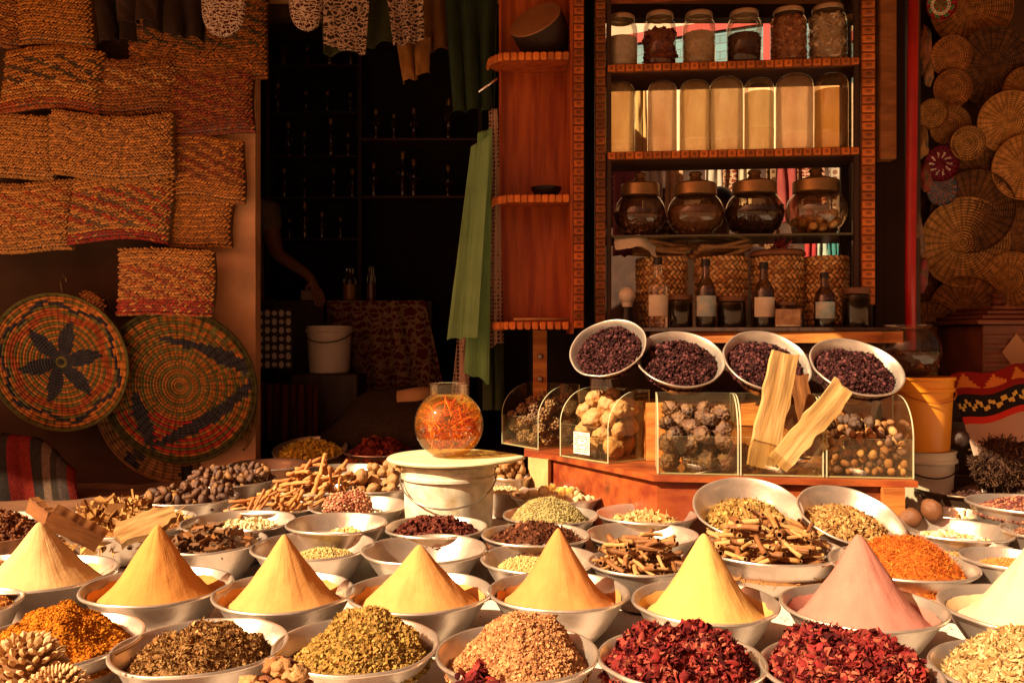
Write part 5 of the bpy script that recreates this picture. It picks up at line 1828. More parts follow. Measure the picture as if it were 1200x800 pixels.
part(MB().box(PX(584), 3.47, 1.36, PX(668), 3.50, 2.9), 'back_board', M['wood_red'], sh)
part(MB().box(PX(668), 3.27, 1.33, PX(672), 3.50, 2.9), 'side_board', M['wood_red'], sh)
mb = MB(); carved(mb, PX(671.5), PX(684), 3.255, 3.29, 1.35, 2.9, 'z', col=(.75, .62, .6)); part(mb, 'carved_post', M['wood_trim'], sh)
part(MB().box(PX(584), 3.44, 1.36, PX(587), 3.469, 2.9), 'side_board', M['wood_red'], sh)
for k, (py, x0) in enumerate(((66, 571), (232, 576), (380, 578))):
    z = CAMZ - (py - 400) / 1000 * YS
    # shelf board with a rounded free end
    xa, xb = PX(x0), PX(667)
    poly = [(xb, 3.468), (xa + .10, 3.468), (xa + .03, 3.45), (xa, 3.40), (xa + .01, 3.33), (xa + .06, 3.27), (xb, 3.262)]
    mbb = MB().prism(poly, z - .005, z + .008)
    part(mbb, 'shelf_board', M['wood_red'], sh)
    mbb = MB()
    edge = [(xa, 3.40), (xa + .01, 3.33), (xa + .06, 3.27), (xb, 3.262)]
    r = np.random.default_rng(k)
    for a, b in zip(edge[:-1], edge[1:]):
        a, b = Vector(a), Vector(b)
        n = max(1, int((b - a).length / .026))
        for q_ in range(n):
            m_ = a.lerp(b, (q_ + .5) / n)
            d = (b - a).normalized()
            ang = math.atan2(d.y, d.x)
            t_ = MB().box(-.012, -.008, -.020, .012, .004, .010, (1, 1, 1) * np.array(r.uniform(.7, 1.2)), bev=.004)
            t_.xform(Matrix.Translation((m_.x, m_.y - .002, z)) @ Matrix.Rotation(ang, 4, 'Z'))
            for (g, c_, mi_, s_) in t_.f:
                mbb.f.append((g + mbb.n, c_, mi_, s_))
            mbb.v += t_.v
            mbb.n += t_.n
    part(mbb, 'carved_edge', M['wood_trim'], sh)

# drum on the top shelf, small bowl, pale rod
zs = CAMZ - (66 - 400) / 1000 * YS + .008
dr = empty('wooden_drum', (PX(633, 3.36), 3.37, zs + .125), Vector((-.42, -.66, .62)).to_track_quat('Z', 'X').to_euler())
tag(dr, 'dark round drum with pale wooden face on the top of the open shelf', 'drum')
MB().lathe([(.001, -.09), (.085, -.09), (.105, -.03), (.108, .0), (.108, .045)], 40).build('drum_body', mat('drumdark', (.03, .014, .008), .7, bump=.8, bscale=60), dr)
MB().lathe([(.108, .0455), (.106, .050), (.001, .052)], 40).build('drum_face', mat('drumface', (.34, .16, .07), .7, color2=(.24, .10, .04), vscale=6), dr)
zs2 = CAMZ - (232 - 400) / 1000 * YS + .008
o = MB().lathe([(.001, .002), (.035, .002), (.055, .03), (.062, .045), (.055, .045), (.04, .015), (.001, .012)], 32).build('small_bowl', M['black'], loc=(PX(640, 3.36), 3.36, zs2))
tag(o, 'small dark bowl on the middle board of the open shelf', 'bowl')
o = MB().tube([(-.10, 0, 0), (.12, .0, .0)], .006, 8).build('pale_rod', M['bark'], loc=(PX(632, 3.32), 3.32, CAMZ + .02 * YS + .02))
tag(o, 'thin pale rod lying on the lowest board of the open shelf', 'rod')

# right-hand posts by the cabinet
tag(MB().box(1.375, 3.18, 1.98, 1.435, 3.24, 2.95, bev=.004).build('hanging_board', M['block']), 'brown vertical board hanging right of the cabinet', 'board')
rp = MB().tube([at(1067, 425, 3.16), at(1067, 300, 3.16), at(1069, 120, 3.16), at(1071, -40, 3.16)], .019, 14)
tag(rp.build('red_pole', M['red_paint']), 'thin bright red painted pole right of the cabinet', 'pole')
for k, (px, y0, y1, wd, lab) in enumerate([(1030, 190, 420, 10, 'dark hanging strap nearest the cabinet'), (1042, -20, 410, 14, 'dark hanging strap in the middle, right of the cabinet'), (1054, -20, 415, 12, 'dark hanging strap touching the red pole')]):
    Y = 3.24
    a, b = at(px - wd / 2, y1, Y), at(px + wd / 2, y0, Y)
    tag(MB().box(a.x, Y - .006, a.z, b.x, Y + .006, b.z, bev=.002).build('hanging_strap', cloth_mat('strap%d' % k, (.03, .014, .010))), lab, 'strap', 'dark straps beside the red pole')
tag(MB().box(1.545, 3.30, .68, 1.58, 3.74, 2.95).build('side_partition', M['wood_dark']), 'dark partition between the cabinet and the round trays', 'partition')

# ================================================================== ROUND COILED TRAYS
def tray(c, rad, colf, label, group, tilt=8, yawd=0, rings=22, segs=110, dome=.06, seed=0, name='coiled_tray', roll=0):
    mb = MB()
    V, F, C = [], [], []
    sub = 3
    nr = rings * sub + 1
    th = np.linspace(0, 2 * np.pi, segs, endpoint=False)
    rr = np.linspace(0.001, 1, nr)
    r = np.random.default_rng(seed)
    prof_z = .6 * (rad / rings) * np.abs(np.sin(np.pi * rr * rings)) + dome * rad * (rr ** 2)
    Rg, Tg = np.meshgrid(rr * rad, th, indexing='ij')
    Z = np.repeat(prof_z[:, None], segs, 1)
    w_ = .004 * np.sin(2 * Tg + seed) * rr[:, None] * rad * 3
    v = np.stack([(Rg * np.cos(Tg)).ravel(), (Rg * np.sin(Tg)).ravel(), (Z + w_).ravel()], 1)
    i_ = np.arange(nr - 1)[:, None] * segs
    j_ = np.arange(segs)[None]
    f = np.stack([i_ + j_, i_ + (j_ + 1) % segs, i_ + segs + (j_ + 1) % segs, i_ + segs + j_], -1)
    ring = np.repeat((np.arange(nr - 1) // sub)[:, None], segs, 1)
    off = r.uniform(0, 1, rings + 1)
    thc = (j_ + off[ring] * 2) / segs * 2 * np.pi
    rc = (ring + .5) / rings
    col = colf(rc, thc * np.ones_like(rc), ring, r)
    st_ = ((np.arange(segs)[None] + ring * 3) % 3 == 0)
    col = col * np.where(st_, .62, 1.08)[..., None] * r.uniform(.8, 1.15, rc.shape)[..., None]
    edge_ = ((np.arange(nr - 1) % sub) == 0)[:, None, None]
    col = col * np.where(edge_, .55, 1.12)  # grooves between coils darkened in the colour, in place of relief shade
    mb.add(v, f.reshape(-1, 4), col.reshape(-1, 3))
    # rim coil and back
    e_ = col[-1].mean(0)
    mb.lathe([(rad * .985, prof_z[-1] - .004), (rad * 1.012, prof_z[-1]), (rad * 1.012, prof_z[-1] + .010), (rad * .99, prof_z[-1] + .012), (rad * .985, prof_z[-1])], 72, col=e_)
    mb.lathe([(.001, -.006), (rad * .6, .3 * dome * rad), (rad * .985, prof_z[-1] - .005)], 60, col=e_ * .7)
    o = mb.build(name, M['tray'])
    o.location = c
    o.rotation_euler = Euler((R(90 + tilt), R(roll), R(yawd)), 'XYZ')
    tag(o, label, 'tray', group)
    return o


OR_ = np.array((.46, .15, .032)); GR_ = np.array((.125, .105, .03)); NV_ = np.array((.040, .036, .046)); RD_ = np.array((.32, .025, .018)); TN_ = np.array((.34, .16, .055))


def star_pat(rc, th, ring, r):
    col = np.where((ring % 2 == 0)[..., None], OR_, GR_ * 1.2)
    k = np.abs(((th * 6 / (2 * np.pi) + .3) % 1) - .5) * 2          # 0 at petal axis
    ax = 1 - k
    zig = .72 + .12 * np.abs(((th * 6 / (2 * np.pi) + .3) % 1) - .5) * 2
    col = np.where((np.abs(rc - (zig - .10)) < .05)[..., None], RD_ * .5 + OR_ * .4, col)
    col = np.where((np.abs(rc - (zig + .06)) < .035)[..., None], NV_, col)
    col = np.where((np.abs(rc - (zig + .11)) < .03)[..., None], OR_ * 1.2, col)
    dth = (((th * 6 / (2 * np.pi) + .3) % 1) - .5) * 2 * np.pi / 6
    petal = (np.abs(dth) * rc < .115 * np.clip(np.sin(np.clip((rc - .02) / .62, 0, 1) * np.pi), 0, 1) ** .8) & (rc > .1) & (rc < .64)
    col = np.where(petal[..., None], NV_, col)
    col = np.where(((rc < .14) & (ring % 2 == 0))[..., None], NV_, col)
    col = np.where((rc > .95)[..., None], GR_, col)
    return col


def swirl_pat(rc, th, ring, r):
    blotch = (th * 5 + rc * 9) % 1
    col = np.where(((ring % 3 != 0) & (blotch < .7))[..., None], OR_ * .85, GR_ * 1.1)
    x, y = rc * np.cos(th), rc * np.sin(th)

    def seg(ax, ay, bx, by, wd, bow=0.0):
        t_ = np.clip(((x - ax) * (bx - ax) + (y - ay) * (by - ay)) / ((bx - ax) ** 2 + (by - ay) ** 2), 0, 1)
        px_, py_ = ax + t_ * (bx - ax), ay + t_ * (by - ay)
        py_ = py_ - bow * np.sin(t_ * np.pi)
        return np.hypot(x - px_, y - py_) < wd * (.45 + .55 * np.sin(t_ * np.pi))
    red = ((y < -.35) & (rc > .45) & (rc < .9)) & ((x < .35) | (y < -.5 + .0 * x))
    col = np.where((red & (ring % 2 == 0))[..., None], RD_ * 1.2, col)
    nav = seg(-.58, -.15, -.38, -.78, .10) | seg(.95, .08, -.30, -.76, .10, .10) | seg(.30, .52, .95, .22, .10) | seg(-.2, .62, .35, .50, .05)
    col = np.where((nav & (rc < .93))[..., None], NV_, col)
    return np.where((rc > .93)[..., None], GR_ * .5, col)


def band_pat(rc, th, ring, r):
    col = TN_ * np.ones(rc.shape + (1,))
    a = ((th / (2 * np.pi)) * 8) % 1
    col = np.where(((a < .25) & (rc > .8))[..., None], NV_, col)
    return col


tray(at(209, 474, 3.84), .36, band_pat, 'large tan coiled tray peeking out lowest under the swirl tray', 'patterned coiled trays', tilt=10, rings=24, seed=3, segs=140)
tray(at(211, 452, 3.77), .345, swirl_pat, 'large coiled tray with navy and red swirls on orange and green', 'patterned coiled trays', tilt=10, rings=26, seed=5, segs=150)
tray(at(72, 424, 3.70), .300, star_pat, 'large coiled tray with a dark six-petal star, at the left', 'patterned coiled trays', tilt=9, rings=24, seed=8, segs=150)


def mono(c1, c2, every=3):
    c1, c2 = np.array(c1) * np.array([.82, .68, .50]), np.array(c2) * np.array([1.0, .82, .58])

    def f(rc, th, ring, r):
        n_ = vnoise(np.stack([rc.ravel() * 9, np.cos(th).ravel() * 3, np.sin(th).ravel() * 3], 1), 1, 3).reshape(rc.shape)
        k = np.clip(.5 + .5 * n_, 0, 1)[..., None]
        k = np.where((ring % every == 0)[..., None], k * .4, k)
        return c1 * (1 - k) + c2 * k
    return f


tp = [  # px, py, r, tone, label piece
    (1137, 10, 44, (.30, .14, .05), (.42, .21, .08), 'wide brown tray at the top of the wall'),
    (1163, 78, 43, (.10, .05, .03), (.16, .08, .04), 'very dark tray below the top one'),
    (1113, 66, 22, (.34, .15, .06), (.50, .24, .09), 'small orange-brown tray touching the very dark one'),
    (1115, 104, 21, (.30, .14, .05), (.46, .22, .08), 'small patterned tray left of the very dark one'),
    (1092, 134, 17, (.36, .19, .07), (.46, .26, .10), 'smallest tray at the left edge of the group'),
    (1112, 147, 22, (.26, .13, .05), (.38, .20, .08), 'small dull brown tray above the spiral one'),
    (1133, 168, 19, (.52, .32, .13), (.20, .10, .04), 'small tray with clear pale spiral rings'),
    (1181, 143, 34, (.46, .25, .09), (.54, .31, .12), 'light tan tray near the right edge, upper'),
    (1200, 104, 24, (.28, .14, .05), (.36, .19, .07), 'brown tray cut by the right edge near the top'),
    (1200, 196, 36, (.44, .24, .09), (.54, .30, .12), 'light tan tray cut by the right edge, lower'),
    (1155, 210, 39, (.14, .07, .03), (.20, .10, .045), 'dark tray with a button in its centre'),
    (1138, 248, 46, (.12, .06, .03), (.19, .09, .04), 'dark wide tray under the buttoned one'),
    (1128, 284, 50, (.44, .26, .11), (.58, .36, .16), 'bright speckled straw tray in the middle of the wall'),
    (1192, 275, 30, (.16, .08, .04), (.24, .12, .05), 'dark tray cut by the right edge at mid height'),
    (1182, 328, 32, (.36, .19, .07), (.50, .28, .11), 'speckled tan tray above the wooden chest'),
    (1130, 365, 40, (.30, .15, .06), (.38, .2, .08), 'lowest large brown tray of the wall'),
    (1088, 385, 31, (.34, .18, .07), (.42, .23, .09), 'tan tray low behind the glass bowl'),
    (1105, 430, 26, (.32, .17, .07), (.40, .22, .09), 'small tan tray behind the orange pail'),
    (1240, 60, 44, (.26, .13, .05), (.36, .18, .07), 'tray beyond the right edge'),
]
tp += [(1150, 120, 32, (.20, .10, .04), (.28, .14, .06), 'brown tray between the very dark and the light tan one'),
       (1096, 252, 26, (.24, .12, .05), (.32, .16, .07), 'brown tray low behind the blue disc'),
       (1172, 395, 34, (.22, .11, .045), (.30, .15, .06), 'brown tray just above the wooden chest lid'),
       (1096, 335, 28, (.26, .13, .05), (.36, .18, .07), 'brown tray left behind the bright speckled one'),
       (1194, 236, 32, (.20, .10, .04), (.27, .13, .055), 'brown tray half hidden at the right edge, mid height'),
       (1146, 44, 34, (.24, .12, .045), (.32, .16, .06), 'brown tray mostly hidden behind the wide top one')]
order = [19, 20, 21, 22, 23, 24, 17, 16, 15, 14, 12, 13, 11, 10, 0, 1, 8, 9, 7, 3, 2, 5, 4, 6]
for dep, idx in enumerate(order):
    px, py, rp_, c1, c2, lab = tp[idx]
    Y = 3.742 - dep * .0105
    big = rp_ > 30
    rad = rp_ * Y / 1000 * 1.04
    if idx in (12,):
        o = tray(at(px, py, Y), rad, mono(c1, c2, 2), 'coiled straw tray: ' + lab, 'brown coiled trays on the right wall', tilt=6, rings=16, segs=90, seed=idx)
    else:
        o = tray(at(px, py, Y), rad, mono(c1, c2, 3 if idx != 6 else 2), 'coiled straw tray: ' + lab, 'brown coiled trays on the right wall', tilt=7 + (idx % 3) * 2, yawd=-6, rings=max(7, int(rp_ * .42)), segs=90, seed=idx, dome=.045)
# colourful round pieces and strings at the left edge of the tray wall
def flower_pat(rc, th, ring, r):
    a = ((th / (2 * np.pi)) * 8) % 1
    col = np.where((a < .5)[..., None], RD_ * 1.2, np.array((.12, .30, .10)))
    col = np.where((np.abs(rc - .55) < .12)[..., None], np.array((.75, .62, .45)), col)
    return np.where((rc > .85)[..., None], RD_ * 1.3, col)


def pink_pat(rc, th, ring, r):
    a = ((th / (2 * np.pi)) * 10) % 1
    col = np.where(((a < .3) & (np.abs(rc - .5) < .15))[..., None], np.array((.7, .55, .45)), np.array((.17, .012, .03)))
    return col


def blue_pat(rc, th, ring, r):
    a = ((th / (2 * np.pi)) * 12 + ring * .5) % 1
    return np.where((a < .5)[..., None], np.array((.08, .16, .22)), np.array((.34, .12, .08)))


tray(at(1102, 6, 3.50), .062, flower_pat, 'small red, green and white patterned disc at the top of the tray wall', 'colourful small discs', rings=9, segs=64, seed=1)
tray(at(1102, 192, 3.52), .072, pink_pat, 'small dark pink disc with pale marks by the red pole', 'colourful small discs', rings=9, segs=64, seed=2)
tray(at(1103, 222, 3.56), .066, blue_pat, 'small blue and rust disc below the pink one', 'colourful small discs', rings=9, segs=64, seed=3)
tass = [(1083, 60, 60, (.40, .14, .06), 'rust fabric pouch high on the string by the red pole'), (1087, 85, 34, (.45, .22, .10), 'tan fabric pouch on the string by the red pole'),
        (1080, 165, 40, (.42, .20, .06), 'yellowish fabric pouch on the string by the red pole'), (1083, 208, 36, (.30, .05, .04), 'dark red fabric pouch on the string by the red pole'),
        (1075, 275, 60, (.30, .17, .11), 'long grey-brown fabric roll by the red pole'), (1080, 322, 40, (.42, .08, .10), 'pink and red fabric pouch lowest on the string')]
for k, (px, py, hh, colr, lab) in enumerate(tass):
    mb = lump_mb(k + 100, ICO3, .35, 2.0, (.026, .022, hh * 3.3 / 2000), colr, .15, col2=(.22, .13, .07) if k % 2 else (.06, .07, .06))
    mb.f = [(g, c_ * .6, m_, s_) for g, c_, m_, s_ in mb.f]
    o = mb.build('fabric_pouch', M['tray'], loc=at(px, py, 3.32), rot=(0, .1, k))
    tag(o, lab, 'pouch', 'fabric pouches strung by the red pole')

# wooden chest, patterned cloth, brush ball, dark bowls at the right
ch = empty('wooden_chest', (2.02, 3.38, .95))
tag(ch, 'carved red-brown wooden chest with a stepped lid at the right edge', 'chest')
chm = mat('chestwood', (.15, .045, .018), .5, var=.3, vscale=12, bump=.4)
Yc = 3.2
a, b = at(1146, 450, Yc), at(1230, 380, Yc)
part(MB().box(a.x + .02, Yc, a.z, b.x + .2, Yc + .35, b.z, bev=.005), 'chest_body', chm, ch)
for k in range(5):
    part(MB().box(a.x + .018, Yc - .006, a.z + .03 + k * .035, b.x + .2, Yc - .0005, a.z + .045 + k * .035, bev=.002), 'moulding', chm, ch)
for k in range(4):
    part(MB().box(a.x - .015 + k * .03, Yc - .03 + k * .02, b.z + .001 + k * .018, b.x + .22 - k * .02, Yc + .37 - k * .02, b.z + .017 + k * .018, bev=.004), 'lid_step', chm, ch)
part(MB().lathe([(.035, -.01), (.055, 0), (.0, .0)], 4).xform(Matrix.Translation((a.x + .14, Yc - .008, a.z + .12)) @ Matrix.Rotation(R(90), 4, 'X') @ Matrix.Scale(1.3, 4, (0, 1, 0))), 'diamond', mat('diam', (.3, .14, .06), .5), ch)
o = MB().lathe([(.02, 0), (.028, .01), (.02, .025), (.03, .045), (.001, .055)], 20).build('knob', chm, ch, loc=(a.x + .16 - 2.02, Yc + .15 - 3.38, b.z + .075 - .95))

# draped red/black/cream cloth over a dark heap
pc2 = at(1175, 480, 3.0)
clm = mat('folk_cloth', (1, 1, 1), .9, vc=True, bump=.3, bscale=200, spec=.1)
nx, nz = 70, 60
u, v_ = np.meshgrid(np.linspace(0, 1, nx), np.linspace(0, 1, nz))
X = (u - .40) * .62
Z = .22 * (1 - v_) - .10 * np.abs(u - .45) * (1 + v_) + .008 * np.sin(u * 22 + v_ * 3)
Yv = -.17 * v_ + .02 * np.sin(u * 14 + 1)
P_ = np.stack([X.ravel(), Yv.ravel(), Z.ravel()], 1)
i_ = (np.arange(nz - 1)[:, None] * nx + np.arange(nx - 1)[None])
uc, vc_ = u[:-1, :-1], v_[:-1, :-1]
col = np.zeros(uc.shape + (3,))
col[:] = (.20, .012, .010)
col[(vc_ > .28) & (vc_ < .55)] = (.015, .012, .012)
wv = np.abs((vc_ - .415) - .045 * np.sin(uc * 105)) < .028
col[wv] = (.55, .38, .08)
col[(vc_ > .55) & (vc_ < .63)] = (.45, .03, .02)
col[vc_ > .63] = (.36, .24, .18)
tr = (vc_ < .28) & (np.abs(((uc * 7) % 1) - .5) * .4 < vc_ - .02) & (vc_ < .2)
col[tr] = (.5, .16, .03)
f = np.stack([i_, i_ + 1, i_ + nx + 1, i_ + nx], -1).reshape(-1, 4)
o = MB().add(P_, f, col.reshape(-1, 3)).build('folk_cloth', clm, loc=pc2 + Vector((.09, .05, -.06)))
o.modifiers.new('s', 'SOLIDIFY').thickness = .003
tag(o, 'red, black and cream cloth with yellow scrolls draped at the right edge', 'cloth')
mb = MB()
r_ = np.random.default_rng(8)
mb.add(ICO3[0] * np.array([.10, .09, .085]), ICO3[1], (.06, .03, .02))
n = 2600
d = r_.normal(size=(n, 3)); d /= np.linalg.norm(d, axis=1, keepdims=True)
grains(mb, 'twig', d * np.array([.102, .092, .087]), .012, [(.06, .025, .014), (.10, .045, .022), (.03, .012, .008)], r_, .3)
o = mb.build('fibre_ball', M['grain'], loc=at(1176, 541, 2.92))
tag(o, 'dark ball of coarse fibre under the patterned cloth', 'fibre ball')
o = lump_mb(9, ICO3, .2, 2, (1, 1, .9), (.05, .025, .02), .1).build('dark_pouch', M['nut'], loc=at(1122, 513, 2.95))
o.scale = (.038, .038, .038)
tag(o, 'small dark round pouch left of the fibre ball', 'pouch')
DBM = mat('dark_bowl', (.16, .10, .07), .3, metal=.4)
for k, (px, py, rad, z, lab, pal) in enumerate([(1112, 551, .13, .83, 'dark shaded bowl behind the white pail, upper right', [(.05, .02, .015), (.08, .04, .02)]),
                                                (1135, 574, .17, .80, 'dark shaded bowl of tiny seeds left of the berry bowl', [(.05, .02, .02), (.11, .05, .04)]),
                                                (1118, 492, .10, .98, 'dark shaded bowl tucked beside the orange pail', [(.08, .04, .02), (.1, .05, .03)])]):
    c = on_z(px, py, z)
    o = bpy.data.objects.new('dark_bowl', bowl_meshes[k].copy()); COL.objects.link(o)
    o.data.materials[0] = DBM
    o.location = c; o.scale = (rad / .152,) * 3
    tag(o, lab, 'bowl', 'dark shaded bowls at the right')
    heap(c, rad / .152, Euler((0, 0, 0)), 'dark seed heap in the ' + lab, 'berry', pal, H=.015, z0=-.03, n=900, size=.006)
# board that carries the right-hand goods
tag(MB().box(1.66, 2.95, .002, 2.9, 3.60, TABLE_Z - .015).build('side_counter', M['wood_dark']), 'dark counter block under the goods at the right edge', 'counter')

# ================================================================== FLAT WOVEN POUCHES ON THE LEFT WALL
def woven(px0, py0, px1, py1, Y, label, pal, bands=(), rot=0.0, seed=0, pitch=.0155, dim=1.0):
    a, b = at(px0, py1, Y), at(px1, py0, Y)
    W_, H = b.x - a.x, b.z - a.z
    r = np.random.default_rng(seed + 100)
    mb = MB()
    dim = np.array([1.0, .70, .36]) * dim
    pal = np.asarray(pal, float) * dim
    T_ = .036
    # soft backing pouch
    nx_, nz_ = 26, 16
    u, v_ = np.meshgrid(np.linspace(0, 1, nx_), np.linspace(0, 1, nz_))
    cv = np.stack([u.ravel() * W_ * 4, v_.ravel() * H * 4, np.full(u.size, seed * 1.7)], 1)
    bul = T_ * (np.clip(1 - np.abs(u * 2 - 1) ** 6, 0, 1) * np.clip(1 - np.abs(v_ * 2 - 1) ** 6, 0, 1)) ** .5

    def warp(x, z):
        # sagging top and bottom edges
        sg = .012 * np.sin(x / W_ * math.pi) * (1 if seed % 2 else -1) + .010 * np.sin(x / W_ * 5 + seed)
        xx = x + .008 * np.sin(z / H * 4 + seed)
        return xx, z + sg
    xx, zz_ = warp(u * W_, v_ * H)
    P_ = np.stack([xx.ravel(), -bul.ravel() - .006 * fbm(cv, 1.5, seed), zz_.ravel()], 1)
    i_ = (np.arange(nz_ - 1)[:, None] * nx_ + np.arange(nx_ - 1)[None]).reshape(-1, 1)
    f = np.concatenate([i_, i_ + 1, i_ + nx_ + 1, i_ + nx_], 1)
    mb.add(P_, f, pal.mean(0) * .18)  # backing darkened so the gaps between strips read as shade
    P2 = P_.copy(); P2[:, 1] = .012
    mb.add(P2, f[:, ::-1], pal.mean(0) * .4)
    # plaited strips
    rows = max(3, int(H / (pitch * .78)))
    cols = max(3, int(W_ / (pitch * .95)))
    pos, rot_, colr = [], [], []
    for j in range(rows):
        z = (j + .5) / rows
        for i2 in range(cols):
            x = (i2 + .5 + .5 * (j % 2)) / (cols + .5)
            X_, Z_ = warp(x * W_, z * H)
            e = (max(0, 1 - abs(x * 2 - 1) ** 6) * max(0, 1 - abs(z * 2 - 1) ** 6)) ** .5
            pos.append((X_ + r.normal(0, .0012), -T_ * e - .003 - .006 * 0, Z_ + r.normal(0, .0012)))
            sg = (1 if j % 2 else -1) * R(32) + r.normal(0, .1)
            ca, sa = math.cos(sg), math.sin(sg)
            rot_.append([[ca, -sa, 0], [0, 0, -1], [sa, ca, 0]])
            c_ = (pal.mean(0) * .6 + pal[(j * 7 + seed) % len(pal)] * .4) * r.uniform(.72, 1.15) * (1.15 if j % 2 else .9)
            for (z0, z1, pr_, bc) in bands:
                if z0 <= z < z1 and ((i2 + j * 2 + seed) % 9 < pr_ * 9 if pr_ < .8 else True) and r.uniform() < .85:
                    c_ = np.array(bc) * r.uniform(.6, 1.2) * dim
            colr.append(c_)
    n = len(pos)
    mb.scatter(*WV, np.array(pos), np.array(rot_), np.array([pitch * .74, pitch * .34, pitch * .40]) * r.uniform(.85, 1.1, (n, 3)), np.array(colr))
    # plaited hem along the bottom
    hem = bands[-1][3] if bands and bands[-1][1] <= .2 else pal.mean(0) * .8
    n = int(W_ / .010)
    xs = (np.arange(n) + .5) / n * W_
    X_, Z_ = warp(xs, np.zeros(n))
    mb.scatter(*ICO1, np.stack([X_, np.full(n, -.010), Z_ + .002], 1), rand_rot(n, 0, r), np.array([.008, .009, .007]) * r.uniform(.8, 1.2, (n, 3)), np.array(hem) * r.uniform(.6, 1.1, (n, 1)), smooth=True)
    o = mb.build('woven_pouch', M['straw'])
    o.location = a
    o.rotation_euler = (R(-3), R(rot), 0)
    tag(o, label, 'woven pouch', 'flat woven pouches on the left wall')
    return o


G = [(.62, .34, .10), (.52, .26, .07), (.72, .44, .16), (.44, .20, .055)]
G2 = [(.66, .40, .16), (.76, .50, .24), (.50, .28, .09)]
G3 = [(.38, .17, .05), (.46, .22, .065), (.30, .12, .04)]
RDb = (.30, .07, .04); DKb = (.10, .08, .06)
pou = [
    (-28, -30, 27, 50, 3.80, 'orange pouch cut by the top left corner', G3, ((.2, .8, .2, (.7, .45, .2)),), 6),
    (22, -10, 110, 56, 3.79, 'gold pouch in the top row, left of the dark trousers', G, (), 0),
    (150, -30, 312, 88, 3.82, 'large rusty pouch under the hanging clothes', G3, ((.0, .35, .3, (.6, .25, .06)), (.3, .9, .3, DKb)), 2),
    (198, 84, 300, 162, 3.80, 'dark red striped pouch at the plaster post', G3, ((.2, .9, .5, RDb), (0, .2, .8, RDb)), -2),
    (116, 66, 207, 132, 3.79, 'brown pouch with small pale checks', G3, ((.4, .8, .4, (.66, .44, .22)),), 1),
    (3, 58, 120, 131, 3.77, 'pouch with pale diagonal dashes and an orange hem', G, ((.25, .75, .30, (.85, .65, .38)), (.4, .8, .25, DKb), (0, .14, .9, (.50, .12, .03))), 1),
    (-20, 133, 66, 208, 3.78, 'sandy pouch cut by the left edge in the third row', G2, (), 0),
    (200, 162, 286, 236, 3.79, 'pouch with a red zigzag middle and a golden lower band', G, ((.25, .9, .55, (.30, .12, .05)), (.4, .7, .3, RDb)), 1),
    (59, 130, 204, 206, 3.73, 'broad sandy pouch hanging in front of its neighbours', G2, ((.2, .95, .30, (.46, .26, .14)),), 1),
    (199, 229, 272, 290, 3.80, 'small plain golden pouch low beside the post', G, (), 3),
    (-20, 210, 87, 292, 3.77, 'golden pouch with rusty slanted dashes at the left edge', G2, ((.3, .9, .30, (.55, .18, .06)),), 1),
    (82, 206, 201, 284, 3.75, 'pouch with blue-grey and red flecks and a red hem', G2, ((.15, .75, .55, (.20, .17, .13)), (.2, .8, .25, (.5, .08, .05)), (0, .14, .95, (.42, .03, .02))), 1),
    (138, 290, 251, 368, 3.70, 'lowest pouch with red rows hanging over the swirl tray', G2, ((.2, .75, .35, (.45, .14, .06)), (0, .22, .85, (.45, .05, .025))), 0),
    (98, 346, 126, 364, 3.82, 'small scrap of golden weave behind the star tray', G, (), 0),
]
for k, (x0, y0, x1, y1, Y, lab, pal, bands, ro) in enumerate(pou):
    woven(x0, y0, x1, y1, Y, lab, pal, bands, ro, k)

# wire loop holding the star tray
tag(MB().tube([at(73, 343, 3.72), at(71, 330, 3.74), at(75, 320, 3.80), at(78, 330, 3.74)], .002, 6).build('wire_hook', M['metal_dark']), 'thin wire hook above the star tray', 'hook')


# ================================================================== HANGING CLOTHES
def cloth(name, quad, Y, m, label, folds=4, amp=.02, cat='cloth', group=None, seed=0, hem=.01, thick=.003, nx=60, nz=60):
    """quad: top-left, top-right, bottom-right, bottom-left pixels"""
    tl, tr_, br_, bl = [at(p_[0], p_[1], Y) for p_ in quad]
    u, v_ = np.meshgrid(np.linspace(0, 1, nx), np.linspace(0, 1, nz))
    u, v_ = u.ravel()[:, None], v_.ravel()[:, None]
    P_ = (np.array(tl) * (1 - u) + np.array(tr_) * u) * (1 - v_) + (np.array(bl) * (1 - u) + np.array(br_) * u) * v_
    uu, vv_ = u[:, 0], v_[:, 0]
    q = np.stack([uu * 3, vv_ * 1.2, np.full(len(uu), seed * 1.3)], 1)
    P_[:, 1] += amp * np.sin(uu * folds * 2 * np.pi + seed + 1.2 * vnoise(q, 1.0, seed)) * (.5 + .5 * vv_) + amp * .8 * fbm(q, 2, seed + 5)
    P_[:, 0] += amp * .4 * np.cos(uu * folds * 2 * np.pi + seed) * vv_
    P_[:, 2] += hem * vnoise(q * 2, 1.5, seed + 2) * vv_ ** 3
    i_ = (np.arange(nz - 1)[:, None] * nx + np.arange(nx - 1)[None]).reshape(-1, 1)
    ctr = Vector(P_.mean(0))
    o = MB().add(P_ - np.array(ctr), np.concatenate([i_, i_ + 1, i_ + nx + 1, i_ + nx], 1)).build(name, m, loc=ctr)
    s_ = o.modifiers.new('thickness', 'SOLIDIFY'); s_.thickness = thick
    tag(o, label, cat, group)
    return o


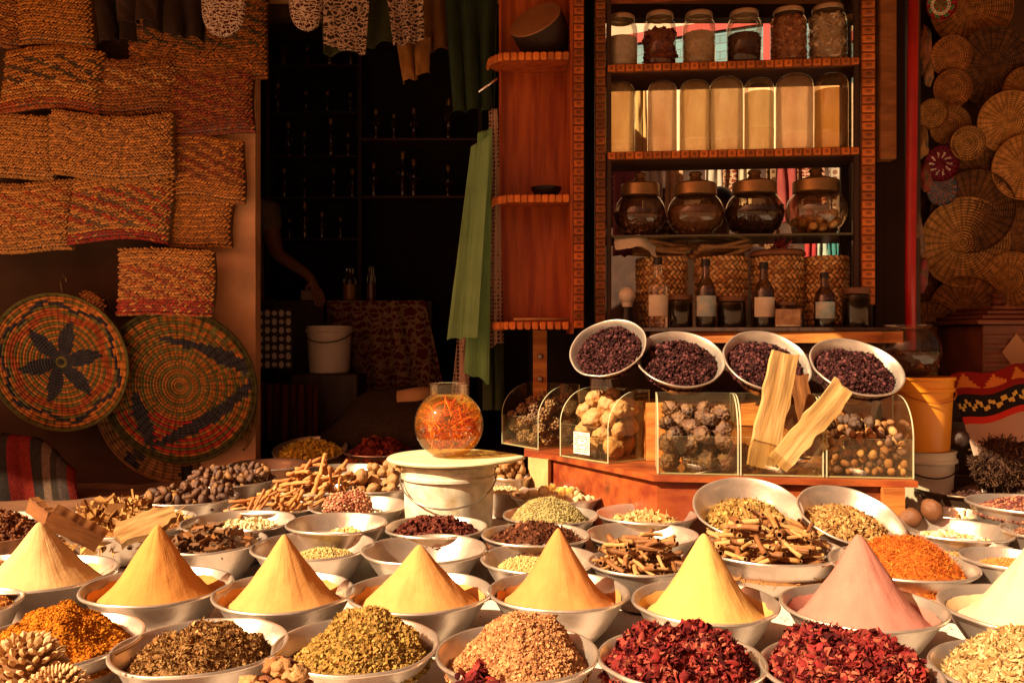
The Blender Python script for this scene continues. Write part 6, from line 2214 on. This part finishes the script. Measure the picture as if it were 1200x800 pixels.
ck = cloth_mat('cloth_black', (.045, .026, .020))
cloth('dark_trousers', [(103, -40), (150, -40), (156, 46), (112, 50)], 3.56, ck, 'dark brown hanging cloth, left one of the three at the top left', 2, .03, group='dark clothes at the top left', seed=1)
cloth('dark_trousers', [(132, -40), (184, -40), (182, 25), (140, 27)], 3.50, cloth_mat('cloth_black2', (.060, .034, .026)), 'short dark hanging cloth between two longer ones', 2, .03, group='dark clothes at the top left', seed=2)
cloth('dark_trousers', [(168, -40), (246, -40), (243, 50), (170, 34)], 3.54, ck, 'wide dark hanging cloth left of the patterned scarf end', 3, .025, group='dark clothes at the top left', seed=3)
lace = cloth_mat('lace', (.10, .02, .015), (.70, .55, .44), 'paisley', 46)


def tongue(px, py, wd, hh, lab, seed):
    c0 = at(px, py - hh, 3.44)
    W_, H = wd * 3.44 / 1000, 2 * hh * 3.44 / 1000
    mb = MB()
    n = 30
    V = []
    for j in range(24):
        t_ = j / 23
        z = H * .9 * (1 - t_)
        half = W_ / 2 * (1 if t_ < .55 else math.sqrt(max(0, 1 - ((t_ - .55) / .45) ** 2.4)))
        for i2 in range(12):
            u_ = i2 / 11 * 2 - 1
            V.append((u_ * half, -.018 * (1 - u_ * u_) - .004 * math.sin(u_ * 9 + seed), z))
    f = np.array([(j * 12 + i2, j * 12 + i2 + 1, (j + 1) * 12 + i2 + 1, (j + 1) * 12 + i2) for j in range(23) for i2 in range(11)])
    mb.add(V, f)
    o = mb.build('scarf_end', lace, loc=at(px, py, 3.44))
    o.modifiers.new('thickness', 'SOLIDIFY').thickness = .006
    tag(o, lab, 'scarf', 'rounded patterned scarf ends')


tongue(262, 43, 50, 45, 'rounded white and red patterned scarf end at the plaster post', 1)
tongue(360, 36, 40, 42, 'rounded white and red patterned scarf end over the doorway', 2)
ban = cloth_mat('bandana', (.035, .022, .018), (.50, .34, .25), 'paisley', 38)
cloth('patterned_cloth', [(379, -30), (435, -30), (430, 65), (381, 54)], 3.40, ban, 'dark bandana with pale paisley, the left one over the doorway', 2, .012, group='paisley bandanas', seed=4)
cloth('patterned_cloth', [(450, -30), (496, -30), (497, 47), (461, 55)], 3.38, ban, 'dark bandana with pale paisley, the right one over the doorway', 2, .012, group='paisley bandanas', seed=5)
cloth('hanging_shirt', [(374, -30), (468, -30), (458, 50), (378, 67)], 3.50, cloth_mat('moss', (.055, .058, .022)), 'moss green hanging cloth behind the left bandana', 3, .02, seed=6)
cloth('hanging_shirt', [(455, -30), (524, -30), (523, 57), (467, 66)], 3.52, cloth_mat('must', (.20, .095, .028)), 'mustard brown hanging cloth beside the right bandana', 3, .02, seed=7)
cloth('folded_sleeve', [(462, 40), (505, 44), (502, 84), (474, 98)], 3.46, cloth_mat('must2', (.26, .12, .035)), 'crumpled mustard sleeve hanging below the right bandana', 2, .025, seed=8)
cloth('green_trousers', [(520, -30), (584, -30), (582, 128), (534, 133)], 3.46, cloth_mat('dkgreen', (.028, .045, .024)), 'dark green trousers hanging left of the open shelf', 3, .022, seed=9)
grm = cloth_mat('green', (.19, .36, .15), trans=.2)
cloth('green_scarf', [(560, 156), (577, 150), (574, 450), (545, 436)], 3.34, grm, 'bright green scarf hanging beside the open shelf, its longer lower layer', 1, .007, group='green scarf layers', seed=10, nz=90)
cloth('green_scarf', [(552, 172), (575, 158), (560, 394), (524, 398)], 3.28, cloth_mat('green2', (.24, .40, .18), trans=.2), 'bright green scarf hanging beside the open shelf, its shorter front layer', 1, .008, group='green scarf layers', seed=11, nz=90)
dt = cloth_mat('dots', (.40, .26, .20), (.02, .012, .012), 'dots', 62)
cloth('dotted_scarf', [(573, 128), (583, 128), (589, 400), (571, 410)], 3.40, dt, 'narrow dotted scarf between green scarf and open shelf', 1, .01, seed=12)
cloth('dotted_scarf', [(536, 395), (552, 395), (548, 470), (528, 462)], 3.46, dt, 'lower dotted scarf end behind the green scarf', 1, .01, seed=13)
cloth('dark_cloth', [(566, 380), (590, 380), (590, 478), (566, 480)], 3.42, cloth_mat('olive', (.035, .045, .022)), 'dark olive cloth hanging below the dotted scarf', 2, .015, seed=14)
# rail for the clothes
tag(MB().tube([(-2.4, 3.46, 2.80), (.1, 3.44, 2.80)], .015, 10).build('clothes_rail', M['metal_dark']), 'dark metal rail above the hanging clothes', 'rail')
tag(MB().tube([at(561, 108, 3.3), at(583, 92, 3.3)], .005, 8).build('metal_hook', mat('chrome', (.8, .8, .8), .15, metal=1.0)), 'shiny metal hook at the top left of the open shelf', 'hook')

# striped blanket bottom left
mb = MB()
nx, nz = 80, 60
u, v_ = np.meshgrid(np.linspace(0, 1, nx), np.linspace(0, 1, nz))
X = -2.45 + u * .66 + .14 * v_ * u
Z = 1.3 - (515 + 4 * np.sin(u * 9) - 400) / 1000 * 3.45 - .38 * v_
Z = np.where(u > .72, Z - (u - .72) ** 1.5 * .9 * 1, Z)
Yv = 3.52 - .12 * np.sqrt(np.clip(v_, 0, 1)) + .018 * np.sin(u * 18 + v_ * 2)
P_ = np.stack([X.ravel(), Yv.ravel(), Z.ravel()], 1)
i_ = (np.arange(nz - 1)[:, None] * nx + np.arange(nx - 1)[None])
seq = [(.11, .010, .008), (.16, .016, .010), (.025, .018, .015), (.10, .06, .04), (.025, .018, .014), (.05, .035, .03), (.13, .014, .010), (.025, .015, .012), (.06, .042, .035), (.02, .014, .012)]
uc = u[:-1, :-1]
col = np.array(seq)[(uc * 17).astype(int) % len(seq)]
col = col * rng.uniform(.8, 1.15, uc.shape)[..., None]
o = mb.add(P_, np.stack([i_, i_ + 1, i_ + nx + 1, i_ + nx], -1).reshape(-1, 4), col.reshape(-1, 3)).build('striped_blanket', mat('blanket', (1, 1, 1), .95, vc=True, bump=.6, bscale=160, spec=.05))
o.modifiers.new('thickness', 'SOLIDIFY').thickness = .008
tag(o, 'red, grey and black striped wool blanket at the left edge', 'blanket')
tag(MB().box(-3.2, 3.50, .67, -2.0, 3.63, .84, bev=.02).build('blanket_support', M['wood_dark']), 'dark low box under the striped blanket', 'box')

# ================================================================== INSIDE THE DARK SHOP
FL = .62
# bottle rack
rk = empty('bottle_rack', (-.9, 5.45, FL))
tag(rk, 'dark wooden rack of small bottles at the back of the shop', 'rack')
YR = 5.35
rows_l = [(78, (330, 356, 382, 410)), (133, (330, 356, 382, 410)), (184, (331, 357, 383, 411)), (232, (332, 357, 384, 410)), (280, (332, 353, 380, 404))]
rows_r = [(164, (443, 466, 489, 530)), (231, (440, 466, 490, 527))]
for py, xs in rows_l:
    z = CAMZ - (py - 400) / 1000 * YR
    part(MB().box((318 - 600) / 1000 * YR, YR - .05, z - .012, (422 - 600) / 1000 * YR, YR + .12, z), 'rack_shelf', M['wood_dark'], rk)
for py, xs in rows_r:
    z = CAMZ - (py - 400) / 1000 * YR
    part(MB().box((424 - 600) / 1000 * YR, YR - .05, z - .014, (562 - 600) / 1000 * YR, YR + .12, z), 'rack_shelf', mat('rackwood', (.08, .03, .015), .5), rk)
for px in (316, 423, 563):
    part(MB().box((px - 600) / 1000 * YR - .012, YR - .05, FL + .002, (px - 600) / 1000 * YR + .012, YR + .12, 3.1), 'rack_post', M['wood_dark'], rk)
btl_body = MB().lathe([(.001, .001), (.024, .001), (.026, .006), (.026, .10), (.018, .125), (.010, .14), (.010, .165)], 20)
bo = btl_body.build('bottle', [M['glass_dark']]); bm_ = bo.data; bpy.data.objects.remove(bo)
cp = MB().lathe([(.0125, .160), (.0135, .165), (.0135, .19), (.001, .192)], 16).build('cap', M['lid_brass']); cpm = cp.data; bpy.data.objects.remove(cp)
li = MB().lathe([(.001, .003), (.0245, .003), (.0245, .085), (.001, .085)], 16).build('syrup', mat('syrup', (.16, .05, .015), .2)); lim = li.data; bpy.data.objects.remove(li)
for side, rws in (('left', rows_l), ('right', rows_r)):
    for ri, (py, xs) in enumerate(rws):
        z = CAMZ - (py - 400) / 1000 * YR
        for k, px in enumerate(xs):
            o = empty('small_bottle', ((px - 600) / 1000 * YR, YR, z + .001))
            s_ = random.uniform(.65, 1.3) * (1.25 if side == 'right' else 1)
            o.location.x += random.uniform(-.03, .03); o.location.y += random.uniform(-.03, .08)
            o.scale = (s_, s_, s_)
            word = ['top', 'second', 'third', 'fourth', 'fifth'][ri]
            tag(o, 'small dark glass bottle, %s row of the %s rack half, dark shop' % (word, side), 'bottle', 'small bottles, %s rack half, %s row' % (side, word))
            for nm, me in (('bottle_glass', bm_), ('cap', cpm), ('syrup', lim)):
                q_ = bpy.data.objects.new(nm, me); COL.objects.link(q_); q_.parent = o

# counter with patterned cloth
YT = 4.75
zt = CAMZ + .048 * YT
ct = empty('shop_counter', (-.68, YT + .2, FL))
tag(ct, 'counter covered by a patterned cloth inside the dark shop', 'counter')
part(MB().box((395 - 600) / 1000 * YT, YT + .02, FL + .002, (505 - 600) / 1000 * YT, YT + .5, zt - .004), 'counter_body', M['wood_dark'], ct)
pt = cloth_mat('counter_cloth', (.12, .020, .012), (.30, .19, .11), 'paisley', 15)
cloth('patterned_tablecloth', [(383, 352), (498, 352), (522, 455), (380, 470)], YT - .02, pt, 'dark red cloth with pale scrolls hanging from the shop counter', 5, .03, seed=21, cat='tablecloth')
its = [(410, 38, 16, 'clear jar with bright content on the shop counter', M['glass_jar'], (.30, .14, .07)), (435, 40, 11, 'tall narrow bottle on the shop counter', M['glass_jar'], (.12, .05, .03))]
for k, (px, hh, wd, lab, gm, cc) in enumerate(its):
    P_ = at(px, 348, YT + .08)
    rad = wd * P_.y / 2000; H = hh * P_.y / 1000
    lathe_thing([('jar_glass', [(.001, .001), (rad, .001), (rad, H * .65), (rad * .6, H * .8), (rad * .55, H)], gm), ('jar_filling', [(.001, .004), (rad * .9, .004), (rad * .9, H * .5), (.001, H * .5)], mat('fill%d' % k, cc, .5))],
                'glass_bottle', (P_.x, P_.y, zt + .002), lab, 'bottle', None)
P_ = at(364, 352, YT)
o = MB().box(-.055, 0, 0, .055, .05, .055, bev=.003).build('small_carton', mat('carton', (.34, .24, .19), .8), loc=(P_.x, P_.y - .0, P_.z))
tag(o, 'small pale carton by the corner of the shop counter', 'carton')
o = MB().box(-.22, 0, 0, .06, .2, P_.z - FL - .002, bev=.004).build('side_table', M['wood_dark'], loc=(P_.x + .02, P_.y - .03, FL + .001))
tag(o, 'dark side table under the small carton', 'table')
# white pail inside
YB = 4.5
P_ = at(386, 437, YB)
o = empty('shop_pail', (P_.x, P_.y, P_.z))
tag(o, 'grey-white plastic pail standing in the shade inside the shop', 'pail')
rad = 27.5 * YB / 1000; H = 55 * YB / 1000
MB().lathe([(.001, 0), (rad * .80, 0), (rad * .84, .006), (rad * .94, H * .86), (rad * 1.0, H * .87), (rad * 1.0, H * .93), (rad * .96, H * .94), (rad * .97, H), (rad * .93, H), (rad * .8, .02), (.001, .02)], 40).build('pail_body', mat('pailgrey', (.62, .52, .44), .5), o)
MB().tube([(rad * math.cos(a), rad * math.sin(a) - .004, H * .85 - .05 * math.sin(k / 13 * math.pi)) for k, a in enumerate(np.linspace(math.pi * 1.05, math.pi * 1.95, 14))], .003, 6).build('handle', M['wood_dark'], o)
o = MB().box(-.17, -.12, 0, .17, .14, P_.z - FL - .002, bev=.006).build('low_stool', M['wood_dark'], loc=(P_.x, P_.y, FL + .001))
tag(o, 'dark block-like stool under the grey-white pail', 'stool')
# lattice panel
YL = 4.3
a, b = at(301, 432, YL), at(342, 362, YL)
mb = MB()
mb.box(0, .004, 0, b.x - a.x, .014, b.z - a.z, (.02, .012, .01))
W_, H = b.x - a.x, b.z - a.z
for i2 in range(5):
    for j in range(7):
        cx_, cz_ = (i2 + .5) / 5 * W_, (j + .5) / 7 * H
        rw, rh = W_ / 5 * .36, H / 7 * (.42 if (i2 + j) % 2 else .28)
        th = np.linspace(0, 2 * np.pi, 12, endpoint=False)
        v = [(cx_ + rw * math.cos(t_), -.001, cz_ + rh * math.sin(t_)) for t_ in th] + [(cx_ + rw * math.cos(t_), .0035, cz_ + rh * math.sin(t_)) for t_ in th]
        mb.add(v, [tuple(range(12))] + [(q_, (q_ + 1) % 12, 12 + (q_ + 1) % 12, 12 + q_) for q_ in range(12)], (.42, .34, .28), 0, False)
o = mb.build('lattice_screen', mat('panel_bw', (1, 1, 1), .7, vc=True), loc=a)
tag(o, 'black panel with white oval pattern beside the plaster post', 'panel')
cloth('striped_rug', [(305, 448), (372, 452), (372, 520), (300, 515)], 4.25, cloth_mat('rug', (.10, .022, .014), (.03, .016, .012), 'stripes', 160), 'dark red striped rug hanging low in the shop doorway', 4, .02, seed=31)
# roll of tan bundle
P_ = at(487, 466, 4.1)
o = MB().tube([(-.085, 0, -.008), (0, 0, 0), (.10, .03, .012)], [.042, .05, .046], 20).build('log_roll', mat('logroll', (.50, .27, .12), .8, var=.2, vscale=8, bump=.5), loc=P_)
tag(o, 'short thick tan log lying behind the glass fishbowl', 'log')
o = lump_mb(14, ICO3, .25, 1.5, (1, .6, .6), (.035, .02, .012), .1).build('dark_sack', M['tray'], loc=(-.50, 4.17, .86))
o.scale = (.42, .36, .33)
tag(o, 'dark sagging sack under the tan log inside the shop', 'sack')


# ================================================================== PEOPLE
def skin_body(name, verts, edges, radii, m, parent=None, root=0, sub=2):
    me = bpy.data.meshes.new(name)
    me.from_pydata([tuple(v) for v in verts], edges, [])
    o = bpy.data.objects.new(name, me)
    COL.objects.link(o)
    if parent: o.parent = parent
    sm = o.modifiers.new('skin', 'SKIN')
    sm.use_smooth_shade = True
    for i_, sv in enumerate(me.skin_vertices[0].data):
        sv.radius = radii[i_] if hasattr(radii[i_], '__len__') else (radii[i_], radii[i_])
        sv.use_root = (i_ == root)
    ss = o.modifiers.new('sub', 'SUBSURF'); ss.levels = sub; ss.render_levels = sub
    me.materials.append(m)
    return o


def person(loc, label, arms, shirt, H=1.75, facing=0.0, group=None):
    """arms: list of (elbow, wrist, hand direction) in local coordinates for right(-x) and left(+x)"""
    root = empty('person', loc, (0, 0, facing))
    tag(root, label, 'person', group)
    k = H / 1.75
    V, E, Rr = [], [], []

    def add(p, r, par=None):
        V.append(Vector(p) * k); Rr.append(r * k if not hasattr(r, '__len__') else tuple(q * k for q in r))
        if par is not None: E.append((par, len(V) - 1))
        return len(V) - 1
    pel = add((0, 0, .95), (.15, .11))
    wai = add((0, 0, 1.10), (.135, .10), pel)
    che = add((0, 0, 1.30), (.16, .115), wai)
    upc = add((0, 0, 1.42), (.12, .09), che)
    nk = add((0, -.005, 1.50), .055, upc)
    hd0 = add((0, -.02, 1.565), .060, nk)
    hd1 = add((0, -.025, 1.63), .083, hd0)
    hd2 = add((0, -.015, 1.69), .080, hd1)
    hd3 = add((0, -.01, 1.735), .045, hd2)
    for sx in (-1, 1):
        hp = add((sx * .09, 0, .90), .095, pel)
        kn = add((sx * .10, -.02, .50), .058, hp)
        an = add((sx * .10, .02, .09), .038, kn)
        toe = add((sx * .11, -.12, .035), .032, an)
    for i2, (elb, wri, hdir) in enumerate(arms):
        sx = -1 if i2 == 0 else 1
        sh_ = add((sx * .18, 0, 1.40), .062, upc)
        el_ = add(elb, .042, sh_)
        wr_ = add(wri, .027, el_)
        hd = Vector(hdir).normalized()
        side = hd.cross(Vector((0, -.3, 1))).normalized()
        pm = Vector(wri) + hd * .05
        pl = add(pm, (.032, .02), wr_)
        for j in range(4):
            off = side * (.027 - .018 * j)
            ln = (.036, .042, .040, .032)[j]
            b1 = add(Vector(wri) + hd * .085 + off, .0095, pl)
            b2 = add(Vector(wri) + hd * (.085 + ln) + off * 1.05 + Vector((0, 0, -.006)), .0085, b1)
            add(Vector(wri) + hd * (.085 + ln * 1.7) + off * 1.05 + Vector((0, 0, -.022)), .0075, b2)
        t1 = add(Vector(wri) + hd * .045 + side * .045, .011, pl)
        add(Vector(wri) + hd * .075 + side * .062, .009, t1)
    skin_body('body', V, E, Rr, M['skin'], root)
    # shirt: slightly larger torso and upper arms
    V2, E2, R2 = [], [], []

    def a2(p, r, par=None):
        V2.append(Vector(p) * k); R2.append(tuple(q * k for q in r) if hasattr(r, '__len__') else r * k)
        if par is not None: E2.append((par, len(V2) - 1))
        return len(V2) - 1
    p0 = a2((0, 0, .80), (.19, .14)); p1 = a2((0, 0, 1.05), (.17, .13), p0); p2 = a2((0, 0, 1.30), (.19, .14), p1); p3 = a2((0, 0, 1.42), (.145, .115), p2); p4 = a2((0, -.004, 1.475), (.078, .078), p3)
    for i2, (elb, wri, hdir) in enumerate(arms):
        sx = -1 if i2 == 0 else 1
        s1 = a2((sx * .185, 0, 1.40), .085, p3)
        m_ = Vector((sx * .185, 0, 1.40)).lerp(Vector(elb), .6)
        s2 = a2(m_, .070, s1)
    skin_body('shirt', V2, E2, R2, shirt, root)
    for sx in (-1, 1):
        mb = MB().tube([(sx * .09 * k, 0, .92 * k), (sx * .10 * k, -.02 * k, .50 * k), (sx * .10 * k, .02 * k, .10 * k)], [.125 * k, .095 * k, .075 * k], 16)
        mb.build('trouser_leg', M['shirt_dark'], root)
    # hair cap, ears, eyes, nose, mouth
    v, f = ICO3
    hv = v * np.array([.089, .100, .088]) * k
    keep = np.array([(hv[q_].mean(0)[2] > .012 * k) or (hv[q_].mean(0)[1] > .02 * k and hv[q_].mean(0)[2] > -.05 * k) for q_ in f])
    MB().add(hv, f[keep]).build('hair', M['hair'], root, loc=(0, -.008 * k, 1.675 * k))
    for sx in (-1, 1):
        MB().add(v * np.array([.012, .020, .032]) * k, f).build('ear', M['skin'], root, loc=(sx * .083 * k, -.012 * k, 1.635 * k))
        MB().add(v * np.array([.013, .009, .008]) * k, f).build('eye', M['white_cer'], root, loc=(sx * .031 * k, -.098 * k, 1.65 * k))
    MB().add(v * np.array([.013, .020, .026]) * k, f).build('nose', M['skin'], root, loc=(0, -.106 * k, 1.625 * k))
    MB().add(v * np.array([.026, .008, .007]) * k, f).build('mouth', mat('lips', (.2, .06, .05), .5), root, loc=(0, -.096 * k, 1.583 * k))
    return root


pmc = at(841, 285, 4.35)
person((pmc.x, 4.35, .301), 'man in a white shirt standing behind the glass cabinet',
       [((-.26, -.02, 1.12), (-.24, -.16, .92), (0, -.5, -1)), ((.26, -.02, 1.12), (.24, -.16, .92), (0, -.5, -1))], M['shirt'], H=(pmc.z + .01 - .30) / 1.49 * 1.75)
person((-1.50, 4.62, FL + .001), 'person in dark clothes mostly hidden behind the plaster post, forearm reaching out',
       [((-.30, -.04, 1.15), (-.28, -.2, .98), (0, -.6, -.6)), ((.24, -.05, 1.17), (.44, -.10, 1.04), (.45, -.1, -1))], mat('shirt_grey', (.11, .08, .055), .9), H=1.72)

# ================================================================== GOODS IN THE LANE BEHIND THE CABINET
lane = [
    (720, 215, 752, 300, (.50, .14, .16), 'dull pink garment hanging in the lane, leftmost'),
    (756, 205, 776, 262, (.80, .68, .56), 'white garment hanging in the lane beside the pink one'),
    (780, 212, 800, 255, (.66, .40, .22), 'tan garment hanging in the lane'),
    (826, 205, 846, 250, (.78, .64, .50), 'cream garment hanging above the man in the lane'),
    (866, 210, 880, 262, (.82, .66, .44), 'pale yellow garment hanging in the lane'),
    (912, 205, 934, 262, (.40, .08, .07), 'dark red garment hanging in the lane'),
    (945, 275, 957, 306, (.55, .06, .06), 'narrow red garment low in the lane at the right'),
    (958, 275, 969, 306, (.62, .74, .60), 'narrow pale green garment low in the lane at the right'),
    (970, 275, 981, 308, (.08, .30, .28), 'narrow teal garment low in the lane at the right'),
    (984, 275, 999, 306, (.80, .70, .60), 'narrow white garment low in the lane at the right'),
    (742, 118, 757, 185, (.80, .50, .18), 'amber cloth hanging in the lane behind the oil jars'),
    (800, 275, 830, 312, (.70, .52, .36), 'beige cloth hanging low in the lane'),
    (880, 262, 914, 300, (.42, .20, .10), 'brown cloth hanging in the middle of the lane'),
]
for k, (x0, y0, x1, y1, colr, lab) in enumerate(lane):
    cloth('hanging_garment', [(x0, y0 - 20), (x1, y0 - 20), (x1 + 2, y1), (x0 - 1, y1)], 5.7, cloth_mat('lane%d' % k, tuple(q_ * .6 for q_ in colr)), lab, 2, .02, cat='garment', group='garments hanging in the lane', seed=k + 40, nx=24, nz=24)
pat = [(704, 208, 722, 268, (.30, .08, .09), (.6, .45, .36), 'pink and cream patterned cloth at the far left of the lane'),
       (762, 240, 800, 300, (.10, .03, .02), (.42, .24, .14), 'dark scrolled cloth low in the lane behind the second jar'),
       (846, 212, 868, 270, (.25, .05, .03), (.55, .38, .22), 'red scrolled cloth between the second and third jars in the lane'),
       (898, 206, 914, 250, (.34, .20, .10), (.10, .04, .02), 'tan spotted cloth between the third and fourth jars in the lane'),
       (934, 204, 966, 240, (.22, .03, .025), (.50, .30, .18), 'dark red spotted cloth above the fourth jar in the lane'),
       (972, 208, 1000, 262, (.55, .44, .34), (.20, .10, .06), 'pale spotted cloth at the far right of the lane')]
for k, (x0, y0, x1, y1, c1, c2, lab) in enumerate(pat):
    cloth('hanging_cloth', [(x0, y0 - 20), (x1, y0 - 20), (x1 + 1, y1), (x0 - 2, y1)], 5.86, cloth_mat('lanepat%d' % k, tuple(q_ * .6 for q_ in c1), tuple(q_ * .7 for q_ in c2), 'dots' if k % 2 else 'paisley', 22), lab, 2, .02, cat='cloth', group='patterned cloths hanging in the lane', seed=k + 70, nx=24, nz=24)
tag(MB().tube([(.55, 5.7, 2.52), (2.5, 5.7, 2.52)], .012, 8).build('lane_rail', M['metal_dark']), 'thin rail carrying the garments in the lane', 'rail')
